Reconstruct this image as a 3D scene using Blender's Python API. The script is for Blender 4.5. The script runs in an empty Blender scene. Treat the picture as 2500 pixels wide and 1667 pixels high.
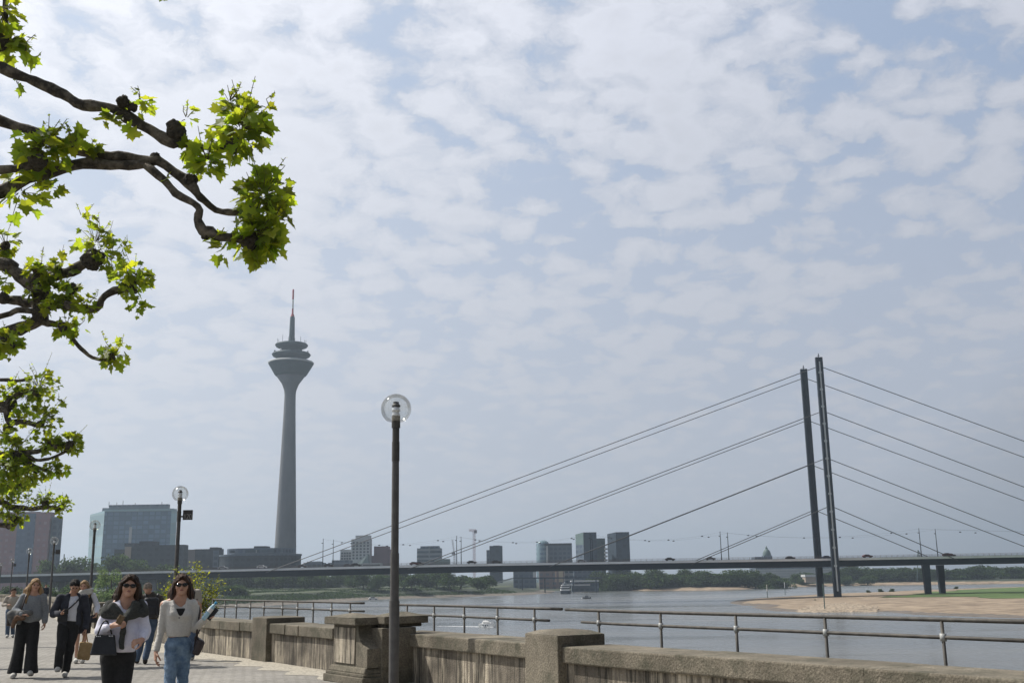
import bpy, bmesh, math, random
import numpy as np
from mathutils import Vector, Matrix, Euler
R = math.radians
rnd = random.Random(7)
scene = bpy.context.scene
col = scene.collection

# ------------------------------------------------------------------ camera
EYE = 1.6
FPX, W0, H0 = 2583.0, 2500.0, 1667.0
PITCH, ROLL = R(12.6), R(-0.9)
camd = bpy.data.cameras.new('camera')
cam = bpy.data.objects.new('camera', camd)
col.objects.link(cam)
CM = (Matrix.Rotation(R(90) + PITCH, 3, 'X') @ Matrix.Rotation(ROLL, 3, 'Z'))
cam.matrix_world = Matrix.Translation((0, 0, EYE)) @ CM.to_4x4()
camd.sensor_width = 36.0
camd.lens = 36.0 * FPX / W0
camd.clip_start = 0.1
camd.clip_end = 30000
scene.camera = cam

def ray(px, py):
    return CM @ Vector(((px - W0 / 2) / FPX, (H0 / 2 - py) / FPX, -1.0))
def atY(px, py, Y):
    d = ray(px, py)
    return Vector((0, 0, EYE)) + d * (Y / d.y)
def atZ(px, py, z):
    d = ray(px, py)
    return Vector((0, 0, EYE)) + d * ((z - EYE) / d.z)
def proj(p):
    v = CM.transposed() @ (Vector(p) - Vector((0, 0, EYE)))
    return (W0 / 2 + FPX * v.x / -v.z, H0 / 2 - FPX * v.y / -v.z)
WZ = -9.5     # water level

# ------------------------------------------------------------------ materials
MATS = {}
def mat(name, c1, c2=None, rough=0.8, scale=5.0, bump=0.0, bscale=None, metal=0.0, stretch=(1, 1, 1), detail=5.0,
        spec=0.5, pos=(0.35, 0.65), coord='Object', extra=None):
    if name in MATS:
        return MATS[name]
    m = bpy.data.materials.new(name)
    m.use_nodes = True
    nt = m.node_tree
    b = nt.nodes['Principled BSDF']
    b.inputs['Roughness'].default_value = rough
    b.inputs['Metallic'].default_value = metal
    b.inputs['Specular IOR Level'].default_value = spec
    b.inputs['Base Color'].default_value = (*c1, 1)
    tc = nt.nodes.new('ShaderNodeTexCoord')
    mp = nt.nodes.new('ShaderNodeMapping')
    mp.inputs['Scale'].default_value = stretch
    nt.links.new(tc.outputs[coord], mp.inputs['Vector'])
    if c2 is not None:
        n = nt.nodes.new('ShaderNodeTexNoise')
        n.inputs['Scale'].default_value = scale
        n.inputs['Detail'].default_value = detail
        n.inputs['Roughness'].default_value = 0.62
        nt.links.new(mp.outputs[0], n.inputs['Vector'])
        r = nt.nodes.new('ShaderNodeValToRGB')
        r.color_ramp.elements[0].position = pos[0]; r.color_ramp.elements[0].color = (*c1, 1)
        r.color_ramp.elements[1].position = pos[1]; r.color_ramp.elements[1].color = (*c2, 1)
        nt.links.new(n.outputs['Fac'], r.inputs['Fac'])
        out = r.outputs['Color']
        if extra:
            out = extra(nt, mp, out)
        nt.links.new(out, b.inputs['Base Color'])
    if bump > 0:
        n2 = nt.nodes.new('ShaderNodeTexNoise')
        n2.inputs['Scale'].default_value = bscale or scale * 4
        n2.inputs['Detail'].default_value = 6
        nt.links.new(mp.outputs[0], n2.inputs['Vector'])
        bp = nt.nodes.new('ShaderNodeBump')
        bp.inputs['Strength'].default_value = min(bump, 1)
        bp.inputs['Distance'].default_value = 0.02 if bump <= 1 else 0.02 * bump
        nt.links.new(n2.outputs['Fac'], bp.inputs['Height'])
        nt.links.new(bp.outputs[0], b.inputs['Normal'])
    MATS[name] = m
    return m

def node(nt, kind, **kw):
    n = nt.nodes.new(kind)
    for k, v in kw.items():
        if k in n.inputs:
            n.inputs[k].default_value = v
        else:
            setattr(n, k, v)
    return n
def mixc(nt, fac, a, b, mode='MIX'):
    n = nt.nodes.new('ShaderNodeMix'); n.data_type = 'RGBA'; n.blend_type = mode
    for sock, v in ((n.inputs[0], fac), (n.inputs[6], a), (n.inputs[7], b)):
        if hasattr(v, 'links') or isinstance(v, bpy.types.NodeSocket): nt.links.new(v, sock)
        elif isinstance(v, (int, float)): sock.default_value = v
        else: sock.default_value = (*v, 1)
    return n.outputs[2]
def ramp(nt, src, stops):
    r = nt.nodes.new('ShaderNodeValToRGB')
    el = r.color_ramp.elements
    while len(el) < len(stops): el.new(0.5)
    for e, (p, c) in zip(el, stops):
        e.position = p; e.color = (c, c, c, 1) if isinstance(c, (int, float)) else (*c, 1)
    nt.links.new(src, r.inputs['Fac'])
    return r.outputs['Color']
def math_(nt, op, a, b=None, clamp=False):
    n = nt.nodes.new('ShaderNodeMath'); n.operation = op; n.use_clamp = clamp
    for i, v in enumerate((a, b)):
        if v is None: continue
        if isinstance(v, (int, float)): n.inputs[i].default_value = v
        else: nt.links.new(v, n.inputs[i])
    return n.outputs[0]

# weathered concrete wall with rain streaks
def streaks(nt, mp, out):
    tc = nt.nodes.new('ShaderNodeTexCoord')
    m2 = node(nt, 'ShaderNodeMapping'); m2.inputs['Scale'].default_value = (9, 9, 0.55)
    nt.links.new(tc.outputs['Object'], m2.inputs['Vector'])
    n = node(nt, 'ShaderNodeTexNoise', Scale=1.0, Detail=6.0, Roughness=0.7)
    nt.links.new(m2.outputs[0], n.inputs['Vector'])
    f = ramp(nt, n.outputs['Fac'], [(0.44, 0.0), (0.54, 1.0)])
    m3 = node(nt, 'ShaderNodeMapping'); m3.inputs['Scale'].default_value = (1.3, 1.3, 0.5)
    nt.links.new(tc.outputs['Object'], m3.inputs['Vector'])
    n3 = node(nt, 'ShaderNodeTexNoise', Scale=1.0, Detail=3.0, Roughness=0.6)
    nt.links.new(m3.outputs[0], n3.inputs['Vector'])
    f3 = ramp(nt, n3.outputs['Fac'], [(0.42, 0.0), (0.56, 1.0)])
    ff = math_(nt, 'MULTIPLY', f, f3)
    light = mixc(nt, ff, out, (0.50, 0.44, 0.34))
    m4 = node(nt, 'ShaderNodeMapping'); m4.inputs['Scale'].default_value = (16, 16, 1.0); m4.inputs['Location'].default_value = (4, 7, 1)
    nt.links.new(tc.outputs['Object'], m4.inputs['Vector'])
    n4 = node(nt, 'ShaderNodeTexNoise', Scale=1.0, Detail=5.0, Roughness=0.7)
    nt.links.new(m4.outputs[0], n4.inputs['Vector'])
    f4 = ramp(nt, n4.outputs['Fac'], [(0.50, 0.0), (0.60, 0.9)])
    out_ = mixc(nt, f4, light, (0.05, 0.046, 0.036))
    m5 = node(nt, 'ShaderNodeMapping'); m5.inputs['Scale'].default_value = (1.7, 1.7, 0.12); m5.inputs['Location'].default_value = (9, 2, 5)
    nt.links.new(tc.outputs['Object'], m5.inputs['Vector'])
    n5 = node(nt, 'ShaderNodeTexNoise', Scale=1.0, Detail=2.0, Roughness=0.5); nt.links.new(m5.outputs[0], n5.inputs['Vector'])
    f5 = ramp(nt, n5.outputs['Fac'], [(0.36, 0.62), (0.47, 0.95), (0.52, 1.2), (0.62, 0.85)])
    n6 = node(nt, 'ShaderNodeTexNoise', Scale=5.0, Detail=8.0, Roughness=0.75); nt.links.new(tc.outputs['Object'], n6.inputs['Vector'])
    f6 = ramp(nt, n6.outputs['Fac'], [(0.35, 0.72), (0.65, 1.2)])
    return mixc(nt, 1.0, mixc(nt, 1.0, out_, f5, 'MULTIPLY'), f6, 'MULTIPLY')
M_WALL = mat('stained_concrete', (0.115, 0.098, 0.076), (0.235, 0.205, 0.165), 0.95, 2.2, 0.7, 60, extra=streaks)
def speck(nt, mp, out):
    n = node(nt, 'ShaderNodeTexNoise', Scale=48.0, Detail=6.0, Roughness=0.8)
    nt.links.new(mp.outputs[0], n.inputs['Vector'])
    f = ramp(nt, n.outputs['Fac'], [(0.40, 0.62), (0.5, 1.0), (0.66, 1.45)])
    a = mixc(nt, 1.0, out, f, 'MULTIPLY')
    n2 = node(nt, 'ShaderNodeTexNoise', Scale=2.3, Detail=9.0, Roughness=0.78)
    nt.links.new(mp.outputs[0], n2.inputs['Vector'])
    f2 = ramp(nt, n2.outputs['Fac'], [(0.47, 0.0), (0.62, 0.85)])
    return mixc(nt, f2, a, (0.07, 0.068, 0.046))
M_COPING = mat('weathered_stone', (0.105, 0.090, 0.066), (0.225, 0.197, 0.150), 0.95, 1.1, 0.6, 38, extra=speck)
M_PAVE = None
def pave(nt, mp, out):
    tc = nt.nodes.new('ShaderNodeTexCoord')
    m2 = node(nt, 'ShaderNodeMapping'); m2.inputs['Rotation'].default_value = (0, 0, R(29))
    nt.links.new(tc.outputs['Object'], m2.inputs['Vector'])
    nz = node(nt, 'ShaderNodeTexNoise', Scale=6.0, Detail=2.0)
    nt.links.new(tc.outputs['Object'], nz.inputs['Vector'])
    vm = nt.nodes.new('ShaderNodeVectorMath'); vm.operation = 'MULTIPLY_ADD'
    nt.links.new(nz.outputs['Color'], vm.inputs[0]); vm.inputs[1].default_value = (0.05, 0.05, 0); nt.links.new(m2.outputs[0], vm.inputs[2])
    br = node(nt, 'ShaderNodeTexBrick', Scale=1.0)
    br.inputs['Mortar Size'].default_value = 0.012; br.inputs['Mortar Smooth'].default_value = 0.3
    br.inputs['Brick Width'].default_value = 0.24; br.inputs['Row Height'].default_value = 0.13
    br.inputs['Color1'].default_value = (1, 1, 1, 1); br.inputs['Color2'].default_value = (0.84, 0.84, 0.86, 1); br.inputs['Mortar'].default_value = (0.45, 0.43, 0.4, 1)
    nt.links.new(vm.outputs[0], br.inputs['Vector'])
    a = mixc(nt, 1.0, out, br.outputs['Color'], 'MULTIPLY')
    n2 = node(nt, 'ShaderNodeTexNoise', Scale=0.7, Detail=6.0, Roughness=0.7)
    nt.links.new(tc.outputs['Object'], n2.inputs['Vector'])
    f2 = ramp(nt, n2.outputs['Fac'], [(0.35, 0.80), (0.65, 1.12)])
    a = mixc(nt, 1.0, a, f2, 'MULTIPLY')
    n3 = node(nt, 'ShaderNodeTexNoise', Scale=9.0, Detail=1.0, Roughness=0.3)
    nt.links.new(tc.outputs['Object'], n3.inputs['Vector'])
    f3 = ramp(nt, n3.outputs['Fac'], [(0.70, 0.0), (0.74, 0.7)])
    return mixc(nt, f3, a, (0.06, 0.055, 0.05))
M_PAVE = mat('grey_pavers', (0.25, 0.238, 0.212), (0.33, 0.313, 0.28), 0.85, 12, 0.5, 40, extra=pave)
def cob(nt, mp, out):
    v = node(nt, 'ShaderNodeTexVoronoi', Scale=11.0); v.feature = 'DISTANCE_TO_EDGE'
    nt.links.new(mp.outputs[0], v.inputs['Vector'])
    f = ramp(nt, v.outputs['Distance'], [(0.0, 0.5), (0.10, 1.0)])
    return mixc(nt, 1.0, out, f, 'MULTIPLY')
M_COB = mat('pale_cobbles', (0.36, 0.33, 0.27), (0.50, 0.46, 0.38), 0.9, 9, 0.8, 25, extra=cob)
M_BARK = mat('plane_bark', (0.038, 0.031, 0.022), (0.20, 0.17, 0.125), 0.95, 9, 1.6, 26, pos=(0.42, 0.68))
M_KNOB = mat('knob_bark', (0.022, 0.018, 0.013), (0.085, 0.07, 0.05), 0.95, 18, 1.0, 60)
M_POST = mat('dark_green_metal', (0.05, 0.047, 0.04), (0.07, 0.065, 0.055), 0.55, 12, 0.1, 40)
M_POSTL = mat('weathered_post_steel', (0.075, 0.072, 0.070), (0.11, 0.106, 0.102), 0.6, 6, 0.1, 40)
M_CLAMP = mat('galvanised_clamp', (0.30, 0.31, 0.30), (0.42, 0.43, 0.42), 0.5, 30)
M_TERR = mat('terrace_grass', (0.045, 0.065, 0.03), (0.085, 0.10, 0.055), 0.95, 0.4)
M_RAIL = mat('painted_rail_steel', (0.035, 0.032, 0.028), (0.085, 0.078, 0.066), 0.65, 9, 0.15, 50)
M_REFL = mat('lamp_reflector', (0.85, 0.87, 0.90), None, 0.3, metal=0.35)
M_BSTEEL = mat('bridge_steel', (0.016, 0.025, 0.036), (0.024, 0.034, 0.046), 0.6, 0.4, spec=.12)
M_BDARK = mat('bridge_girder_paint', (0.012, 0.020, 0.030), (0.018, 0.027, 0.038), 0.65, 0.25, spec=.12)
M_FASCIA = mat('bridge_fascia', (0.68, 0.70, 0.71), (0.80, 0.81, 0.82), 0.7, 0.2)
M_CABLE = mat('stay_cable_steel', (0.05, 0.055, 0.062), None, 0.6)
M_ROAD = mat('asphalt', (0.05, 0.05, 0.05), (0.065, 0.065, 0.065), 0.9, 1)
M_CONC = mat('tower_concrete', (0.125, 0.135, 0.15), (0.17, 0.175, 0.188), 0.9, 0.12, stretch=(1, 1, 0.3))
M_TGLASS = mat('tower_dark_cladding', (0.035, 0.062, 0.075), (0.048, 0.078, 0.09), 0.6, 0.3, spec=.12)
M_TRED = mat('mast_red', (0.42, 0.03, 0.035), None, 0.6)
M_WHITE = mat('white_paint', (0.75, 0.75, 0.74), (0.82, 0.82, 0.80), 0.5, 3)
M_SAND = mat('pale_sand', (0.15, 0.112, 0.078), (0.34, 0.265, 0.185), 0.95, 0.16, 1.0, 3, detail=8)
M_WET = mat('wet_sand', (0.085, 0.068, 0.052), (0.16, 0.13, 0.10), 0.6, 0.4)
M_ROCK = mat('shore_rocks', (0.10, 0.082, 0.062), (0.46, 0.37, 0.27), 0.95, 1.3, 1.0, 3, detail=8)
M_GRASS = mat('meadow_grass', (0.045, 0.085, 0.018), (0.085, 0.14, 0.03), 0.95, 0.06, 1.0, 2, detail=8)
M_BANK = mat('bank_scrub', (0.016, 0.026, 0.015), (0.036, 0.050, 0.025), 0.95, 0.12, 1.0, 2, detail=8)
M_SHINGLE = mat('shore_shingle', (0.085, 0.072, 0.058), (0.18, 0.155, 0.125), 0.95, 0.5, 0.5, 3)

def leafmat(name, c, trans, tint='tint', spec=0.3):
    m = bpy.data.materials.new(name); m.use_nodes = True
    nt = m.node_tree
    for n in list(nt.nodes): nt.nodes.remove(n)
    o = nt.nodes.new('ShaderNodeOutputMaterial')
    at = nt.nodes.new('ShaderNodeAttribute'); at.attribute_name = tint
    d = nt.nodes.new('ShaderNodeBsdfPrincipled'); d.inputs['Roughness'].default_value = 0.5
    d.inputs['Specular IOR Level'].default_value = spec
    t = nt.nodes.new('ShaderNodeBsdfTranslucent')
    mx = nt.nodes.new('ShaderNodeMixShader'); mx.inputs[0].default_value = 0.56
    a = mixc(nt, 1.0, at.outputs['Color'], c, 'MULTIPLY')
    b = mixc(nt, 1.0, at.outputs['Color'], trans, 'MULTIPLY')
    nt.links.new(a, d.inputs['Base Color']); nt.links.new(b, t.inputs['Color'])
    nt.links.new(d.outputs[0], mx.inputs[1]); nt.links.new(t.outputs[0], mx.inputs[2]); nt.links.new(mx.outputs[0], o.inputs[0])
    return m
M_LEAF = leafmat('plane_leaf', (0.075, 0.135, 0.022), (0.42, 0.58, 0.03))
M_SHRUB = leafmat('shrub_leaf', (0.15, 0.21, 0.035), (0.46, 0.52, 0.05))
M_FOL = leafmat('far_foliage', (0.040, 0.068, 0.034), (0.06, 0.10, 0.03), spec=.05)
M_FOLD = leafmat('willow_foliage', (0.15, 0.21, 0.12), (0.20, 0.28, 0.12), spec=.05)

# ------------------------------------------------------------------ mesh builder
class MB:
    def __init__(s): s.v = []; s.f = []; s.c = []
    def add(s, vs, fs):
        o = len(s.v); s.v += [tuple(p) for p in vs]; s.f += [tuple(i + o for i in f) for f in fs]; return s
    def box(s, a, b):
        x0, y0, z0 = a; x1, y1, z1 = b
        return s.add([(x0,y0,z0),(x1,y0,z0),(x1,y1,z0),(x0,y1,z0),(x0,y0,z1),(x1,y0,z1),(x1,y1,z1),(x0,y1,z1)],
                     [(0,3,2,1),(4,5,6,7),(0,1,5,4),(1,2,6,5),(2,3,7,6),(3,0,4,7)])
    def cbox(s, c, d, rz=0):
        cx, cy, cz = c; dx, dy, dz = d[0]/2, d[1]/2, d[2]/2
        ca, sa = math.cos(rz), math.sin(rz)
        vs = [(cx+ca*x-sa*y, cy+sa*x+ca*y, cz+z) for z in (-dz, dz) for x, y in ((-dx,-dy),(dx,-dy),(dx,dy),(-dx,dy))]
        return s.add(vs, [(0,3,2,1),(4,5,6,7),(0,1,5,4),(1,2,6,5),(2,3,7,6),(3,0,4,7)])
    def prism(s, poly, z0, z1, top=None):
        n = len(poly); top = top or poly
        vs = [(p[0], p[1], z0) for p in poly] + [(p[0], p[1], z1) for p in top]
        fs = [tuple(range(n-1, -1, -1)), tuple(range(n, 2*n))] + [(i, (i+1) % n, n+(i+1) % n, n+i) for i in range(n)]
        return s.add(vs, fs)
    def hexa(s, bot, top):
        return s.add(list(bot) + list(top), [(0,3,2,1),(4,5,6,7),(0,1,5,4),(1,2,6,5),(2,3,7,6),(3,0,4,7)])
    def tube(s, pts, rad, n=8, cap=True):
        pts = [Vector(p) for p in pts]
        if not isinstance(rad, (list, tuple)): rad = [rad] * len(pts)
        rings = []; up = None
        for i, p in enumerate(pts):
            t = (pts[min(i+1, len(pts)-1)] - pts[max(i-1, 0)]).normalized()
            if up is None: up = t.orthogonal().normalized()
            up = (up - t * up.dot(t))
            up = up.normalized() if up.length > 1e-6 else t.orthogonal().normalized()
            w = t.cross(up)
            rings.append([p + (up * math.cos(2*math.pi*k/n) + w * math.sin(2*math.pi*k/n)) * rad[i] for k in range(n)])
        o = len(s.v); s.v += [tuple(q) for r in rings for q in r]
        for i in range(len(pts)-1):
            for k in range(n):
                s.f.append((o+i*n+k, o+i*n+(k+1) % n, o+(i+1)*n+(k+1) % n, o+(i+1)*n+k))
        if cap:
            s.f.append(tuple(o+k for k in range(n-1, -1, -1))); s.f.append(tuple(o+(len(pts)-1)*n+k for k in range(n)))
        return s
    def lathe(s, prof, c=(0,0,0), n=24, caps=True):
        o = len(s.v)
        for r, z in prof:
            s.v += [(c[0]+r*math.cos(2*math.pi*k/n), c[1]+r*math.sin(2*math.pi*k/n), c[2]+z) for k in range(n)]
        for i in range(len(prof)-1):
            for k in range(n):
                s.f.append((o+i*n+k, o+i*n+(k+1) % n, o+(i+1)*n+(k+1) % n, o+(i+1)*n+k))
        if caps:
            s.f.append(tuple(o+k for k in range(n-1, -1, -1))); s.f.append(tuple(o+(len(prof)-1)*n+k for k in range(n)))
        return s
    def blob(s, c, r, n=10, m=7, jit=0.0, rg=rnd):
        rx, ry, rz = (r, r, r) if isinstance(r, (int, float)) else r
        o = len(s.v)
        s.v.append((c[0], c[1], c[2]-rz))
        for i in range(1, m):
            th = math.pi*i/m
            for k in range(n):
                q = 1 + rg.uniform(-jit, jit)
                s.v.append((c[0]+q*rx*math.sin(th)*math.cos(2*math.pi*k/n), c[1]+q*ry*math.sin(th)*math.sin(2*math.pi*k/n), c[2]-q*rz*math.cos(th)))
        s.v.append((c[0], c[1], c[2]+rz)); e = len(s.v)-1
        for k in range(n):
            s.f.append((o, o+1+(k+1) % n, o+1+k)); s.f.append((e, o+1+(m-2)*n+k, o+1+(m-2)*n+(k+1) % n))
            for i in range(m-2):
                s.f.append((o+1+i*n+k, o+1+i*n+(k+1) % n, o+1+(i+1)*n+(k+1) % n, o+1+(i+1)*n+k))
        return s
    def build(s, name, m, parent=None, smooth=False, tint=None, loc=None):
        me = bpy.data.meshes.new(name)
        q = parent
        while q is not None and '_o' not in q: q = q.parent
        off = Vector(loc) if loc is not None else (Vector(q['_o']) if q is not None else Vector((0, 0, 0)))
        me.from_pydata([(p[0]-off.x, p[1]-off.y, p[2]-off.z) for p in s.v], [], s.f)
        for mm in (m if isinstance(m, (list, tuple)) else [m]): me.materials.append(mm)
        if smooth:
            me.polygons.foreach_set('use_smooth', [True]*len(me.polygons))
        if tint is not None:
            ca = me.color_attributes.new('tint', 'FLOAT_COLOR', 'POINT')
            ca.data.foreach_set('color', np.asarray(tint, dtype=np.float32).ravel())
        me.update()
        o = bpy.data.objects.new(name, me); col.objects.link(o)
        if loc is not None and parent is None: o.location = loc
        if parent is not None:
            o.parent = parent
            if '_o2' in parent: pass
        return o
def tag(o, label=None, cat=None, group=None, kind=None):
    if label: o['label'] = label
    if cat: o['category'] = cat
    if group: o['group'] = group
    if kind: o['kind'] = kind
    return o
EMPTIES = []
def thing(name, label, cat, loc=(0, 0, 0), group=None):
    """empty at the thing's base; its parts are built with world coordinates and stored relative to it"""
    o = bpy.data.objects.new(name, None); col.objects.link(o)
    o.location = loc; o.empty_display_size = 0.2
    o['_o'] = list(loc); EMPTIES.append(o)
    return tag(o, label, cat, group)
def children(o, table={}):
    return [c for c in bpy.data.objects if c.parent == o]
def copy_tree(src, loc, rz=0, scale=1.0, label=None, group=None):
    r = src.copy(); col.objects.link(r); r.location = loc; r.rotation_euler = (0, 0, rz); r.scale = (scale,)*3 if isinstance(scale, (int, float)) else scale
    if label: r['label'] = label
    if group: r['group'] = group
    for ch in children(src):
        c = ch.copy(); col.objects.link(c); c.parent = r
        for g in children(ch):
            d = g.copy(); col.objects.link(d); d.parent = c
    return r
def smooth_by(o, ang=35):
    me = o.data
    me.polygons.foreach_set('use_smooth', [True]*len(me.polygons))
    bm = bmesh.new(); bm.from_mesh(me)
    a = R(ang)
    for e in bm.edges:
        if len(e.link_faces) == 2 and e.calc_face_angle(0) > a: e.smooth = False
    bm.to_mesh(me); bm.free()
    return o
def bevel(o, w=0.01, seg=2):
    m = o.modifiers.new('bevel', 'BEVEL'); m.width = w; m.segments = seg; m.limit_method = 'ANGLE'
    return o
# ------------------------------------------------------------------ sky, sun, haze
SUN_AZ = R(-66)      # from +Y towards -X : to the left and ahead
SUN_EL = R(50)
sun_dir = Vector((math.sin(SUN_AZ)*math.cos(SUN_EL), math.cos(SUN_AZ)*math.cos(SUN_EL), math.sin(SUN_EL)))
sl = bpy.data.lights.new('sun', 'SUN'); sl.energy = 5.0; sl.angle = R(0.55); sl.color = (1.0, 0.945, 0.86)
so = bpy.data.objects.new('sun', sl); col.objects.link(so)
so.rotation_euler = sun_dir.to_track_quat('Z', 'Y').to_euler()

w = bpy.data.worlds.new('World'); scene.world = w; w.use_nodes = True
nt = w.node_tree
bg = nt.nodes['Background']
sky = nt.nodes.new('ShaderNodeTexSky'); sky.sky_type = 'NISHITA'; sky.sun_disc = False
sky.sun_elevation = SUN_EL
sky.sun_rotation = SUN_AZ
sky.air_density = 1.0; sky.dust_density = 2.5; sky.ozone_density = 2.0
tc = nt.nodes.new('ShaderNodeTexCoord')
sx = nt.nodes.new('ShaderNodeSeparateXYZ'); nt.links.new(tc.outputs['Generated'], sx.inputs[0])
zc = math_(nt, 'MAXIMUM', sx.outputs[2], 0.0)
den = math_(nt, 'ADD', zc, 0.24)
ux = math_(nt, 'DIVIDE', sx.outputs[0], den)
uy = math_(nt, 'DIVIDE', sx.outputs[1], den)
cv = nt.nodes.new('ShaderNodeCombineXYZ'); nt.links.new(ux, cv.inputs[0]); nt.links.new(uy, cv.inputs[1])
warp = node(nt, 'ShaderNodeTexNoise', Scale=8.0, Detail=5.0, Roughness=0.62); nt.links.new(cv.outputs[0], warp.inputs['Vector'])
wv = nt.nodes.new('ShaderNodeVectorMath'); wv.operation = 'MULTIPLY_ADD'
nt.links.new(warp.outputs['Color'], wv.inputs[0]); wv.inputs[1].default_value = (0.11, 0.11, 0.0); nt.links.new(cv.outputs[0], wv.inputs[2])
off = nt.nodes.new('ShaderNodeVectorMath'); off.operation = 'ADD'; nt.links.new(wv.outputs[0], off.inputs[0]); off.inputs[1].default_value = (3.1, 1.7, 0.0)
big = node(nt, 'ShaderNodeTexNoise', Scale=4.2, Detail=4.0, Roughness=0.55); nt.links.new(off.outputs[0], big.inputs['Vector'])
mid = node(nt, 'ShaderNodeTexNoise', Scale=19.0, Detail=12.0, Roughness=0.70); nt.links.new(off.outputs[0], mid.inputs['Vector'])
vor = node(nt, 'ShaderNodeTexVoronoi', Scale=15.0, Randomness=1.0); vor.feature = 'SMOOTH_F1'; vor.inputs['Smoothness'].default_value = 0.35
nt.links.new(off.outputs[0], vor.inputs['Vector'])
puff = math_(nt, 'MULTIPLY', vor.outputs['Distance'], -0.48)
cover = math_(nt, 'ADD', math_(nt, 'MULTIPLY', mid.outputs['Fac'], 0.62), math_(nt, 'MULTIPLY', big.outputs['Fac'], 0.60))
cover = math_(nt, 'ADD', cover, puff)
vd = nt.nodes.new('ShaderNodeVectorMath'); vd.operation = 'DOT_PRODUCT'
nt.links.new(tc.outputs['Generated'], vd.inputs[0]); vd.inputs[1].default_value = tuple(sun_dir)
sunward = vd.outputs['Value']
cover = math_(nt, 'ADD', cover, math_(nt, 'ADD', math_(nt, 'MULTIPLY', sunward, 0.16), 0.122))
# broad tears of open blue between the banks, placed by compass direction
def gap(az, el, w_az, w_el, amt, prev):
    d = Vector((math.sin(R(az))*math.cos(R(el)), math.cos(R(az))*math.cos(R(el)), math.sin(R(el))))
    q = nt.nodes.new('ShaderNodeVectorMath'); q.operation = 'SUBTRACT'; nt.links.new(tc.outputs['Generated'], q.inputs[0]); q.inputs[1].default_value = tuple(d)
    s_ = nt.nodes.new('ShaderNodeVectorMath'); s_.operation = 'MULTIPLY'; nt.links.new(q.outputs[0], s_.inputs[0]); s_.inputs[1].default_value = (1/R(w_az), 1/R(w_az), 1/R(w_el))
    l_ = nt.nodes.new('ShaderNodeVectorMath'); l_.operation = 'LENGTH'; nt.links.new(s_.outputs[0], l_.inputs[0])
    k = math_(nt, 'MULTIPLY', math_(nt, 'SUBTRACT', 1.0, l_.outputs['Value'], clamp=True), amt)
    return math_(nt, 'ADD', prev, k)
cover = gap(20, 29, 5, 7, -0.16, cover); cover = gap(12, 29, 3, 5, -0.10, cover); cover = gap(1, 18.5, 6, 3.5, -0.06, cover)
cover = gap(-5, 29, 4, 3.5, -0.10, cover); cover = gap(4, 24.5, 3.5, 3.5, -0.05, cover); cover = gap(14, 20, 5, 2.5, -0.04, cover); cover = gap(-1, 31, 6, 3, -0.05, cover)
cover = gap(7, 27, 5, 5, 0.09, cover); cover = gap(12, 24, 4, 3, 0.08, cover); cover = gap(-14, 25, 10, 8, 0.10, cover); cover = gap(22, 22, 4, 4, 0.05, cover)
dens = ramp(nt, cover, [(0.38, 0.28), (0.46, 0.58), (0.52, 0.86), (0.64, 1.0)])
haze_up = math_(nt, 'SUBTRACT', 1.0, math_(nt, 'MULTIPLY', zc, 2.15), clamp=True)     # thicker veil near the horizon
haze_up = math_(nt, 'POWER', haze_up, 0.50)
dens2 = math_(nt, 'MAXIMUM', dens, math_(nt, 'MULTIPLY', haze_up, 0.97))
glow = math_(nt, 'POWER', math_(nt, 'MAXIMUM', sunward, 0.0), 2.4)
shv = ramp(nt, cover, [(0.44, 0.86), (0.56, 0.97), (0.68, 1.07), (0.9, 0.98)])
ccol = mixc(nt, glow, (5.3, 5.6, 6.45), (10.9, 11.0, 11.6))
ccol = mixc(nt, 1.0, ccol, shv, 'MULTIPLY')
hcol = mixc(nt, glow, (4.6, 4.85, 5.45), (10.2, 10.4, 11.0))
ccol = mixc(nt, haze_up, ccol, hcol)
blue = mixc(nt, glow, (2.9, 4.15, 6.3), (7.2, 8.4, 10.0))
tint_ = mixc(nt, 0.7, sky.outputs['Color'], blue)
final = mixc(nt, dens2, tint_, ccol)
# dimming added to the sky overhead and away from the sun to weaken fill
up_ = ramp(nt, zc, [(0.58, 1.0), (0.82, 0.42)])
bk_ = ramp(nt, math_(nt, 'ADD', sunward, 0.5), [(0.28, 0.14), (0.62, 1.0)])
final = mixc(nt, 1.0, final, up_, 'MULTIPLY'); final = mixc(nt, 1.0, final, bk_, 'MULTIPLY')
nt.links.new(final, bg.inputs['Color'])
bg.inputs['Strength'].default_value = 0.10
scene.view_settings.view_transform = 'Standard'
scene.view_settings.look = 'None'
scene.view_settings.exposure = 0.08
scene.cycles.max_bounces = 6
scene.cycles.transparent_max_bounces = 12
scene.cycles.volume_bounces = 0
scene.cycles.use_denoising = True
scene.cycles.caustics_reflective = False
scene.cycles.caustics_refractive = False

hz = MB().box((-5000, -400, -13), (5000, 7500, 262)).build('haze', mat('haze_shell', (1, 1, 1)))
hm = bpy.data.materials.new('haze_air'); hm.use_nodes = True
n_ = hm.node_tree
for q in list(n_.nodes): n_.nodes.remove(q)
ho = n_.nodes.new('ShaderNodeOutputMaterial'); hv = n_.nodes.new('ShaderNodeVolumePrincipled')
hv.inputs['Density'].default_value = 0.00020; hv.inputs['Color'].default_value = (0.72, 0.86, 1.0, 1)
hv.inputs['Anisotropy'].default_value = 0.5
n_.links.new(hv.outputs[0], ho.inputs['Volume'])
hz.data.materials.clear(); hz.data.materials.append(hm)
tag(hz, kind='stuff')

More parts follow.
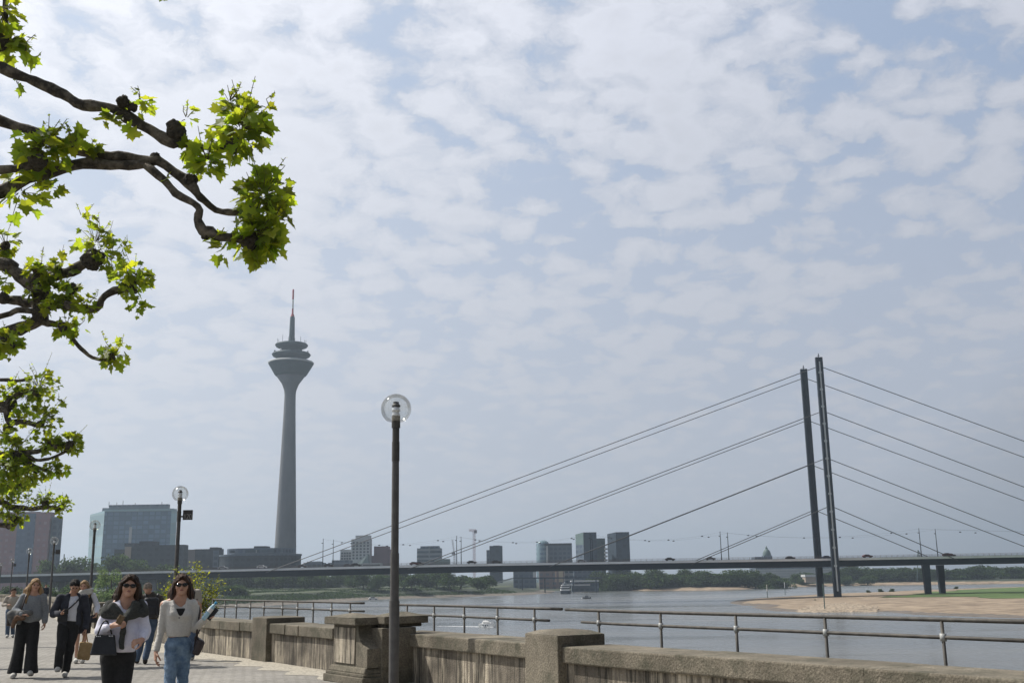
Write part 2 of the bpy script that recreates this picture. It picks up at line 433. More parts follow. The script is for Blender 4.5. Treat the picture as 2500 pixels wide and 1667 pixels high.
# ------------------------------------------------------------------ terrain helpers
def poly_sdf(P, poly):
    """signed distance, positive inside"""
    P = np.asarray(P, float); A = np.asarray(poly, float); B = np.roll(A, -1, axis=0)
    d2 = np.full(len(P), 1e18); ins = np.zeros(len(P), bool)
    for a, b in zip(A, B):
        e = b-a; wv_ = P-a
        t = np.clip((wv_ @ e)/(e @ e), 0, 1)[:, None]
        q = wv_-t*e
        d2 = np.minimum(d2, (q*q).sum(1))
        c = ((a[1] > P[:, 1]) != (b[1] > P[:, 1]))
        with np.errstate(divide='ignore', invalid='ignore'):
            xi = (b[0]-a[0])*(P[:, 1]-a[1])/(b[1]-a[1])+a[0]
        ins ^= (c & (P[:, 0] < xi))
    return np.where(ins, 1, -1)*np.sqrt(d2)
def vnoise(X, Y, s, seed=0):
    x = X/s+seed*13.7; y = Y/s+seed*7.3
    return (np.sin(x*1.0+1.3*np.sin(y*0.7+seed)) + np.sin(y*1.27+1.1*np.sin(x*0.83+2*seed)) + np.sin((x+y)*0.61+seed))/3
def terrain(name, xs, ys, hfun, m, keep=None):
    X, Y = np.meshgrid(xs, ys); sh = X.shape
    Z = hfun(X.ravel(), Y.ravel()).reshape(sh)
    K = np.ones(sh, bool) if keep is None else keep(X.ravel(), Y.ravel(), Z.ravel()).reshape(sh)
    idx = np.arange(X.size).reshape(sh)
    kf = K[:-1, :-1] | K[1:, :-1] | K[:-1, 1:] | K[1:, 1:]
    q = np.stack([idx[:-1, :-1][kf], idx[:-1, 1:][kf], idx[1:, 1:][kf], idx[1:, :-1][kf]], 1)
    used = np.unique(q); re = np.full(X.size, -1); re[used] = np.arange(len(used))
    V = np.stack([X.ravel(), Y.ravel(), Z.ravel()], 1)[used]
    b = MB(); b.v = [tuple(p) for p in V.tolist()]; b.f = [tuple(f) for f in re[q].tolist()]
    return tag(b.build(name, m, smooth=True), kind='structure')
def lin(a, b, n): return np.linspace(a, b, n)

L_SHORE = [(40,-200),(24,20),(2,60),(-40,130),(-80,220),(-112,330),(-128,420),(-130,494),(-115,546),(-77,666),(-42,691),(2,731),(24,785),(34,930),(20,7000),(-4900,7000),(-4900,-350)]
def h_left(X, Y):
    d = poly_sdf(np.stack([X, Y], 1), L_SHORE)
    z = np.interp(d, [-30, -4, 0, 9, 12, 34, 36, 60, 63, 100, 130], [-14, -10.6, -9.5, -8.9, -8.3, -4.6, -4.2, -3.9, -3.0, -2.6, -1.6])
    return z + vnoise(X, Y, 9, 1)*0.22*(d > 3)*(d < 120)
terrain('riverbank', np.concatenate([lin(-4800, -420, 20), lin(-400, 60, 150)]), np.concatenate([lin(-180, 200, 60), lin(205, 960, 190), lin(1000, 6900, 20)]), h_left, M_BANK, keep=lambda X, Y, Z: Z > -12)
# narrow shingle strip at the water's edge
terrain('shingle_beach', lin(-200, 60, 130), lin(330, 940, 260), lambda X, Y: h_left(X, Y)+0.05+0*X, M_SHINGLE, keep=lambda X, Y, Z: (Z > -11) & (Z < -8.6))
for k_, (da, db) in enumerate(((33.5, 40), (58, 64))):
    terrain('terrace', lin(-260, 40, 180), lin(420, 900, 240), lambda X, Y: h_left(X, Y)+0.12, M_TERR, keep=lambda X, Y, Z: (lambda d: (d > da) & (d < db))(poly_sdf(np.stack([X, Y], 1), L_SHORE)))
FAR = [(-60,960),(60,930),(74,897),(95,850),(122,831),(154,815),(185,850),(239,953),(330,975),(420,930),(4900,900),(4900,7000),(-60,7000)]
def h_far(X, Y):
    d = poly_sdf(np.stack([X, Y], 1), FAR)
    return np.interp(d, [-30, -4, 0, 8, 30, 200], [-14, -10.4, -9.5, -8.4, -6.6, -3.5]) + vnoise(X, Y, 14, 2)*0.25*(d > 0)
terrain('far_bank', np.concatenate([lin(-90, 480, 96), lin(500, 4800, 20)]), np.concatenate([lin(800, 1250, 90), lin(1300, 6900, 16)]), h_far, M_BANK, keep=lambda X, Y, Z: Z > -12)
terrain('far_beach', lin(50, 470, 90), lin(800, 1010, 70), lambda X, Y: h_far(X, Y)+0.06, M_SAND, keep=lambda X, Y, Z: (Z > -11) & (Z < -7.6))
SANDB = [(90,462),(86,436),(84,400),(80,360),(79,335),(88,320),(108,316),(106,292),(118,262),(150,235),(300,190),(900,100),(2000,300),(1800,900),(700,900),(480,800),(430,745),*[tuple(atZ(px_, py_, -9.3).xy) for px_, py_ in ((2420, 1434), (2320, 1437), (2220, 1441), (2130, 1445), (2050, 1448), (1990, 1450), (1925, 1453), (1880, 1457))],(104,500)]
def h_sand(X, Y):
    d = poly_sdf(np.stack([X, Y], 1), SANDB)
    z = np.interp(d, [-20, -3, 0, 12, 40, 90, 200], [-13, -10.1, -9.5, -8.95, -8.5, -8.0, -7.4])
    z += vnoise(X, Y, 11, 3)*0.18*(d > 0) + vnoise(X, Y, 3.1, 5)*0.07
    return z
sgx = np.concatenate([lin(66, 420, 178), lin(430, 1700, 40)]); sgy = np.concatenate([lin(100, 230, 12), lin(235, 780, 220)])
terrain('sandbank', sgx, sgy, h_sand, M_SAND, keep=lambda X, Y, Z: Z > -11.5)
MEAD = [atZ(2185, 1456, -8.2).xy, atZ(2300, 1457, -8.2).xy, atZ(2420, 1460, -8.2).xy, atZ(2560, 1463, -8.2).xy, (420, 330), (1500, 330), (1500, 760), (430, 755), atZ(2500, 1431, -8.0).xy, atZ(2400, 1435, -8.0).xy, atZ(2300, 1442, -8.0).xy, atZ(2240, 1449, -8.0).xy]
MEAD = [tuple(p) for p in MEAD]
terrain('meadow', sgx, sgy, lambda X, Y: h_sand(X, Y)+0.12+0.1*vnoise(X, Y, 5, 9), M_GRASS, keep=lambda X, Y, Z: poly_sdf(np.stack([X, Y], 1), MEAD)+7*vnoise(X, Y, 7, 4)+3*vnoise(X, Y, 2.3, 6) > 0)
terrain('wet_sand', sgx, sgy, lambda X, Y: h_sand(X, Y)+0.04, M_WET, keep=lambda X, Y, Z: (Z > -10.2) & (Z+0.10*vnoise(X, Y, 9, 8) < -9.22))
ROCKY = [tuple(atZ(px, py, -9.1).xy) for px, py in ((1940, 1489), (2000, 1478), (2060, 1476), (2110, 1480), (2150, 1487), (2110, 1494), (2020, 1496))]
terrain('shore_rocks', lin(70, 150, 160), lin(300, 400, 200), lambda X, Y: h_sand(X, Y)+0.12+0.35*np.abs(vnoise(X, Y, 0.9, 2)), M_ROCK, keep=lambda X, Y, Z: poly_sdf(np.stack([X, Y], 1), ROCKY)+2*vnoise(X, Y, 4, 7) > 0)
MB().add([(-4900, -350, -12.2), (4900, -350, -12.2), (4900, 7400, -12.2), (-4900, 7400, -12.2)], [(0, 1, 2, 3)]).build('ground', M_BANK)['kind'] = 'structure'

# river
wm = bpy.data.materials.new('river_water'); wm.use_nodes = True
nt = wm.node_tree; b = nt.nodes['Principled BSDF']
b.inputs['Base Color'].default_value = (0.075, 0.082, 0.080, 1); b.inputs['Roughness'].default_value = 0.16; b.inputs['IOR'].default_value = 1.33
b.inputs['Specular IOR Level'].default_value = 0.5
tc = nt.nodes.new('ShaderNodeTexCoord')
mp = node(nt, 'ShaderNodeMapping'); mp.inputs['Scale'].default_value = (0.45, 1.0, 1); mp.inputs['Rotation'].default_value = (0, 0, R(8)); nt.links.new(tc.outputs['Object'], mp.inputs['Vector'])
n1 = node(nt, 'ShaderNodeTexNoise', Scale=0.5, Detail=6.0, Roughness=0.65); nt.links.new(mp.outputs[0], n1.inputs['Vector'])
n2 = node(nt, 'ShaderNodeTexNoise', Scale=0.012, Detail=4.0, Roughness=0.6); nt.links.new(mp.outputs[0], n2.inputs['Vector'])
f = ramp(nt, n2.outputs['Fac'], [(0.35, 0.35), (0.65, 1.0)])
bp = nt.nodes.new('ShaderNodeBump'); bp.inputs['Distance'].default_value = 0.5
nt.links.new(f, bp.inputs['Strength']); nt.links.new(n1.outputs['Fac'], bp.inputs['Height']); nt.links.new(bp.outputs[0], b.inputs['Normal'])
f2 = ramp(nt, n2.outputs['Fac'], [(0.35, (0.10, 0.112, 0.118)), (0.65, (0.16, 0.165, 0.16))])
nt.links.new(f2, b.inputs['Base Color'])
n7 = node(nt, 'ShaderNodeTexNoise', Scale=0.03, Detail=6.0, Roughness=0.7); mp7 = node(nt, 'ShaderNodeMapping'); mp7.inputs['Scale'].default_value = (0.25, 1.6, 1); mp7.inputs['Rotation'].default_value = (0, 0, R(-12)); nt.links.new(tc.outputs['Object'], mp7.inputs['Vector']); nt.links.new(mp7.outputs[0], n7.inputs['Vector'])
nt.links.new(ramp(nt, n7.outputs['Fac'], [(0.38, 0.06), (0.62, 0.30)]), b.inputs['Roughness'])
MB().add([(-600, -300, WZ), (2400, -300, WZ), (2400, 1600, WZ), (-600, 1600, WZ)], [(0, 1, 2, 3)]).build('river', wm)['kind'] = 'structure'

# ------------------------------------------------------------------ promenade
ZT = 0.76
FRONT = [(13.0,-4.8),(9.6,0.6),(4.02,8.8),(0.65,13.73),(0.2,14.63),(-1.89,18.0),(-3.3,20.0),(-5.2,22.85),(-7.48,26.1),(-15.9,41.3),(-35.5,82.0),(-50.5,110),(-57,119),(-82,128),(-160,138)]
V2 = Vector
def F2(i): return V2(FRONT[i])
_cum = [0.0]
for i in range(1, len(FRONT)): _cum.append(_cum[-1] + (F2(i)-F2(i-1)).length)
def fpt(s, off=0.0):
    s = max(0, min(_cum[-1]-1e-4, s))
    for i in range(len(FRONT)-1):
        if s <= _cum[i+1]: break
    d = (F2(i+1)-F2(i)).normalized(); p = F2(i)+d*(s-_cum[i])
    # blend the normal near corners
    n = V2((d.y, -d.x))
    for j, sg in ((i, -1), (i+1, 1)):
        if 0 < j < len(FRONT)-1:
            d2 = (F2(j+1)-F2(j)).normalized() if sg > 0 else (F2(j)-F2(j-1)).normalized()
            t = abs(s-_cum[j])
            if t < 0.6:
                k = 0.5*(1-t/0.6); n = (n*(1-k)+V2((d2.y, -d2.x))*k).normalized()
    return p + n*off, d, n
def s_at(px):
    """arc length where the wall's foot crosses the vertical plane through this picture column"""
    best, bs = 1e9, 0
    for k in range(8000):
        s = _cum[-1]*k/8000
        p, _, _ = fpt(s)
        if p.y < 1: continue
        q = proj((p.x, p.y, 0.7))
        if abs(q[0]-px) < best: best, bs = abs(q[0]-px), s
    return bs
inner = [tuple(p) for p in FRONT]
pav = MB()
left = [(-160, 138), (-160, -20), (13, -20)]
poly = inner + [(-160, -20), (13, -20)]
pav.prism([(p[0], p[1]) for p in poly][::-1], -1.2, 0.0)
tag(pav.build('promenade', M_PAVE), kind='structure')
# pale cobble border with a wavy edge, 4 mm above the paving
cb = MB()
ss = np.arange(0.0, 95.0, 0.14)
o = []
for k, s in enumerate(ss):
    p, d, n = fpt(s)
    ph = (s/1.35) % 1.0
    wv_ = 0.62 + 0.30*(abs(ph-0.5)*2) + 0.05*math.sin(s*5.1)
    o.append((p - n*wv_, p - n*0.004))
cb.v = [q for a, c in o for q in ((a.x, a.y, 0.004), (c.x, c.y, 0.004))]
cb.f = [(2*i, 2*i+2, 2*i+3, 2*i+1) for i in range(len(o)-1)]
tag(cb.build('cobble_border', M_COB), kind='structure')

# lower quay behind the wall
def band(b, s0, s1, o0, o1, z0, z1, step=2.0, chip=None):
    n = max(1, int(math.ceil((s1-s0)/step)))
    base = len(b.v)
    for k in range(n+1):
        s = s0+(s1-s0)*k/n
        a, _, _ = fpt(s, o0); c, _, _ = fpt(s, o1)
        b.v += [(a.x, a.y, z0), (c.x, c.y, z0), (c.x, c.y, z1), (a.x, a.y, z1)]
    for k in range(n):
        q = base+4*k
        b.f += [(q, q+4, q+5, q+1), (q+1, q+5, q+6, q+2), (q+2, q+6, q+7, q+3), (q+3, q+7, q+4, q)]
    b.f += [(base, base+1, base+2, base+3), (base+4*n+3, base+4*n+2, base+4*n+1, base+4*n)]
    return b
q = MB(); band(q, 0, _cum[11], 0.8, 11.0, -6.0, -4.6, 4); tag(q.build('lower_quay', M_ROAD), kind='structure')
q = MB(); band(q, 0, _cum[-1], 0.05, 0.79, -6.0, -0.02, 3); tag(q.build('quay_wall_foot', M_WALL), kind='structure')

# parapet wall: panels, coping slabs, piers
wall = thing('parapet_wall', 'long stained concrete parapet wall with stone coping along the promenade edge', 'wall', (0, 0, 0))
TH = 0.70
sP1a, sP1b = s_at(1377), s_at(1298)
sPed = s_at(820); sPedR = s_at(945)
sP3a, sP3b = s_at(662), s_at(627)
sP4 = s_at(236)
def wall_run(s0, s1, joints):
    js = [s0]+[j for j in joints if s0+0.15 < j < s1-0.15]+[s1]
    b = MB(); band(b, s0, s1, 0.02, TH-0.04, 0.0, ZT-0.205); b.build('wall_panel', M_WALL, wall)
    for a, c in zip(js, js[1:]):
        b = MB(); dz = rnd.uniform(-0.006, 0.006)
        band(b, a+0.012, c-0.012, -0.045+rnd.uniform(-.006, .006), TH, ZT-0.2+dz, ZT+dz, 1.0)
        o = b.build('coping_slab', M_COPING, wall); bevel(o, 0.018, 2)
wall_run(0.0, sP1a, [s_at(2120), s_at(1652), s_at(2160), 3.0])
wall_run(sP1b, sPedR, [s_at(1075), s_at(1230)])
wall_run(sPed+0.05, sP3a, [s_at(733), s_at(700)])
wall_run(sP3b, sP4-0.3, [s_at(590), s_at(540), s_at(480)] + [sP3b+7+3*k for k in range(6)])
wall_run(sP4+0.3, _cum[-1], [sP4+4*k for k in range(1, 40)])
def pier(s0, s1, pr, depth, z, name='pier', dome=0.06):
    a, d, n = fpt(s0); c = a + (fpt(s1)[0]-a)
    b = MB()
    q0 = a-n*pr; q1 = c-n*pr; q2 = c+n*depth; q3 = a+n*depth
    bot = [(p.x, p.y, 0) for p in (q0, q1, q2, q3)]
    top = [(p.x, p.y, z) for p in (q0, q1, q2, q3)]
    b.hexa(bot[::-1], top[::-1])
    o = b.build(name, M_COPING, wall); bevel(o, 0.012, 2)
    cx = (q0+q1+q2+q3)/4
    b = MB()
    ins = lambda p, k: cx+(p-cx)*k
    t1 = [(ins(p, .99).x, ins(p, .99).y, z+0.001) for p in (q0, q1, q2, q3)]
    t2 = [(ins(p, .62).x, ins(p, .62).y, z+dome*0.8) for p in (q0, q1, q2, q3)]
    t3 = [(ins(p, .2).x, ins(p, .2).y, z+dome) for p in (q0, q1, q2, q3)]
    b.v = t1+t2+t3; b.f = [(3,2,1,0), (8,9,10,11)]
    for r in (0, 4):
        for k in range(4): b.f.append((r+k, r+(k+1) % 4, r+4+(k+1) % 4, r+4+k))
    o2 = b.build('pier_top', M_COPING, o); smooth_by(o2, 60)
    return o
pier(sP1a, sP1b, 0.10, 0.62, 0.885)
pier(sP3a, sP3b, 0.10, 0.75, 0.87, dome=0.03)
pier(sP4-0.3, sP4+0.3, 0.10, 0.8, 0.93, dome=0.03)

# stone pedestal with scroll and stepped base at the top of the river stairs
def frame_at(s, off=0.0):
    p, d, n = fpt(s, off); return p, d, n
def pedestal():
    pA = atZ(813, 1506, 1.0); base = atZ(788, 1660, 0.0)
    _, d, n = fpt((sPed+sPedR)/2)
    d = (fpt(sPed)[0]-fpt(sPedR)[0]).normalized(); n = V2((d.y, -d.x))   # d points away from the camera
    o2 = V2((base.x, base.y))                       # far front corner of the stepped foot
    W = 1.28; D = 0.62
    th = thing('stone_pedestal', 'broad stone stair pedestal with scroll side and stepped foot behind the tall lamp post', 'pedestal', (o2.x, o2.y, 0))
    def P(u, v, z): q = o2 - d*u + n*v; return (q.x, q.y, z)
    def bx(u0, u1, v0, v1, z0, z1, nm, bw=0.012, ux=0.0, m=M_COPING):
        b = MB()
        b.hexa([P(u0, v0, z0), P(u1, v0, z0), P(u1, v1, z0), P(u0, v1, z0)], [P(u0+ux, v0+ux, z1), P(u1-ux, v0+ux, z1), P(u1-ux, v1, z1), P(u0+ux, v1, z1)])
        return bevel(b.build(nm, m, th), bw)
    bx(0, W+.14, 0, D, 0, 0.12, 'foot_step'); bx(0.03, W+.11, .03, D, 0.121, 0.17, 'foot_moulding', 0.01); bx(0.05, W+0.09, .05, D, 0.171, 0.26, 'foot_moulding', 0.02, 0.04)
    # body profile with the concave scroll on the camera side, extruded from v=.1 to D
    prof = [(0.16, 0.26), (1.36, 0.26), (1.36, 0.55)]
    for k in range(9):
        a = k/8*math.pi/2
        prof.append((1.30-0.26*math.sin(a), 0.56+0.02+0.30*(1-math.cos(a))))
    prof += [(1.04, 0.905), (0.16, 0.905)]
    b = MB(); nP = len(prof)
    b.v = [P(u, 0.11, z) for u, z in prof]+[P(u, D, z) for u, z in prof]
    b.f = [tuple(range(nP)), tuple(range(2*nP-1, nP-1, -1))]+[(i, nP+i, nP+(i+1) % nP, (i+1) % nP) for i in range(nP)]
    smooth_by(b.build('body', M_COPING, th), 30)
    bx(0.22, 0.95, 0.095, 0.11, 0.30, 0.86, 'face_panel', 0.004, m=M_WALL)
    bx(0.02, 1.16, -0.01, D+.02, 0.906, 1.02, 'cap', 0.015)
    b = MB(); 
    b.v = [P(0.02, -.01, 1.021), P(1.16, -.01, 1.021), P(1.16, D+.02, 1.021), P(0.02, D+.02, 1.021), P(0.5, .26, 1.085), P(0.72, .26, 1.085)]
    b.f = [(0, 1, 5, 4), (1, 2, 5), (2, 3, 4, 5), (3, 0, 4), (3, 2, 1, 0)]
    b.build('cap_top', M_COPING, th)
    # the pier behind it, turned towards the river stairs
    q0 = atZ(903, 1531, 0.86); t2 = thing('stone_pier', 'dark stone stair pier with overhanging cap between the pedestal and the low wall', 'pier', (q0.x, q0.y, 0))
    o3 = V2((q0.x, q0.y))
    def P2(u, v, z): q = o3 - d*u + n*v; return (q.x, q.y, z)
    def bx2(u0, u1, v0, v1, z0, z1, nm, bw=0.012):
        b = MB(); b.hexa([P2(u0, v0, z0), P2(u1, v0, z0), P2(u1, v1, z0), P2(u0, v1, z0)], [P2(u0, v0, z1), P2(u1, v0, z1), P2(u1, v1, z1), P2(u0, v1, z1)]); return bevel(b.build(nm, M_COPING, t2), bw)
    bx2(0, 0.42, 0, 0.62, 0, 0.86, 'shaft'); bx2(-.02, 0.30, 0.12, 0.80, 0.861, 0.915, 'neck', 0.02); bx2(-0.08, 0.40, 0.05, 0.86, 0.916, 1.03, 'cap')
    b = MB(); b.v = [P2(-.08, .05, 1.031), P2(.40, .05, 1.031), P2(.40, .86, 1.031), P2(-.08, .86, 1.031), P2(.16, .35, 1.10), P2(.16, .55, 1.10)]
    b.f = [(0, 1, 4), (1, 2, 5, 4), (2, 3, 5), (3, 0, 4, 5), (3, 2, 1, 0)]
    b.build('cap_top', M_COPING, t2)
pedestal()

# railings on the river side of the wall
def railing(label, px0, px1, posts, zt, zm, mid0, mid1, off=0.80):
    def s_for(px, z):
        best, bs = 1e9, 0
        for k in range(6000):
            s = 60.0*k/6000
            p, _, _ = fpt(s, off)
            if p.y < 2: continue
            q = proj((p.x, p.y, z))
            if abs(q[0]-px) < best: best, bs = abs(q[0]-px), s
        return bs
    s0, s1 = sorted((s_for(px0, zt), s_for(px1, zt)))
    pm = fpt((s0+s1)/2, off)[0]
    t = thing('railing', label, 'railing', (pm.x, pm.y, 0), 'steel railings on the river side of the wall')
    def line(sa, sb, z): 
        k = max(2, int((sb-sa)/0.8)+1)
        return [(*fpt(sa+(sb-sa)*i/(k-1), off)[0], z) for i in range(k)]
    MB().tube(line(s0, s1, zt), 0.0210, 10).build('top_rail', M_RAIL, t, smooth=True)
    a, c = sorted((s_for(mid0, zm), s_for(mid1, zm)))
    MB().tube(line(a, c, zm), 0.0185, 10).build('mid_rail', M_RAIL, t, smooth=True)
    for px in posts:
        sp = s_for(px, zt); p = fpt(sp, off)[0]
        b = MB().tube([(p.x, p.y, -0.25), (p.x, p.y, zt-0.01)], 0.017, 8); o = b.build('post', M_RAIL, t, smooth=True)
        MB().tube([(p.x, p.y, zm-0.035), (p.x, p.y, zm+0.035)], 0.030, 10).build('clamp', M_CLAMP, o, smooth=True)
railing('near railing section on the right, the longest, past the domed pier', 1381, 2640, (1461, 1612, 1795, 2013, 2298, 2600), 1.16, 1.00, 1420, 2640)
railing('middle railing section between the stair pier and the domed pier', 974, 1372, (994, 1060, 1133, 1214, 1305), 1.165, 1.00, 974, 1341)
railing('far railing section left of the stone pedestal, ending behind the shrub', 470, 889, (855, 810, 765, 727, 690, 645, 612, 578, 550, 520, 497), 1.18, 1.03, 470, 889)
for z_ in ():
    pass
# ------------------------------------------------------------------ lamp posts
gm = bpy.data.materials.new('clear_globe'); gm.use_nodes = True
nt = gm.node_tree
for q in list(nt.nodes): nt.nodes.remove(q)
o_ = nt.nodes.new('ShaderNodeOutputMaterial'); tr = nt.nodes.new('ShaderNodeBsdfTransparent'); gl = nt.nodes.new('ShaderNodeBsdfGlossy'); df = nt.nodes.new('ShaderNodeBsdfDiffuse')
gl.inputs['Roughness'].default_value = 0.09; tr.inputs['Color'].default_value = (0.93, 0.935, 0.925, 1); df.inputs['Color'].default_value = (0.5, 0.5, 0.46, 1)
lw = nt.nodes.new('ShaderNodeLayerWeight'); lw.inputs['Blend'].default_value = 0.22
m1 = nt.nodes.new('ShaderNodeMixShader'); m2 = nt.nodes.new('ShaderNodeMixShader')
fr = math_(nt, 'ADD', math_(nt, 'MULTIPLY', lw.outputs['Fresnel'], 0.55), 0.05)
nt.links.new(fr, m1.inputs[0]); nt.links.new(tr.outputs[0], m1.inputs[1]); nt.links.new(gl.outputs[0], m1.inputs[2])
tcg = nt.nodes.new('ShaderNodeTexCoord'); ng = node(nt, 'ShaderNodeTexNoise', Scale=14.0, Detail=6.0, Roughness=0.8); nt.links.new(tcg.outputs['Object'], ng.inputs['Vector'])
dirt = ramp(nt, ng.outputs['Fac'], [(0.45, 0.03), (0.8, 0.20)])
nt.links.new(dirt, m2.inputs[0]); nt.links.new(m1.outputs[0], m2.inputs[1]); nt.links.new(df.outputs[0], m2.inputs[2]); nt.links.new(m2.outputs[0], o_.inputs[0])
M_GLOBE = gm
M_SOCK = mat('lamp_socket', (0.16, 0.15, 0.13), (0.28, 0.26, 0.22), 0.6, 40)
ZG = 4.22
def make_lamp():
    t = thing('street_lamp', 'x', 'street lamp', (0, 0, 0), 'globe street lamps along the parapet wall')
    MB().lathe([(0.075, 0), (0.078, 1.3), (0.068, 1.302), (0.066, 2.0), (0.058, 2.001), (0.056, 3.2), (0.051, 3.55)], n=20).build('post', M_POSTL, t, smooth=False)
    MB().lathe([(0.060, 3.40), (0.060, 3.70), (0.055, 3.701), (0.055, 3.92), (0.068, 3.921), (0.068, 4.025)], n=20).build('collar', M_POST, t, smooth=False)
    pr = []
    for k in range(25):
        a = -math.pi/2+0.62+(math.pi-0.62)*k/24
        pr.append((0.237*math.cos(a)+1e-4, ZG+0.237*math.sin(a)))
    MB().lathe(pr, n=40, caps=False).build('globe', M_GLOBE, t, smooth=True)
    MB().lathe([(0.067, 4.027), (0.067, 4.10), (0.060, 4.101)], n=20).build('socket', M_SOCK, t)
    rf = MB()
    rf.lathe([(0.055, 4.102), (0.068, 4.105), (0.064, 4.13), (0.052, 4.165), (0.06, 4.18), (0.068, 4.183), (0.064, 4.21), (0.050, 4.24), (0.052, 4.25)], n=20).build('reflector', M_REFL, t, smooth=True)
    MB().lathe([(0.068, 4.252), (0.068, 4.275), (0.045, 4.30), (0.045, 4.33), (0.02, 4.335)], n=20).build('top_cap', M_POST, t)
    for ch in children(t):
        if ch.name.startswith(('post', 'collar', 'socket', 'top_cap')): smooth_by(ch, 40)
    return t
LAMPS = [(967, 998, 'tall globe street lamp with a clear glass ball, nearest one before the wall'),
         (440, 1205, 'globe street lamp bearing the square sign 120, rising above the shrub'),
         (232, 1282, 'globe street lamp in front of the glass office block and willow'),
         (133, 1320, 'globe street lamp with a small blank square sign at the edge of the red tower'),
         (72, 1345, 'globe street lamp in front of the red tower, above the blonde walker'),
         (31, 1368, 'small distant globe street lamp with tiny sign before the red tower'),
         (3, 1378, 'most distant globe street lamp at the left picture edge')]
proto = None
for i, (px, py, lab) in enumerate(LAMPS):
    p = atZ(px, py, ZG)
    if i == 6: p = atY(px, py, 121)
    if proto is None:
        proto = make_lamp(); l = proto; l.location = (p.x, p.y, 0)
    else:
        l = copy_tree(proto, (p.x, p.y, 0))
        if i == 6: l.scale = (0.95, 0.95, p.z/ZG)
    l['label'] = lab
# number signs hang on their lamp posts
def digits(b, txt, h, at):
    seg = {'1': [((.5, 0), (.5, 1)), ((.5, 1), (.25, .78))], '2': [((.1, .82), (.3, 1)), ((.3, 1), (.7, 1)), ((.7, 1), (.9, .8)), ((.9, .8), (.85, .6)), ((.85, .6), (.1, 0)), ((.1, 0), (.92, 0))],
           '0': [((.1, .15), (.1, .85)), ((.1, .85), (.3, 1)), ((.3, 1), (.7, 1)), ((.7, 1), (.9, .85)), ((.9, .85), (.9, .15)), ((.9, .15), (.7, 0)), ((.7, 0), (.3, 0)), ((.3, 0), (.1, .15))]}
    x = 0
    for ch in txt:
        wd = h*0.52 if ch != '1' else h*0.36
        for (ax, az), (cx, cz) in seg[ch]:
            pa = at((x+ax*wd, az*h)); pb = at((x+cx*wd, cz*h))
            b.tube([pa, pb], h*0.048, 6)
        x += wd+h*0.14
    return b
M_SIGN = mat('dark_sign_plate', (0.025, 0.022, 0.022), (0.04, 0.035, 0.034), 0.55, 8)
M_NUM = mat('grey_lettering', (0.42, 0.42, 0.40), None, 0.6)
def sign(px, py, lamp_i, z0, z1, lab, txt, wdt=0.29):
    lp = LAMPS[lamp_i]; p = atZ(lp[0], lp[1], ZG)
    t = thing('number_sign', lab, 'sign', (p.x, p.y, z0))
    b = MB(); b.cbox((p.x+0.26, p.y, (z0+z1)/2), (wdt, 0.02, z1-z0)); plate = b.build('plate', M_SIGN, t)
    b = MB(); b.cbox((p.x+0.09, p.y, z0+0.10), (0.08, 0.03, 0.05)); b.build('bracket', M_POST, t)
    if txt:
        b = MB(); digits(b, txt, 0.13, lambda q: (p.x+0.26-wdt/2+0.045+q[0], p.y-0.013, z0+0.035+q[1])); b.build('numerals', M_NUM, plate)
def zpix(py, lamp_i, px):
    lp = LAMPS[lamp_i]; p = atZ(lp[0], lp[1], ZG); return atY(px, py, p.y).z
sign(458, 0, 1, zpix(1268.5, 1, 458), zpix(1244.5, 1, 458), 'square dark sign numbered 120 beside the lamp post', '120')
sign(145, 0, 3, zpix(1352, 3, 145), zpix(1341, 3, 145), 'small dark square sign on the lamp post by the red tower', '')
sign(37, 0, 5, zpix(1382, 5, 37), zpix(1375, 5, 37), 'tiny dark sign tilted on a distant lamp post at left', '')

# ------------------------------------------------------------------ bridge
YN, YF = 473.0, 496.0
bridge = thing('cable_stayed_bridge', 'long dark steel cable-stayed bridge with paired leaning-looking pylons across the river', 'bridge', (139, 484, WZ))
DX = [-460, -224.5, -169, -85, -20, 60, 129, 221, 460]
DZ = [5.0, 6.57, 7.0, 7.6, 8.0, 8.0, 7.98, 8.12, 8.2]
def dz(x): return float(np.interp(x, DX, DZ))
def deckrun(y0, y1, zt, zb, x0=-460, x1=460, n=60):
    b = MB(); base = 0
    for k in range(n+1):
        x = x0+(x1-x0)*k/n; z = dz(x)
        b.v += [(x, y0, z+zb), (x, y1, z+zb), (x, y1, z+zt), (x, y0, z+zt)]
    for k in range(n):
        q = 4*k
        b.f += [(q, q+1, q+5, q+4), (q+1, q+2, q+6, q+5), (q+2, q+3, q+7, q+6), (q+3, q, q+4, q+7)]
    b.f += [(0, 3, 2, 1), (4*n, 4*n+1, 4*n+2, 4*n+3)]
    return b
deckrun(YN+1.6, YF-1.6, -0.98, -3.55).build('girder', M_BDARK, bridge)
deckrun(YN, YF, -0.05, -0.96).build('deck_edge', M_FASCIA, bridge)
deckrun(YN+0.5, YF-0.5, 0.02, -0.04).build('roadway', M_ROAD, bridge)
for yy, nm in ((YN+0.35, 'handrail'), (YF-0.35, 'handrail')):
    b = MB(); 
    for zz in (0.35, 0.7, 1.02):
        b.tube([(x, yy, dz(x)+zz) for x in range(-460, 461, 20)], 0.05, 4)
    for x in np.arange(-460, 460, 2.5): b.box((x-0.03, yy-0.03, dz(x)), (x+0.03, yy+0.03, dz(x)+1.0))
    b.build(nm, mat('red_brown_handrail', (0.10, 0.065, 0.05), None, 0.7), bridge)
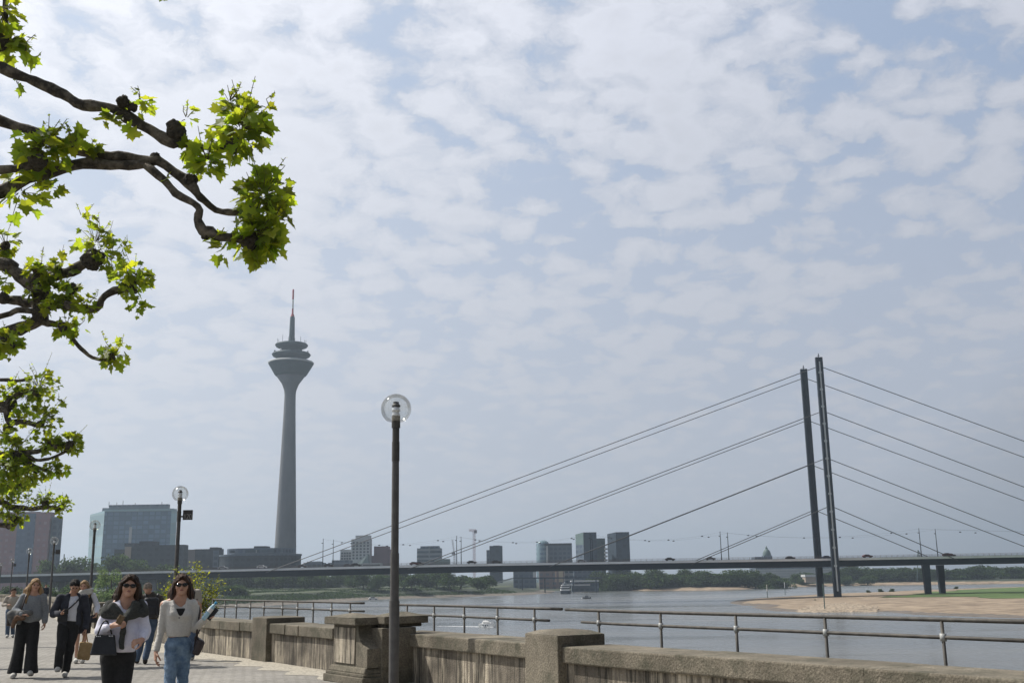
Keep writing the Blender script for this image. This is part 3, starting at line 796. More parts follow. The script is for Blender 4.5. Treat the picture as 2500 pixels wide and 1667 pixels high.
# pylons
def pylon(cx, cy, top, ribs):
    b = MB()
    wx, wy = 3.0, 1.7
    b.box((cx-wx/2, cy-wy/2, -9.6), (cx-0.5, cy+wy/2, top)); b.box((cx+0.30, cy-wy/2, -9.6), (cx+wx/2, cy+wy/2, top))
    b.box((cx-0.499, cy-wy/2+0.45, -9.6), (cx+0.299, cy+wy/2-0.02, top-0.02))
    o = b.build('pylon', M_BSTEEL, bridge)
    b = MB(); 
    k = 0
    z = top-7.5
    while z > -2:
        b.box((cx-wx/2+0.7, cy-wy/2-0.22, z), (cx+0.45, cy-wy/2-0.005, z+0.9)); z -= 7.75
    b.box((cx-0.30, cy-wy/2-0.1, -6), (cx+0.28, cy-wy/2+0.43, top-2))
    if ribs: b.build('ladder', mat('ladder_steel', (0.48, 0.53, 0.56), None, 0.6), o)
    MB().box((cx-0.15, cy-0.15, top), (cx+0.15, cy+0.15, top+1.8)).box((cx-0.6, cy-0.05, top+0.6), (cx+0.6, cy+0.05, top+0.8)).build('beacon', M_BSTEEL, o)
    b = MB(); b.box((cx-2.6, cy-1.9, -10), (cx+2.6, cy+1.9, -8.6)); b.build('footing', M_CONC, o)
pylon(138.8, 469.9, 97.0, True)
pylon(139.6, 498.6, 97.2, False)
def stays(cy, cx, side_y, px_attach):
    for k, zt in enumerate((30.5, 51.5, 72.5, 93.0)):
        for sgn, L in ((-1, 62.0), (1, 54.5)):
            ax = cx+sgn*L*(k+1)
            z0 = dz(ax)
            b = MB()
            b.tube([(cx, cy, zt), (ax, side_y, z0-1.8)], 0.17, 6)
            b.build('stay_cable', M_CABLE, bridge)
            h = MB(); h.tube([(cx-2.0*sgn*-1, cy, zt-0.7), (cx, cy, zt)], 0.28, 6)
    return
stays(469.9, 138.8, YN-0.3, 0)
stays(498.6, 139.6, YF+0.3, 0)
def rpier(px, Y):
    p = atY(px, 1455, Y)
    return p.x
for Y, px in ((476.0, 2267), (493.0, 2302)):
    x = rpier(px, Y)
    for xx in (x,):
        MB().hexa([(xx-1.1, Y-1.1, -9.5), (xx+1.1, Y-1.1, -9.5), (xx+1.1, Y+1.1, -9.5), (xx-1.1, Y+1.1, -9.5)],
                  [(xx-1.5, Y-1.1, dz(xx)-3.6), (xx+1.5, Y-1.1, dz(xx)-3.6), (xx+1.5, Y+1.1, dz(xx)-3.6), (xx-1.5, Y+1.1, dz(xx)-3.6)]).build('support', M_BSTEEL, bridge)
for x in (310, 400):
    for Y in (478, 491): MB().box((x-1.3, Y-1.1, -9), (x+1.3, Y+1.1, dz(x)-3.6)).build('support', M_BSTEEL, bridge)
for x, wd in ((-160, 3), (-205, 3), (-290, 4)):
    for Y in (478, 491): MB().box((x-wd/2, Y-1.3, -5), (x+wd/2, Y+1.3, dz(x)-3.6)).build('support', M_CONC, bridge)
# masts on the deck and the lamps strung between them
def mast_at(px, yy, lab, hgt=12.5):
    p = atY(px, 1370, yy); x = p.x
    t = thing('deck_mast', lab, 'mast', (x, yy, dz(x)), 'thin masts on the bridge deck')
    MB().tube([(x, yy, dz(x)), (x, yy, dz(x)+hgt)], [0.22, 0.12], 6).build('pole', M_BSTEEL, t)
    MB().box((x-0.7, yy-0.1, dz(x)+hgt-2.2), (x+0.1, yy+0.1, dz(x)+hgt-1.9)).build('arm', M_BSTEEL, t)
    return (x, yy, dz(x)+hgt-0.3)
mp_ = [(788, 'left of the white tower block', 478), (813, 'left of the low wing of the white tower block', 491), (1115, 'just right of the leaning crane', 478), (1126, 'between the two cranes', 491),
       (1443, 'left of the pair before the dark tower', 478), (1447, 'right of the pair before the dark tower', 491), (1762, 'left one of the pair before the domed building', 478), (1780, 'right one of the pair before the domed building', 491),
       (2251, 'left one above the short bridge support', 478), (2291, 'right one above the short bridge support', 491)]
tops = {478: [], 491: []}
for px, lab, yy in mp_:
    tops[yy].append(mast_at(px, yy, 'thin mast on the bridge deck, ' + lab))
for yy, lab in ((478, 'nearer'), (491, 'farther')):
    T = sorted(tops[yy]); t = thing('lamp_wire', lab+' overhead wire strung with small lamps above the bridge deck', 'lamp wire', (T[0][0], yy, T[0][2]))
    pts = []
    for a, c in zip(T, T[1:]):
        for k in range(12):
            u = k/12; pts.append((a[0]+(c[0]-a[0])*u, yy, a[2]+(c[2]-a[2])*u-4*3.0*u*(1-u)))
    pts.append(T[-1]); pts += [(T[-1][0]+60, yy, T[-1][2]-2.5), (T[-1][0]+110, yy, T[-1][2]-2)]
    MB().tube(pts, 0.022, 4).build('wire', M_CABLE, t)
    for a, c in zip(T, T[1:]+[(T[-1][0]+130, yy, T[-1][2])]):
        for u in (0.14, 0.42, 0.60, 0.86):
            x = a[0]+(c[0]-a[0])*u; z = a[2]+(c[2]-a[2])*u-12.0*u*(1-u)-0.25
            MB().lathe([(0.1, 0.25), (0.45, 0.12), (0.55, -0.1), (0.1, -0.2)], (x, yy, z), 8).build('lamp', M_BSTEEL, t)
# traffic
CARCOL = {'black': (0.015, 0.015, 0.017), 'grey': (0.10, 0.10, 0.11), 'white': (0.7, 0.7, 0.7), 'red': (0.10, 0.012, 0.012), 'blue': (0.02, 0.035, 0.08), 'silver': (0.35, 0.36, 0.37)}
M_GLASSD = mat('car_glass', (0.02, 0.025, 0.03), None, 0.15)
M_TYRE = mat('tyre_rubber', (0.015, 0.015, 0.015), None, 0.9)
def make_car(colr):
    t = thing('car', 'x', 'car', (0, 0, 0), 'cars driving over the bridge')
    prof = [(-2.15, .3), (2.15, .3), (2.2, .75), (1.95, .9), (1.05, 1.0), (0.45, 1.45), (-1.1, 1.47), (-1.9, 1.0), (-2.2, .95)]
    b = MB(); n = len(prof); b.v = [(x, -.85, z) for x, z in prof]+[(x, .85, z) for x, z in prof]
    b.f = [tuple(range(n)), tuple(range(2*n-1, n-1, -1))]+[(i, n+i, n+(i+1) % n, (i+1) % n) for i in range(n)]
    bevel(b.build('body', mat('car_paint_'+colr, CARCOL[colr], None, 0.3), t), 0.08)
    b = MB(); g = [(0.95, 1.02), (0.42, 1.38), (-1.05, 1.40), (-1.7, 1.02)]
    b.v = [(x, -.862, z) for x, z in g]+[(x, .862, z) for x, z in g]; b.f = [(0, 1, 2, 3), (7, 6, 5, 4), (0, 4, 5, 1), (1, 5, 6, 2), (2, 6, 7, 3), (3, 7, 4, 0)]
    b.build('window', M_GLASSD, t)
    for wx in (-1.35, 1.35):
        for wy in (-.78, .78):
            b = MB(); b.tube([(wx, wy-.1, .32), (wx, wy+.1, .32)], .32, 12); b.build('wheel', M_TYRE, t)
    return t
cp = {}
for px, c, lane, lab in ((738, 'grey', 476, 'left of the first deck mast'), (803, 'black', 476, 'just beyond the first deck mast'), (850, 'grey', 490, 'below the low white wing'), (870, 'black', 476, 'below the white tower block'),
                    (1012, 'red', 476, 'at the left foot of the grey office block'), (1024, 'black', 477, 'under the grey office block'), (1152, 'black', 477, 'beside the tower crane'), (1212, 'black', 476, 'under the small grey block'),
                    (1420, 'silver', 490, 'under the pair of dark towers'), (1636, 'black', 477, 'left of the lower stay cables'), (1735, 'grey', 477, 'left of the domed building'), (1930, 'black', 490, 'between the domed building and the pylons'),
                    (2020, 'blue', 492, 'between the two pylons'), (2119, 'red', 478, 'right of the pylons'), (2315, 'red', 477, 'right of the short support'), (2322, 'black', 490, 'farther right of the short support'),
                    (545, 'silver', 477, 'before the round dark building'), (640, 'white', 477, 'before the round dark building near the big tower')):
    p = atY(px, 1372, lane)
    loc = (p.x, lane, dz(p.x)+0.02)
    if c not in cp: cp[c] = make_car(c); o = cp[c]; o.location = loc
    else: o = copy_tree(cp[c], loc)
    o['label'] = '%s car on the bridge deck, %s' % (c, lab)

# ------------------------------------------------------------------ broadcasting tower
TX, TY = -185.7, 870.0
tw = thing('broadcast_tower', 'tall slender concrete broadcasting tower with a flaring dark pod and red-white mast', 'tower', (TX, TY, 0))
def tz(py, px=708): return atY(px, py, TY).z
def tr_(wpx): return wpx/2/FPX*870*1.03
zz = lambda py: tz(py)
MB().lathe([(tr_(52), -2), (tr_(49.5), zz(1335)), (tr_(43), zz(1230)), (tr_(35), zz(1110)), (tr_(28.5), zz(1010)), (tr_(26.5), zz(965)), (tr_(29), zz(953)), (tr_(40), zz(938)), (tr_(68), zz(918))], (TX, TY, 0), 40).build('shaft', M_CONC, tw, smooth=True)
sh = MB().lathe([(tr_(72), zz(917.5)), (tr_(78), zz(914)), (tr_(107), zz(889)), (tr_(106), zz(886)), (tr_(90), zz(881))], (TX, TY, 0), 48).build('pod', M_TGLASS, tw); smooth_by(sh, 30)
smooth_by(MB().lathe([(tr_(108), zz(888.5)), (tr_(109), zz(887.8)), (tr_(109), zz(886)), (tr_(105), zz(884))], (TX, TY, 0), 48).build('pod_rim', mat('rim_concrete', (0.4, 0.42, 0.42), None, 0.7), tw), 30)
smooth_by(MB().lathe([(tr_(56), zz(882)), (tr_(56), zz(872))], (TX, TY, 0), 32).build('neck', M_TGLASS, tw), 30)
smooth_by(MB().lathe([(tr_(58), zz(876)), (tr_(88), zz(870)), (tr_(93), zz(866)), (tr_(88), zz(863)), (tr_(58), zz(860))], (TX, TY, 0), 40).build('platform', M_TGLASS, tw), 30)
smooth_by(MB().lathe([(tr_(27), zz(862)), (tr_(27), zz(846))], (TX, TY, 0), 32).build('neck', M_TGLASS, tw), 30)
smooth_by(MB().lathe([(tr_(48), zz(853)), (tr_(74), zz(847)), (tr_(79), zz(843)), (tr_(74), zz(840)), (tr_(48), zz(837))], (TX, TY, 0), 40).build('platform', M_TGLASS, tw), 30)
smooth_by(MB().lathe([(tr_(14.5), zz(838)), (tr_(11.5), zz(776)), (tr_(10), zz(773))], (TX, TY, 0), 20).build('mast', M_TGLASS, tw), 30)
smooth_by(MB().lathe([(tr_(10), zz(773)), (tr_(4.5), zz(765)), (tr_(4.2), zz(754))], (TX, TY, 0), 12).build('antenna', M_TRED, tw), 30)
smooth_by(MB().lathe([(tr_(4), zz(754)), (tr_(4), zz(731))], (TX, TY, 0), 12).build('antenna', M_WHITE, tw), 30)
smooth_by(MB().lathe([(tr_(4.4), zz(731)), (tr_(4.4), zz(708)), (tr_(1.5), zz(706))], (TX, TY, 0), 12).build('antenna', M_TRED, tw), 30)
for k in range(14):
    a = k*2*math.pi/14+0.2; r_ = tr_(68); h_ = (3, 2, 6, 4, 2, 3, 2, 4, 2, 5, 3, 2, 4, 2)[k]
    MB().tube([(TX+r_*math.cos(a), TY+r_*math.sin(a), zz(841)), (TX+r_*math.cos(a), TY+r_*math.sin(a), zz(838)+h_)], 0.16, 5).build('aerial', M_TGLASS, tw)
for k in range(10):
    a = k*2*math.pi/10+0.5; r_ = tr_(82)
    MB().blob((TX+r_*math.cos(a), TY+r_*math.sin(a), zz(863)+1.0), 0.8, 8, 6).build('dish_antenna', M_WHITE if k % 3 == 0 else M_TGLASS, tw)

# ------------------------------------------------------------------ buildings
def bmat(name, c1, c2, win, sx_=1/3.5, sz_=1/3.6, frac=(0.55, 0.5), rough=0.7):
    """facade with rows of window openings as a surface pattern"""
    m = bpy.data.materials.new(name); m.use_nodes = True
    nt = m.node_tree; b = nt.nodes['Principled BSDF']; b.inputs['Roughness'].default_value = rough; b.inputs['Specular IOR Level'].default_value = .2
    tc = nt.nodes.new('ShaderNodeTexCoord'); s = nt.nodes.new('ShaderNodeSeparateXYZ'); nt.links.new(tc.outputs['Object'], s.inputs[0])
    h = math_(nt, 'ADD', s.outputs[0], s.outputs[1])
    u = math_(nt, 'FRACT', math_(nt, 'MULTIPLY', h, sx_)); v = math_(nt, 'FRACT', math_(nt, 'MULTIPLY', s.outputs[2], sz_))
    inu = math_(nt, 'LESS_THAN', u, frac[0]); inv = math_(nt, 'LESS_THAN', v, frac[1])
    geo = nt.nodes.new('ShaderNodeNewGeometry'); gs = nt.nodes.new('ShaderNodeSeparateXYZ'); nt.links.new(geo.outputs['Normal'], gs.inputs[0])
    side = math_(nt, 'LESS_THAN', math_(nt, 'ABSOLUTE', gs.outputs[2]), 0.5)
    w_ = math_(nt, 'MULTIPLY', math_(nt, 'MULTIPLY', inu, inv), side)
    n = node(nt, 'ShaderNodeTexNoise', Scale=0.15, Detail=4.0); nt.links.new(tc.outputs['Object'], n.inputs['Vector'])
    base = ramp(nt, n.outputs['Fac'], [(0.35, c1), (0.65, c2)])
    n2 = node(nt, 'ShaderNodeTexWhiteNoise'); fl = nt.nodes.new('ShaderNodeVectorMath'); fl.operation = 'FLOOR'
    sc = nt.nodes.new('ShaderNodeVectorMath'); sc.operation = 'MULTIPLY'; nt.links.new(tc.outputs['Object'], sc.inputs[0]); sc.inputs[1].default_value = (sx_, sx_, sz_)
    nt.links.new(sc.outputs[0], fl.inputs[0]); nt.links.new(fl.outputs[0], n2.inputs['Vector'])
    wc = mixc(nt, n2.outputs['Value'], win, tuple(x*1.7 for x in win))
    nt.links.new(mixc(nt, w_, base, wc), b.inputs['Base Color'])
    return m
B_RED = bmat('red_clad_facade', (0.33, 0.20, 0.215), (0.36, 0.22, 0.23), (0.24, 0.17, 0.19), frac=(0.5, 0.45))
B_REDB = bmat('blue_clad_facade', (0.12, 0.165, 0.24), (0.14, 0.18, 0.26), (0.10, 0.13, 0.19))
B_GLASSL = bmat('pale_glass_facade', (0.34, 0.46, 0.48), (0.38, 0.50, 0.52), (0.22, 0.32, 0.35), 1/60, 1/9, (0.97, 0.86), 0.3)
B_GLASSD = bmat('blue_glass_facade', (0.085, 0.15, 0.22), (0.11, 0.175, 0.245), (0.10, 0.16, 0.235), 1/5, 1/3.8, (0.8, 0.72), 0.25)
B_DARK = bmat('dark_office_facade', (0.035, 0.048, 0.062), (0.05, 0.062, 0.075), (0.02, 0.03, 0.04), 1/4.0, 1/3.7, (0.6, 0.5))
B_BEIGE = mat('beige_render', (0.34, 0.28, 0.22), (0.40, 0.33, 0.27), 0.8, 0.1)
B_WHITE = mat('white_render', (0.42, 0.44, 0.45), (0.50, 0.51, 0.52), 0.8, 0.08)
B_MAROON = mat('dark_red_brick', (0.13, 0.055, 0.075), (0.155, 0.07, 0.085), 0.85, 0.1)
B_GREY = bmat('grey_banded_facade', (0.22, 0.25, 0.28), (0.26, 0.29, 0.32), (0.05, 0.07, 0.09), 1/90, 1/4.0, (0.99, 0.5))
B_BLUEG = bmat('blue_grey_facade', (0.10, 0.135, 0.175), (0.13, 0.16, 0.20), (0.05, 0.07, 0.10), 1/4, 1/4, (0.65, 0.55))
B_TEAL = mat('pale_teal_cladding', (0.11, 0.17, 0.165), (0.13, 0.19, 0.185), 0.6, 0.1)
B_TOWER = bmat('dark_blue_tower_facade', (0.035, 0.055, 0.078), (0.045, 0.066, 0.09), (0.024, 0.038, 0.055), 1/3.5, 1/4, (0.7, 0.6))
B_WIN = mat('window_glass_dark', (0.05, 0.06, 0.07), None, 0.3)
B_ROOF = mat('grey_roof', (0.10, 0.11, 0.12), (0.13, 0.14, 0.15), 0.8, 0.1)
def bld(name, lab, x0, x1, ytop, Y, depth, m, parts=(), cat='building', slant=(0, 0), zb=-2.5, left=None, bmm=None):
    """x0,x1,ytop picture columns/row of the front face at distance Y; parts=(name,x0,x1,y0,y1,proud,depth,mat)"""
    a = atY(x0, ytop, Y); b_ = atY(x1, ytop, Y); cx = (a.x+b_.x)/2; z = a.z
    t = thing(name, lab, cat, (cx, Y, zb))
    s = MB(); s.hexa([(a.x, Y, zb), (b_.x, Y, zb), (b_.x, Y+depth, zb), (a.x, Y+depth, zb)],
                     [(a.x+slant[0], Y, z), (b_.x+slant[1], Y, z), (b_.x+slant[1], Y+depth, z), (a.x+slant[0], Y+depth, z)])
    body = s.build('facade', m, t)
    for nm, u0, u1, v0, v1, pr, dp, mm in parts:
        p = atY(u0, v0, Y); q = atY(u1, v1, Y)
        MB().box((p.x, Y-pr, min(p.z, q.z)), (q.x, Y-pr+dp, max(p.z, q.z))).build(nm, mm, t)
    return t, a, b_
bld('office_tower', 'big dull red slab tower with a blue vertical band behind the left lamps', -60, 123, 1252, 700, 7, B_RED,
    [('blue_band', 45, 76, 1253, 1400, 0.3, 1, B_REDB), ('side_wing', 123.3, 134, 1261, 1400, -2, 4, B_BLUEG), ('roof_edge', 20, 92, 1249, 1252.2, -2, 4, B_ROOF)])
t, a, b_ = bld('glass_office_block', 'large blue glass office block with pale slanting side behind the 120 lamp', 256, 419, 1246, 900, 7, B_GLASSD,
    [('white_spine', 316.5, 320.5, 1286, 1326, 0.5, 1.4, B_WHITE), ('roof_band', 256, 425, 1243.5, 1246.2, 0.6, 8, B_GLASSL), ('penthouse', 264, 408, 1232, 1244, -2, 5, B_BLUEG), ('penthouse', 240, 264, 1238, 1252, -9, 6, B_BLUEG),
     ('edge_fin', 419, 425, 1246, 1380, 0.5, 1, B_GLASSL)])
p0 = atY(220, 1256, 925); p1 = atY(215, 1380, 925)
MB().hexa([(p1.x, 925, -2.5), (a.x-0.5, 899.8, -2.5), (a.x-0.5, 908, -2.5), (p1.x, 928, -2.5)], [(p0.x, 925, p0.z), (a.x, 899.8, a.z), (a.x, 908, a.z), (p0.x, 928, p0.z)]).build('pale_side', B_GLASSL, t)
for k, (u, h_) in enumerate(((266, 3), (285, 2.4), (300, 4), (330, 2), (395, 3))):
    q = atY(u, 1233, 915); MB().tube([(q.x, 915, q.z-1), (q.x, 915, q.z+h_)], 0.25, 5).build('roof_pipe', B_ROOF, t)
bld('low_office_block', 'dark low office block with a beige corner stack in front of the glass block', 308, 449, 1331, 720, 10, B_DARK,
    [('roof_box', 335, 366, 1320, 1331, -4, 15, B_DARK), ('roof_box', 300, 324, 1325, 1334, -3, 12, B_DARK), ('beige_stack', 306, 319.5, 1334, 1362, 0.6, 5, B_BEIGE), ('low_wing', 278, 306, 1340, 1372, -1, 20, B_DARK)])
bld('mid_office_block', 'dark flat office block with a paler left bay between two lamps', 475, 541, 1340, 760, 6, B_DARK,
    [('pale_bay', 450, 474.5, 1341, 1386, 0.2, 6, mat('grey_pink_render', (0.20, 0.17, 0.165), None, 0.8)), ('roof_box', 508, 527, 1335, 1340, -4, 12, B_DARK), ('pale_bay', 521, 533, 1343, 1385, 0.4, 4, B_BLUEG)])
# round dark parliament-like building: overlapping drums
q0 = atY(632, 1337, 740)
pt = thing('round_dark_building', 'long dark building with rounded ends and banded roof storey beside the tower foot', 'building', (q0.x, 740, -2.5))
ll = atY(522, 1337, 740).x; rr = atY(722, 1337, 740).x; ztp = q0.z
def stadium(x0, x1, yc, r, n=14):
    P_ = [(x1-r+r*math.sin(math.pi*k/n), yc-r*math.cos(math.pi*k/n)) for k in range(n+1)]+[(x0+r-r*math.sin(math.pi*k/n), yc+r*math.cos(math.pi*k/n)) for k in range(n+1)]
    return P_
MB().prism(stadium(ll, rr, 758, 18), -2.5, ztp-5.2).build('facade', B_DARK, pt)
MB().prism(stadium(ll-0.5, rr+0.5, 758, 18.5), ztp-5.2, ztp-4.0).build('cornice', B_BLUEG, pt)
MB().prism(stadium(ll+5, rr-4, 758, 16), ztp-4.0, ztp).build('roof_storey', B_BLUEG, pt)
for u0, u1 in ((560, 572), (600, 630), (638, 668), (684, 690)):
    a_, b2 = atY(u0, 1343, 741), atY(u1, 1343, 741)
    MB().box((a_.x, 741.6, ztp-3.2), (b2.x, 742.5, ztp-1.2)).build('window_band', B_GREY, pt)
a_, b2 = atY(620, 1334, 750), atY(650, 1334, 750)
MB().box((a_.x, 750, ztp), (b2.x, 762, ztp+1.6)).build('roof_box', B_DARK, pt)
# white twisted tower with punched windows
wt = thing('white_block', 'white stepped block with punched square windows beside the dark red building', 'building', (atY(880, 1315, 1000).x, 1000, -2.5))
def wface(x0, x1, yt, yb, nr, nc, Y, lean=0.0, dep=14):
    a = atY(x0, yt, Y); c = atY(x1, yb, Y)
    b = MB(); b.hexa([(a.x, Y, -2.5), (c.x, Y, -2.5), (c.x, Y+dep, -2.5), (a.x, Y+dep, -2.5)], [(a.x+lean, Y, a.z), (c.x-lean*.3, Y, a.z), (c.x-lean*.3, Y+dep, a.z), (a.x+lean, Y+dep, a.z)])
    w_ = b.build('wall', B_WHITE, wt)
    for i in range(nr):
        for j in range(nc):
            z = a.z-2.6-(a.z-c.z-3)*(i)/nr; x = a.x+1.6+(c.x-a.x-1.2)*j/nc
            MB().box((x, Y-0.18, z-1.7), (x+1.9, Y+0.1, z)).build('window', B_WIN, w_)
wface(857, 903, 1315.5, 1368, 6, 5, 1000, 0.4)
wface(829, 857, 1341, 1368, 3, 4, 1003, 0.8)
a_, b2 = atY(868, 1306.5, 1001), atY(903, 1306.5, 1001)
MB().box((a_.x, 1001, atY(868, 1316, 1001).z), (b2.x, 1012, a_.z)).build('penthouse', B_WHITE, wt)
a_, b2 = atY(872, 1366, 996), atY(906, 1352, 996)
MB().hexa([(a_.x-6, 985, -2.5), (b2.x, 985, -2.5), (b2.x, 999, -2.5), (a_.x-6, 999, -2.5)], [(a_.x, 990, 16), (b2.x-2, 990, b2.z), (b2.x-2, 999, b2.z), (a_.x, 999, 16)]).build('sloping_base', B_TEAL, wt)
bld('low_grey_building', 'low blue-grey building at the foot of the white block', 810, 853, 1367, 960, 20, B_BLUEG, [('side_wing', 800, 810, 1373, 1390, -2, 12, B_BLUEG)])
bld('low_grey_building', 'small low building with pale roof beside the first deck mast', 741, 786, 1373, 900, 20, B_BLUEG, [('roof', 748, 780, 1370, 1373, -2, 14, B_GREY)])
bld('dark_red_building', 'dark red windowless stepped block left of the tall lamp post', 913, 947, 1333, 1010, 20, B_MAROON,
    [('side_wing', 947.2, 962, 1340.5, 1392, -1, 18, B_MAROON), ('low_wing', 902, 913, 1356, 1392, -1, 18, B_MAROON)])
bld('low_white_building', 'long low white building with small windows below the dark red block', 884, 930, 1374, 950, 12, B_WHITE, [('window_band', 886, 928, 1378, 1380, 0.2, 0.5, B_WIN)])
t, a, b_ = bld('grey_office_block', 'pale grey banded office block right of the tall lamp post', 1018, 1076, 1338, 1000, 20, B_GREY,
    [('penthouse', 1026, 1071, 1332.5, 1338, -2, 14, B_BLUEG), ('stair_core', 1043, 1051, 1335, 1392, 0.8, 3, B_GREY), ('low_wing', 1060, 1098, 1364.5, 1392, 3, 12, B_TEAL)])
bld('small_grey_block', 'small dark grey block standing alone right of the tower crane', 1195, 1226, 1332, 1000, 20, B_TOWER, [('side_wing', 1187.5, 1195, 1342, 1395, -1, 16, B_BLUEG), ('roof_edge', 1204, 1220, 1330.6, 1332, -4, 8, B_ROOF)])
# curved glass building with slab wing
cg = thing('glass_round_tower', 'rounded pale glass tower with a dark slab wing left of the twin dark towers', 'building', (atY(1325, 1318, 960).x, 960, -2.5))
a_, b2 = atY(1309, 1318, 960), atY(1342, 1318, 960)
rc = (b2.x-a_.x)/2
smooth_by(MB().lathe([(rc, -2.5), (rc, a_.z-3.5), (rc*.8, a_.z-1.5), (rc*.4, a_.z)], ((a_.x+b2.x)/2, 968, 0), 28).build('round_glass', bmat('curved_glass_facade', (0.16, 0.24, 0.28), (0.19, 0.27, 0.31), (0.08, 0.12, 0.16), 1/70, 1/4, (0.99, 0.5), 0.3), cg), 40)
a_, b2 = atY(1337, 1326, 962), atY(1396, 1326, 962)
MB().box((a_.x, 962, -2.5), (b2.x, 976, a_.z-1.8)).build('slab_wing', B_BLUEG, cg)
MB().box((a_.x-3, 961.5, a_.z-1.8), (b2.x, 976, a_.z)).build('roof_storey', B_DARK, cg)
a_, b2 = atY(1333.5, 1332, 959), atY(1337.5, 1332, 959)
MB().box((a_.x, 958, -2.5), (b2.x, 961.4, a_.z)).build('white_core', B_WHITE, cg)
t, a, b_ = bld('dark_office_tower', 'dark tower with a pale teal upper left side, left of two similar towers', 1424, 1456, 1299, 900, 16, B_TOWER)
p0 = atY(1405, 1304, 914); zlo = atY(1405, 1330, 914).z
MB().hexa([(p0.x, 914, zlo), (a.x-0.05, 900, zlo), (a.x-0.05, 916, zlo), (p0.x, 916, zlo)], [(p0.x, 914, p0.z), (a.x-0.05, 900, a.z), (a.x-0.05, 916, a.z), (p0.x, 916, p0.z)]).build('pale_upper_side', B_TEAL, t)
MB().hexa([(p0.x, 914, -2.5), (a.x-0.05, 900, -2.5), (a.x-0.05, 916, -2.5), (p0.x, 916, -2.5)], [(p0.x, 914, zlo-.1), (a.x-0.05, 900, zlo-.1), (a.x-0.05, 916, zlo-.1), (p0.x, 916, zlo-.1)]).build('dark_lower_side', B_BLUEG, t)
bld('green_grey_tower', 'shorter green-grey block squeezed between the two dark towers', 1456.5, 1477, 1313.5, 930, 14, bmat('green_grey_facade', (0.055, 0.09, 0.09), (0.07, 0.10, 0.10), (0.035, 0.055, 0.06), 1/4, 1/4, (0.6, 0.5)))
t, a, b_ = bld('dark_office_tower', 'dark tower at the right end of the row of towers', 1503, 1536, 1298.5, 905, 16, B_TOWER,
    [('connector', 1478, 1485, 1337+k*9, 1341+k*9, -6, 4, B_WHITE) for k in range(6)])
p0 = atY(1482.5, 1303, 920)
MB().hexa([(p0.x, 920, -2.5), (a.x-0.05, 905, -2.5), (a.x-0.05, 921, -2.5), (p0.x, 921, -2.5)], [(p0.x, 920, p0.z), (a.x-0.05, 905, a.z), (a.x-0.05, 921, a.z), (p0.x, 921, p0.z)]).build('dark_side', B_TOWER, t)
# harbour front buildings seen under the deck
B_PINK = bmat('brick_and_render_facade', (0.20, 0.165, 0.165), (0.235, 0.19, 0.185), (0.10, 0.11, 0.13), 1/5, 1/3.4, (0.5, 0.5))
bld('harbour_building', 'grey-blue harbour building under the bridge with a white corner', 1253, 1309, 1393, 830, 14, B_BLUEG, [('white_corner', 1301, 1309.4, 1396, 1409, 0.3, 3, B_WHITE)], zb=-6)
bld('harbour_building', 'pinkish brick harbour building under the bridge', 1316, 1349, 1385, 850, 14, B_PINK, zb=-7)
bld('harbour_building', 'beige harbour building with two warm bays under the bridge', 1350, 1378, 1385, 850, 14, B_PINK, [('beige_bay', 1355, 1359, 1394, 1420, 0.4, 1, mat('warm_beige', (0.42, 0.30, 0.22), None, .8)), ('beige_bay', 1364, 1375, 1394, 1420, 0.4, 1, mat('cream_render', (0.42, 0.36, 0.26), None, .8))], zb=-7)
bld('harbour_building', 'grey glazed harbour building under the twin towers', 1379, 1400, 1385, 860, 14, B_GREY, zb=-7)
bld('harbour_building', 'dark blue harbour building below the twin towers', 1401, 1470, 1385, 880, 14, B_BLUEG, zb=-7)
t, a, b_ = bld('pavilion', 'long low pavilion with a flat white roof beside the harbour mouth', 1396, 1462, 1422, 820, 10, B_BLUEG, [('roof', 1394, 1462, 1416.5, 1419, 3, 16, B_WHITE), ('terrace_edge', 1383, 1440, 1426, 1428.5, 5, 10, B_WHITE)], zb=-9)
t, a, b_ = bld('footbridge', 'thin dark footbridge across the harbour mouth with pale ramp', 1250, 1465, 1409.5, 800, 3, B_TOWER, cat='footbridge', zb=-9)
for ch in children(t): bpy.data.objects.remove(ch)
q0, q1, q2 = atY(1178, 1428, 760), atY(1253, 1409, 790), atY(1470, 1408, 800)
MB().hexa([(q1.x, 799, q1.z-.9), (q2.x, 799, q2.z-.9), (q2.x, 802, q2.z-.9), (q1.x, 802, q1.z-.9)], [(q1.x, 799, q1.z), (q2.x, 799, q2.z), (q2.x, 802, q2.z), (q1.x, 802, q1.z)]).build('span', B_TOWER, t)
MB().hexa([(q0.x, 760, q0.z-1.2), (q1.x, 799, q1.z-.9), (q1.x, 802, q1.z-.9), (q0.x, 763, q0.z-1.2)], [(q0.x, 760, q0.z), (q1.x, 799, q1.z), (q1.x, 802, q1.z), (q0.x, 763, q0.z)]).build('ramp', B_WHITE, t)
for u in (1275, 1330, 1400, 1455): 
    q = atY(u, 1409, 800); MB().box((q.x-.4, 800, -9.6), (q.x+.4, 801, q.z-.9)).build('support', B_TOWER, t)
t, a, b_ = bld('long_terraced_building', 'long grey-white terraced building seen behind the far bank trees', 1845, 2095, 1386, 1120, 30, B_BLUEG,
    [('pale_band', 1845, 2070, 1389+6*k, 1391+6*k, 1.0, 3, B_WHITE) for k in range(4)], zb=-6)
bld('boathouse', 'small boathouse with pale gabled roof left of the near pylon', 1966, 1996, 1407, 960, 10, B_BEIGE, [('roof', 1964, 1998, 1402, 1407.3, 1.5, 14, B_WHITE)], zb=-6)
bld('distant_houses', 'pale low house seen under the bridge at right of the pylons', 2130, 2165, 1386, 1150, 14, B_WHITE, zb=-5, cat='house')
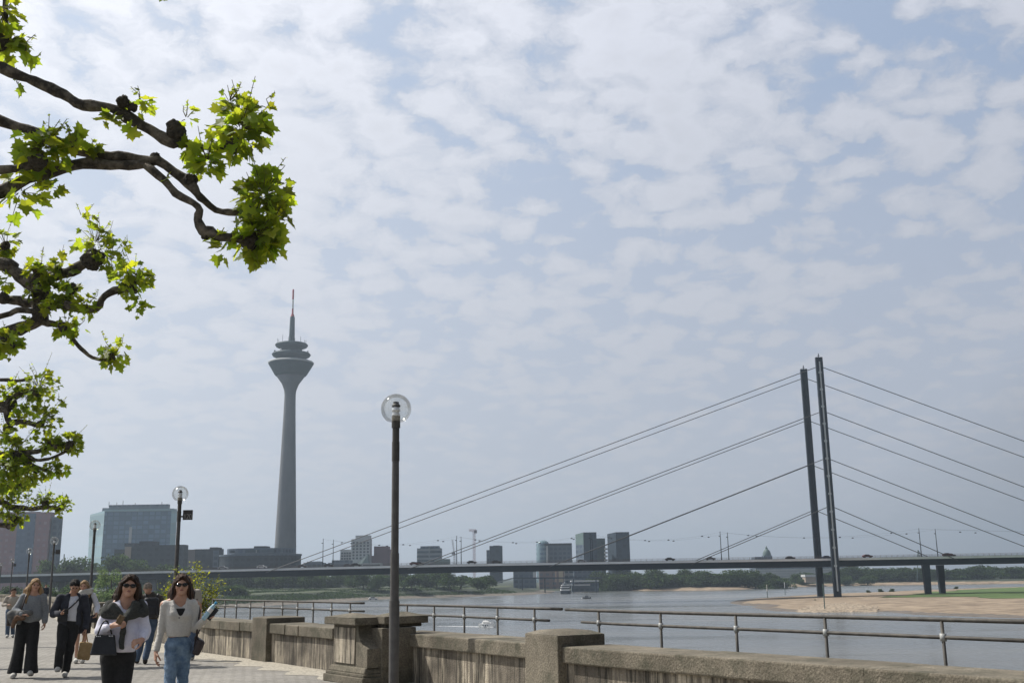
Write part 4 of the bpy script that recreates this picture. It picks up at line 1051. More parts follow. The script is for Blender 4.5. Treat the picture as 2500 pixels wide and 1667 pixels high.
bld('distant_houses', 'pale low house behind the trees at the right picture edge', 2380, 2470, 1386, 1180, 14, B_WHITE, zb=-5, cat='house')
for o in bpy.data.objects:
    if o.name.startswith('distant_houses'): o.name = o.name.replace('distant_houses', 'house')
# domed building
q = atY(1875, 1362, 1150); dm = thing('domed_building', 'old building with a green copper dome rising above the bridge deck', 'building', (q.x, 1150, -3))
zd = lambda py: atY(1875, py, 1150).z
u_ = 1150/FPX
B_COPPER = mat('copper_green_roof', (0.075, 0.12, 0.115), (0.10, 0.155, 0.145), 0.7, 0.3)
MB().box((q.x-10*u_, 1150, -3), (q.x+10*u_, 1150+20*u_, zd(1355))).build('drum', B_BLUEG, dm)
smooth_by(MB().lathe([(10*u_, zd(1356)), (9.6*u_, zd(1350)), (8*u_, zd(1345)), (5*u_, zd(1341)), (3*u_, zd(1339.5)), (3*u_, zd(1336)), (1.2*u_, zd(1334)), (0.3*u_, zd(1331))], (q.x, 1150+10*u_, 0), 16).build('dome', B_COPPER, dm), 40)
MB().box((q.x-30*u_, 1152, -3), (q.x-10.1*u_, 1170, zd(1358))).build('side_wing', B_BLUEG, dm)
# cranes
def lattice(b, p, q_, w_, n):
    p = Vector(p); q_ = Vector(q_); ax = (q_-p).normalized(); s = ax.orthogonal().normalized(); t_ = ax.cross(s)
    cs = [(s*a+t_*c)*w_/2 for a, c in ((1, 1), (-1, 1), (-1, -1), (1, -1))]
    for c in cs: b.tube([p+c, q_+c], w_*0.10, 4)
    for k in range(n):
        for i in range(4): b.tube([p+(q_-p)*k/n+cs[i], p+(q_-p)*(k+1)/n+cs[(i+1) % 4]], w_*0.06, 3)
M_CRANE = mat('crane_pink_paint', (0.42, 0.28, 0.31), None, 0.6); M_CR2 = mat('crane_grey_paint', (0.22, 0.20, 0.22), None, 0.6)
def cpt(px, py, Y=1050): return atY(px, py, Y)
p = cpt(1158, 1380); t = thing('tower_crane', 'pale pink tower crane with short jib right of the deck masts', 'crane', (p.x, 1050, -3))
b = MB(); lattice(b, (p.x, 1050, -3), (p.x, 1050, cpt(1158, 1297).z), 1.7, 26); b.build('tower', M_CRANE, t)
b = MB(); lattice(b, cpt(1162, 1294.5), cpt(1145, 1294), 1.5, 8); b.build('jib', M_CRANE, t)
c = cpt(1161, 1296); b = MB().box((c.x-1.4, 1048, c.z-2), (c.x+1.4, 1051, c.z+1)); b.build('counterweight', M_CR2, t)
p = cpt(1109.5, 1380); t = thing('luffing_crane', 'small grey crane with steeply raised jib left of the deck masts', 'crane', (p.x, 1050, -3))
b = MB(); lattice(b, (p.x, 1050, -3), (p.x, 1050, cpt(1109, 1352).z), 1.4, 14); b.build('tower', M_CR2, t)
b = MB(); lattice(b, cpt(1109, 1352), cpt(1104.5, 1317), 1.0, 12); b.build('jib', M_CR2, t)
c = cpt(1108, 1350); b = MB().box((c.x-2, 1049, c.z-1.2), (c.x+1.2, 1051, c.z+1)); b.build('cabin', M_CR2, t)
p = cpt(2243, 1362, 900); t = thing('dockside_crane', 'small distant crane frame above the deck left of the right deck masts', 'crane', (p.x, 900, -6))
b = MB(); b.tube([(p.x-3.2, 900, -6), cpt(2241, 1342, 900)], .3, 5); b.tube([(p.x+3.2, 900, -6), cpt(2241, 1342, 900)], .3, 5); b.tube([cpt(2241, 1342, 900), cpt(2252, 1358, 900)], .3, 5); b.build('frame', B_COPPER, t)
b = MB(); b.tube([cpt(2238, 1356, 900), cpt(2250, 1356, 900)], .3, 5); b.build('jib', B_COPPER, t)
for px, py, hh in ((157, 1352, 7), (209, 1356, 5)):
    p = atY(px, py, 640); t = MB().tube([(p.x, 640, -2), (p.x, 640, p.z)], .3, 5).build('flagpole', M_BSTEEL)
    tag(t, 'thin pole above the green trees, ' + ('right of the red tower' if px == 157 else 'left of the glass block'), 'pole')

# ------------------------------------------------------------------ boats and river marks
def frustum_hull(b, L, Bm, z0, z1, c, ang):
    ca, sa = math.cos(ang), math.sin(ang)
    T = lambda x, y, z: (c[0]+ca*x-sa*y, c[1]+sa*x+ca*y, c[2]+z)
    st = [(-L/2, .42, .36), (-L/4, .5, .42), (L/8, .5, .40), (L*.33, .36, .24), (L*.46, .14, .06), (L*.5, .015, .01)]
    for x, wt_, wb in st:
        b.v += [T(x, -wt_*Bm, z1+0.12*max(0, x/L)*2), T(x, -wb*Bm, z0), T(x, wb*Bm, z0), T(x, wt_*Bm, z1+0.12*max(0, x/L)*2)]
    o = len(b.v)-4*len(st)
    for k in range(len(st)-1):
        for i in range(4): b.f.append((o+4*k+i, o+4*k+(i+1) % 4, o+4*k+4+(i+1) % 4, o+4*k+4+i))
    b.f += [(o, o+3, o+2, o+1), (o+4*len(st)-4, o+4*len(st)-3, o+4*len(st)-2, o+4*len(st)-1)]
    return T
p = atZ(1192, 1530, WZ); bt = thing('motor_yacht', 'small white motor yacht with flybridge and wake on the river', 'boat', tuple(p))
b = MB(); T = frustum_hull(b, 4.9, 1.7, 0, 0.75, p, R(-38)); smooth_by(b.build('hull', M_WHITE, bt), 50)
def tb(x0, x1, y0, y1, z0, z1, nm, m, sl=0.0):
    MB().hexa([T(x0, y0, z0), T(x1, y0, z0), T(x1, y1, z0), T(x0, y1, z0)], [T(x0+sl, y0*.9, z1), T(x1-sl, y0*.9, z1), T(x1-sl, y1*.9, z1), T(x0+sl, y1*.9, z1)]).build(nm, m, bt)
tb(-1.5, 1.3, -.62, .62, .72, 1.25, 'cabin', M_WHITE, .15); tb(-1.1, 1.05, -.65, .65, .92, 1.1, 'window', B_WIN, .1)
tb(-1.3, .5, -.5, .5, 1.26, 1.5, 'flybridge', M_WHITE, .1)
b = MB()
for y in (-.45, .45):
    b.tube([T(-.9, y, 1.5), T(-.7, y, 2.05)], .03, 5); b.tube([T(.4, y, 1.5), T(.1, y, 2.05)], .03, 5)
b.build('canopy_frame', M_RAIL, bt)
tb(-.9, .3, -.5, .5, 2.05, 2.1, 'canopy', B_ROOF)
for x in (-.9, -.2, .5):
    MB().blob(T(x, -.82, .4), (.12, .12, .2), 8, 6).build('fender', B_WIN, bt)
M_FOAM = mat('white_foam', (0.55, 0.57, 0.58), (0.75, 0.76, 0.77), 0.7, 2)
wk = MB()
for k in range(60):
    u = rnd.random()**1.5*13; s_ = 0.10+0.035*u
    c = T(-2.5-u, rnd.uniform(-1, 1)*(0.35+0.05*u), 0); wk.blob((c[0], c[1], WZ+0.02), (0.55*rnd.uniform(.5, 1.3), 0.25, 0.10*math.exp(-u/6)), 8, 4)
for k in range(14):
    c = T(rnd.uniform(-2.2, 2.2), rnd.choice((-.8, .8)), 0); wk.blob((c[0], c[1], WZ+0.02), (.3, .18, .12), 8, 4)
tag(wk.build('wake', M_FOAM), 'white foam trail behind the small motor yacht', 'wake', kind='stuff')
p = atZ(1381, 1449, WZ); ft = thing('passenger_boat', 'white multi-deck passenger boat seen end-on in the harbour mouth', 'boat', tuple(p))
u_ = p.y/FPX
b = MB(); b.hexa([(p.x-11*u_, p.y, WZ), (p.x+12*u_, p.y, WZ), (p.x+10*u_, p.y+22, WZ), (p.x-9*u_, p.y+22, WZ)], [(p.x-12*u_, p.y, WZ+2.2), (p.x+13*u_, p.y, WZ+2.2), (p.x+10*u_, p.y+24, WZ+2.2), (p.x-9*u_, p.y+24, WZ+2.2)]); b.build('hull', B_DARK, ft)
for k, (w_, z0, z1, m) in enumerate(((10.5, 2.21, 3.1, M_WHITE), (10, 3.11, 4.1, B_WIN), (10, 4.11, 4.7, M_WHITE), (8.5, 4.71, 5.5, B_WIN), (8.8, 5.51, 6.0, M_WHITE), (5, 6.01, 7.2, B_GREY), (1.2, 7.21, 8.6, B_GREY))):
    MB().box((p.x-w_*u_, p.y+.3+k*.4, WZ+z0), (p.x+w_*u_*.95, p.y+16-k, WZ+z1)).build(('deck_house' if m is M_WHITE else 'window_band' if m is B_WIN else 'wheelhouse'), m, ft)
p = atZ(1431, 1461, WZ); rb = thing('speedboat', 'small dark speedboat with spray near the passenger boat', 'boat', tuple(p))
b = MB(); T = frustum_hull(b, 5.0, 1.9, 0, .9, p, R(150)); smooth_by(b.build('hull', B_ROOF, rb), 50)
tb_ = lambda *a_: None
MB().hexa([T(-.8, -.6, .9), T(.6, -.6, .9), T(.6, .6, .9), T(-.8, .6, .9)], [T(-.6, -.5, 1.7), T(.1, -.5, 1.7), T(.1, .5, 1.7), T(-.6, .5, 1.7)]).build('windscreen', B_WIN, rb)
MB().blob(T(2.0, 0, .4), (.9, .5, .4), 8, 6, .2).build('spray', M_FOAM, rb)
for px, yb, yt, lab in ((1874, 1460, 1426, 'left of the pair'), (1917, 1450, 1420, 'right of the pair'), (2014, 1489, 1425, 'tallest, in front of the pylons')):
    p = atZ(px, yb, -9.2); t = thing('channel_marker', 'slender white and green river marker pole on the sandbank, '+lab, 'river marker', (p.x, p.y, -9.6), 'river marker poles')
    zt = atY(px, yt, p.y).z; zm_ = -9.6+(zt+9.6)*.55
    MB().tube([(p.x, p.y, -9.6), (p.x, p.y, zm_)], .16, 6).build('lower_pole', B_COPPER, t)
    MB().tube([(p.x, p.y, zm_+.001), (p.x, p.y, zt)], .16, 6).build('upper_pole', M_WHITE if px < 2000 else B_COPPER, t)
p = atY(911, 1429.5, 640); vt = make_car('white'); vt.location = (p.x, 640, h_left(np.array([p.x]), np.array([640.]))[0]); vt.scale = (1.25, 1.1, 1.4); vt.rotation_euler = (0, 0, R(12))
vt['label'] = 'white van parked on the grassy far bank terrace'; vt['category'] = 'van'; vt['group'] = 'parked vans'; vt.name = 'van'
# ------------------------------------------------------------------ vegetation
def clump_cloud(ell, n, s, rg, flat=0.35, inner=0.35):
    """small bent leaf clumps spread through a set of ellipsoids (c,r)"""
    vol = [r[0]*r[1]*r[2] for c, r in ell]; tot = sum(vol)
    V = []; F = []; Tn = []
    for (c, r), vv in zip(ell, vol):
        tint = rg.uniform(0.75, 1.2)
        for _ in range(int(n*vv/tot)):
            while True:
                d = Vector((rg.uniform(-1, 1), rg.uniform(-1, 1), rg.uniform(-1, 1)))
                if inner < d.length < 1: break
            q = Vector(c)+Vector((d.x*r[0], d.y*r[1], d.z*r[2]))
            a = Vector((rg.gauss(0, 1), rg.gauss(0, 1), rg.gauss(0, 1))).normalized()
            nrm = (d+a*0.9).normalized(); t1 = nrm.orthogonal().normalized(); t1 = Matrix.Rotation(rg.uniform(0, 6.28), 3, nrm) @ t1; t2 = nrm.cross(t1)
            sz = s*rg.uniform(.5, 1.3)
            o = len(V)
            V += [q-t1*sz, q+t2*sz*.6+nrm*sz*flat*rg.uniform(-1, 1), q+t1*sz, q-t2*sz*.6+nrm*sz*flat*rg.uniform(-1, 1)]
            F.append((o, o+1, o+2, o+3))
            tt = tint*rg.uniform(.7, 1.3); yl = rg.uniform(.9, 1.15)
            Tn += [(tt*yl, tt, tt*.9, 1)]*4
    return V, F, Tn
def add_crown(parent, ell, n, s, rg, m, name='crown'):
    V, F, Tn = clump_cloud(ell, n, s, rg)
    b = MB(); b.v = [tuple(v) for v in V]; b.f = F
    return b.build(name, m, parent, tint=Tn)
def crown_ell(rg, H, Wd, k, z0=0.12):
    ell = []
    for i in range(k):
        a = rg.uniform(0, 6.28); rr = Wd*0.5*math.sqrt(rg.random())*0.72
        u = rg.random(); z = H*(z0+0.18+(0.66-z0)*u)
        sz = Wd*rg.uniform(.17, .30)*(1.15-0.5*abs(u-.35))
        ell.append(((rr*math.cos(a)*(1.1-.5*u), rr*math.sin(a)*(1.1-.5*u), z), (sz, sz, sz*rg.uniform(.65, .95))))
    return ell
def tree_proto(seed, H, Wd, k, n, s, m, name='tree', z0=.1):
    rg = random.Random(seed)
    t = thing(name, 'x', 'tree', (0, 0, 0))
    b = MB(); b.tube([(0, 0, -.5), (0.02*H, 0, H*.3), (-.01*H, .01*H, H*.7)], [H*.028, H*.02, H*.008], 7)
    for i in range(5):
        a = i*1.3; b.tube([(0, 0, H*(.25+.08*i)), (Wd*.2*math.cos(a), Wd*.2*math.sin(a), H*(.42+.08*i))], [H*.012, H*.005], 5)
    b.build('trunk', M_BARK, t, smooth=True)
    add_crown(t, crown_ell(rg, H, Wd, k, z0), n, s, rg, m)
    return t
protos = [tree_proto(11, 10, 10, 26, 2600, .42, M_FOL), tree_proto(12, 10, 9, 30, 2600, .42, M_FOL), tree_proto(13, 10, 12, 28, 3000, .42, M_FOL, z0=-.02), tree_proto(14, 10, 8, 22, 2200, .42, M_FOL)]
used_ = [0]*4
def put_tree(px, ybase, Y, ytop, wpx, k, zb, label, group):
    """wpx: crown width in picture pixels; the base height zb is real"""
    p = atY(px, ybase, Y); top = atY(px, ytop, Y).z
    H = top-zb; Wd = wpx/FPX*Y
    pr = protos[k]; bw = (10, 9, 12, 8)[k]
    sc = (Wd/bw, Wd/bw, H/10)
    if not used_[k]:
        o = pr; o.location = (p.x, Y, zb); o.scale = sc; used_[k] = 1
    else: o = copy_tree(pr, (p.x, Y, zb), rnd.uniform(0, 6.28), sc)
    o.name = 'tree'; o['label'] = label; o['group'] = group
    return o
def hl(x, y): return float(h_left(np.array([float(x)]), np.array([float(y)]))[0])
def hf(x, y): return float(h_far(np.array([float(x)]), np.array([float(y)]))[0])
G1 = 'trees on the far bank behind the river'
G_lab = 'dense green tree in the far bank tree line between harbour mouth and pylons'
rg = random.Random(3)
for k, px in enumerate([1462, 1478, 1495, 1512, 1530, 1548, 1566, 1585, 1604, 1622, 1641, 1660, 1678, 1698, 1716, 1735, 1752, 1770, 1788, 1808, 1826, 1846, 1862, 1880, 1896]):
    Y = 872+rg.uniform(-8, 22)-(20 if px > 1600 else 0); x = atY(px, 1440, Y).x
    top = 1391+rg.uniform(-5, 9)
    if px == 1896: top = 1410
    put_tree(px, 1440, Y, top, rg.uniform(56, 84), k % 4, hf(x, Y)-2.0, G_lab, G1)
for k, px in enumerate([1952, 1975, 2000, 2025, 2050, 2076, 2098, 2122, 2148, 2175, 2200, 2226, 2252, 2278, 2304, 2332, 2360, 2388, 2416, 2444, 2472, 2500, 2530]):
    Y = 1000+rg.uniform(-12, 25); x = atY(px, 1430, Y).x
    top = 1382+rg.uniform(-6, 10)+(14 if px < 2060 else 0)
    put_tree(px, 1430, Y, top, rg.uniform(54, 84), k % 4, hf(x, Y)-2.0, 'green tree in the tree line behind the sandbank, right of the pylons', 'trees on the far bank right of the pylons')
for k, (px, top, w_) in enumerate(((2118, 1405, 52), (2065, 1408, 40), (1960, 1412, 30))):
    x = atY(px, 1430, 955).x
    put_tree(px, 1430, 968, top, w_, 2, -8.5, ('rounded pale green bush before the tree line right of the pylons', 'low round bush directly right of the near pylon', 'small round bush left of the near pylon')[k], 'round bushes on the far shore')
for k, (px, yb, w_) in enumerate(((2120, 1446, 12), (2150, 1444, 14), (2178, 1443, 14), (2335, 1437, 12), (2262, 1447, 10), (1990, 1466, 7))):
    q = atZ(px, yb, -8.8); put_tree(px, yb, q.y, yb-w_*.55, w_, 2, float(h_sand(np.array([q.x]), np.array([q.y]))[0])-.3, 'tiny green tuft growing on the open sandbank near the pylons', 'tufts on the sandbank')
# left bank trees behind the deck and under it
for k, (px, Y, top, w_) in enumerate(((120, 560, 1366, 60), (160, 590, 1362, 60), (195, 600, 1356, 66), (235, 590, 1366, 56), (275, 580, 1352, 70), (300, 610, 1350, 70), (335, 590, 1362, 60), (365, 600, 1372, 56), (400, 600, 1376, 56), (430, 590, 1374, 60), (465, 600, 1380, 50))):
    put_tree(px, 1400, Y, top, w_*1.15, k % 4, -3, ('green tree behind the bridge ramp at left, in the row below the glass block'), 'trees behind the bridge ramp')
for k in range(26):
    px = 500+k*30+rg.uniform(-8, 8); Y = 700+rg.uniform(-20, 40)
    if px > 1215: continue
    top = 1394+rg.uniform(-7, 7)+(12 if px > 1150 else 0)
    put_tree(px, 1420, Y, top, rg.uniform(48, 66), (k*3) % 4, -4.5, 'dark tree on the left bank terrace, seen under the bridge deck', 'trees under the bridge on the left bank')
for k in range(9):
    px = 330+k*32+rg.uniform(-8, 8); 
    Y = 560+rg.uniform(-10, 10)+max(0, (px-700))*0.25
    x = atY(px, 1440, Y).x; z = hl(x, Y)
    put_tree(px, 1440, Y, 1426+rg.uniform(-3, 5), rg.uniform(40, 70), 2, z-1.0, 'low dark bush on the left bank slope below the terrace trees', 'bushes on the left bank slope')
# scrub as a mass on the bank
def scrub(name, zone, n, s, hmax, m, sampler):
    V = []; F = []; Tn = []; rg = random.Random(5)
    for _ in range(n):
        x, y = sampler(rg); z = hl(x, y)
        if z < -8.3: continue
        u = 0.5+0.5*float(vnoise(np.array([x]), np.array([y]), 7, 3)[0])
        q = Vector((x, y, z+rg.random()*hmax*u)); nr = Vector((rg.gauss(0, 1), rg.gauss(0, 1)-.5, rg.gauss(0, 1)+.5)).normalized(); t1 = nr.orthogonal().normalized(); t2 = nr.cross(t1); sz = s*rg.uniform(.5, 1.3)
        o = len(V); V += [tuple(q-t1*sz), tuple(q+t2*sz*.6), tuple(q+t1*sz), tuple(q-t2*sz*.6)]; F.append((o, o+1, o+2, o+3)); tt = rg.uniform(.6, 1.1)*(0.8+.4*u); Tn += [(tt, tt, tt, 1)]*4
    b = MB(); b.v = V; b.f = F; return tag(b.build(name, m, tint=Tn), kind='stuff')
def smp(rg):
    Y = rg.uniform(420, 760); 
    xs_ = np.interp(Y, [420, 494, 546, 666, 691, 731, 785], [-128, -130, -115, -77, -42, 2, 24])
    return xs_-rg.choice((rg.uniform(9, 31), rg.uniform(9, 31), rg.uniform(42, 56), rg.uniform(66, 85))), Y
scrub('scrub', None, 30000, 0.5, 1.1, M_FOL, smp)
# willow this side of the bridge
rgw = random.Random(21)
pw = atY(268, 1470, 210); tw2 = thing('willow_tree', 'pale rounded willow by the river behind the walking women', 'tree', (pw.x, 210, -3.5))
top = atY(268, 1383, 210).z
b = MB().tube([(pw.x, 210, -4), (pw.x+.3, 210, 0), (pw.x, 210, 2.5)], [.3, .2, .1], 8); b.build('trunk', M_BARK, tw2, smooth=True)
ell = []
for i in range(46):
    a = rgw.uniform(0, 6.28); rr = 5.0*math.sqrt(rgw.random()); u = 1-(rr/5.0)**2; z = -3.4+(top+3.0)*(rgw.random()**.8)*max(.25, u)
    ell.append(((pw.x+rr*math.cos(a), 210+rr*math.sin(a), z), (1.2, 1.2, 1.25)))
add_crown(tw2, ell, 9000, .20, rgw, M_FOLD)
for k, (px, top_, w_, Y) in enumerate(((345, 1446, 50, 230), (388, 1440, 60, 240), (180, 1432, 70, 250), (120, 1440, 60, 240), (20, 1448, 60, 250), (70, 1444, 56, 260), (310, 1455, 40, 220), (150, 1452, 60, 190), (440, 1446, 60, 250), (30, 1430, 70, 330), (100, 1425, 70, 340), (160, 1420, 60, 340))):
    p = atY(px, 1470, Y); put_tree(px, 1470, Y, top_, w_, (0, 2, 3)[k % 3], -4.2, 'low green bush by the water behind the walkers on the left', 'bushes behind the walkers')

# plane leaf : five pointed lobes with teeth, slightly folded
LEAF2D = [(0, 0), (.10, -.02), (.30, -.16), (.33, -.02), (.52, .02), (.42, .14), (.50, .30), (.66, .42), (.44, .44), (.36, .52), (.30, .44), (.22, .62), (.24, .78), (.12, .80), (0, 1.02)]
LEAF2D = LEAF2D+[(-x, y) for x, y in LEAF2D[-2:0:-1]]
def add_leaf(V, F, Tn, base, axis, nrm, size, tint, rg):
    y = axis.normalized(); nrm = (nrm-y*nrm.dot(y)).normalized(); x = y.cross(nrm)
    o = len(V); fold = rg.uniform(.05, .35); droop = rg.uniform(.0, .35)
    c = base+y*size*.35-nrm*size*0.02
    V.append(tuple(c)); Tn.append(tint)
    for (a, b_) in LEAF2D:
        jx = 1+rg.uniform(-.05, .05)
        q = base+x*(a*size*jx)+y*(b_*size)+nrm*(abs(a)*fold*size-droop*size*b_*b_*.5)
        V.append(tuple(q)); Tn.append(tint)
    n = len(LEAF2D)
    for k in range(n): F.append((o, o+1+k, o+1+(k+1) % n))
def leaf_tint(rg, young=0.0):
    v = rg.uniform(.55, 1.5); g = rg.random()
    if young: return (v*1.5, v*1.25, v*.8, 1)
    return (v*(1.0+.35*g), v, v*(.8+.3*rg.random()), 1)

def limb(b, pts, rg, wob=0.25, n=10):
    """pts: (px,py,Y,r) -> rough tube through resampled points"""
    P_ = [Vector(atY(p[0], p[1], p[2])) for p in pts]; Rr = [p[3] for p in pts]
    out = []; rr = []
    for i in range(len(P_)-1):
        p0 = P_[max(0, i-1)]; p1 = P_[i]; p2 = P_[i+1]; p3 = P_[min(len(P_)-1, i+2)]
        L = (p2-p1).length; m_ = max(2, int(L/0.07))
        for k in range(m_):
            t = k/m_
            q = 0.5*((2*p1)+(-p0+p2)*t+(2*p0-5*p1+4*p2-p3)*t*t+(-p0+3*p1-3*p2+p3)*t**3)
            out.append(q); r = Rr[i]*(1-t)+Rr[i+1]*t
            rr.append(r*(1+rg.uniform(-.08, .10)+.16*math.sin(len(rr)*.9+i)*rg.random()))
    out.append(P_[-1]); rr.append(Rr[-1])
    out = [q+Vector((rg.uniform(-1, 1), rg.uniform(-1, 1), rg.uniform(-1, 1)))*r*wob*.4 for q, r in zip(out, rr)]
    b.tube(out, rr, n)
def knob(b, c, r, rg):
    for k in range(10):
        d = Vector((rg.gauss(0, 1), rg.gauss(0, 1), rg.gauss(0, 1))).normalized()*r*.55
        b.blob(tuple(Vector(c)+d), r*rg.uniform(.4, .62), 9, 7, .16, rg)
    b.blob(c, r*.85, 10, 8, .12, rg)
def leaf_cluster(L, c, R_, n, size, rg, shoots=3, tw=None, up=0.25):
    c = Vector(c)
    for k in range(n):
        d = Vector((rg.gauss(0, 1), rg.gauss(0, 1)*.8, rg.gauss(0, 1)+up)).normalized()
        rr = R_*(0.25+0.75*rg.random()**.6)
        q = c+d*rr
        s = size*rg.uniform(.45, 1.25)
        ax = (d*0.8+Vector((rg.gauss(0, .5), rg.gauss(0, .5), rg.gauss(0, .3)-.45)))
        nr = Vector((rg.gauss(0, .55), rg.gauss(0, .55)-.25, 1.0+rg.gauss(0, .35)))
        if rg.random() < .35: nr = Vector((rg.gauss(0, 1), -1, rg.gauss(0, .7)))
        add_leaf(*L, q-d*s*.3, ax, nr, s, leaf_tint(rg), rg)
        if tw is not None and rg.random() < .4: tw.tube([c+d*R_*.12, c+d*rr*.6+Vector((0, 0, .01)), q-d*s*.3], [.0045, .0035, .0025], 4)
    for k in range(shoots):
        d = Vector((rg.gauss(0, .45), rg.gauss(0, .4), 1.0)).normalized(); Ls = R_*rg.uniform(1.15, 1.75)
        pts = [c+d*R_*.2, c+d*Ls*.6+Vector((rg.gauss(0, .02), 0, 0)), c+d*Ls]
        if tw is not None: tw.tube(pts, [.006, .004, .003], 5)
        for j in range(rg.choice((3, 4, 5))):
            u = .5+.5*j/4; q = pts[0].lerp(pts[2], u); a = Vector((rg.gauss(0, 1), rg.gauss(0, 1), .3)).normalized()
            add_leaf(*L, q, a+d*.3, Vector((rg.gauss(0, .6), -.6, 1)), size*rg.uniform(.22, .5)*(1.25-.6*u), leaf_tint(rg, 1 if rg.random() < .5 else 0), rg)

def plane_tree(label, trunk, limbs, knobs, clusters, size, seed, wob=.25):
    rg = random.Random(seed)
    tx, ty, th_ = trunk
    t = thing('plane_tree', label, 'tree', (tx, ty, 0), 'pollarded plane trees along the promenade')
    b = MB()
    b.tube([(tx, ty, -.1), (tx+.03, ty, .4), (tx-.02, ty, 1.6), (tx+.04, ty, th_)], [.30, .22, .19, .20], 14)
    for pts in limbs: limb(b, pts, rg, wob)
    o = b.build('trunk', M_BARK, t, smooth=True)
    for px, py, Y, r in knobs:
        kb = MB(); knob(kb, atY(px, py, Y), r, rg); kb.build('knob', M_KNOB, o)
    L = ([], [], []); tw_ = MB()
    for px, py, Y, rp, n, sh_ in clusters:
        leaf_cluster(L, atY(px, py, Y), rp/FPX*Y, n, size, rg, sh_, tw_)
    nl = len(L[1]); b = MB(); b.v = L[0]; b.f = L[1]; b.add(tw_.v, tw_.f)
    cr = b.build('crown', [M_LEAF, mat('green_twig', (0.10, 0.085, 0.03), None, .8)], t, tint=L[2]+[(1, 1, 1, 1)]*len(tw_.v))
    cr.data.polygons.foreach_set('material_index', [0]*nl+[1]*len(tw_.f))
    return t
def r_(px_w, Y): return px_w/2/FPX*Y
# first tree : trunk left outside the frame
T1 = (-6.3, 8.6)
def hub(x, y, z):   # a joint given in world space expressed for limb()
    q = proj((x, y, z)); return (q[0], q[1], y)
h1 = hub(T1[0], T1[1], 3.4)
def from_trunk(T, zh, r, entry):
    return [(*hub(T[0], T[1], zh), r), entry]
L1 = [
 [(*hub(-6.3, 8.6, 3.3), .19), (-420, 60, 8.8, .12), (-160, 90, 9.1, .085), (0, 165, 9.3, .055), (67, 192, 9.35, .052), (156, 232, 9.4, .050), (201, 257, 9.4, .052), (268, 263, 9.45, .048), (312, 286, 9.5, .062), (348, 308, 9.5, .048), (402, 338, 9.5, .066), (425, 348, 9.5, .060), (446, 350, 9.5, .038), (491, 359, 9.55, .026), (536, 362, 9.6, .026), (572, 358, 9.6, .05)],
 [(*hub(-6.3, 8.6, 3.4), .17), (-420, 250, 8.9, .10), (-160, 240, 9.1, .07), (0, 295, 9.2, .052), (67, 317, 9.25, .048), (156, 353, 9.3, .050), (196, 370, 9.35, .048), (250, 380, 9.4, .045), (312, 384, 9.45, .048), (380, 395, 9.5, .044)],
 [(*hub(-6.3, 8.6, 3.2), .18), (-420, 560, 8.6, .11), (-160, 520, 8.8, .08), (0, 470, 9.0, .058), (67, 436, 9.1, .050), (134, 420, 9.2, .048), (201, 399, 9.3, .052), (268, 404, 9.4, .048), (335, 402, 9.45, .044), (384, 392, 9.5, .058), (424, 420, 9.5, .040), (460, 446, 9.5, .058), (482, 473, 9.5, .040), (500, 491, 9.55, .032), (527, 513, 9.6, .030), (558, 518, 9.6, .032), (594, 520, 9.6, .036), (612, 522, 9.6, .05)],
 [(357, 404, 9.45, .036), (402, 442, 9.4, .036), (429, 473, 9.35, .036), (473, 496, 9.3, .034), (487, 513, 9.3, .036), (482, 536, 9.3, .038), (497, 565, 9.3, .056), (515, 566, 9.3, .050), (536, 580, 9.3, .040), (576, 580, 9.35, .038), (612, 589, 9.4, .06)],
 [(-160, 440, 8.9, .05), (0, 415, 8.9, .036), (45, 411, 8.9, .034), (89, 402, 8.9, .04)],
 [(-420, 0, 9.2, .08), (-100, 60, 9.5, .05), (0, 100, 9.6, .04), (12, 40, 9.6, .03), (14, -30, 9.6, .02)],
 [(*hub(-6.3, 8.6, 3.5), .12), (-300, -200, 9.2, .08), (100, -120, 9.6, .05), (380, -30, 9.8, .03)],
]
K1 = [(572, 358, 9.6, .085), (612, 522, 9.6, .075), (612, 589, 9.4, .095), (428, 322, 9.48, .105), (299, 250, 9.4, .065), (462, 442, 9.5, .075), (92, 395, 8.9, .085), (5, 105, 9.5, .09), (378, 385, 9.5, .055), (325, 262, 9.45, .05), (503, 568, 9.3, .06)]
C1 = [(588, 315, 9.55, 84, 90, 5), (642, 478, 9.6, 78, 96, 4), (628, 582, 9.4, 78, 96, 1), (505, 395, 9.5, 55, 34, 2), (455, 290, 9.45, 38, 6, 2), (345, 258, 9.4, 40, 9, 2), (310, 325, 9.4, 22, 3, 0), (278, 290, 9.4, 26, 5, 0),
      (105, 365, 9.0, 74, 66, 4), (180, 350, 9.1, 45, 14, 2), (50, 470, 9.0, 75, 20, 0), (120, 455, 9.1, 40, 7, 0), (24, 100, 9.5, 62, 34, 3), (10, 30, 9.5, 55, 16, 2), (60, 130, 9.5, 40, 8, 1), (388, -22, 9.8, 30, 8, 0), (560, 250, 9.6, 45, 8, 3), (655, 265, 9.6, 30, 4, 1), (412, 432, 9.4, 14, 2, 0),
      (665, 540, 9.5, 60, 20, 1), (216, 380, 9.3, 12, 1, 0), (540, 600, 9.4, 45, 12, 0), (455, 365, 9.5, 30, 7, 1), (375, 400, 9.5, 18, 3, 1), (250, 300, 9.4, 20, 3, 0), (150, 395, 9.2, 30, 6, 1), (230, 360, 9.3, 20, 4, 1), (40, 205, 9.4, 24, 3, 0)]
plane_tree('nearest plane tree, its knobbly branches with large leaves reaching in at top left', (*T1, 3.5), L1, K1, [(a, b, c, d, int(e*1.3), f) for a, b, c, d, e, f in C1], .128, 101)
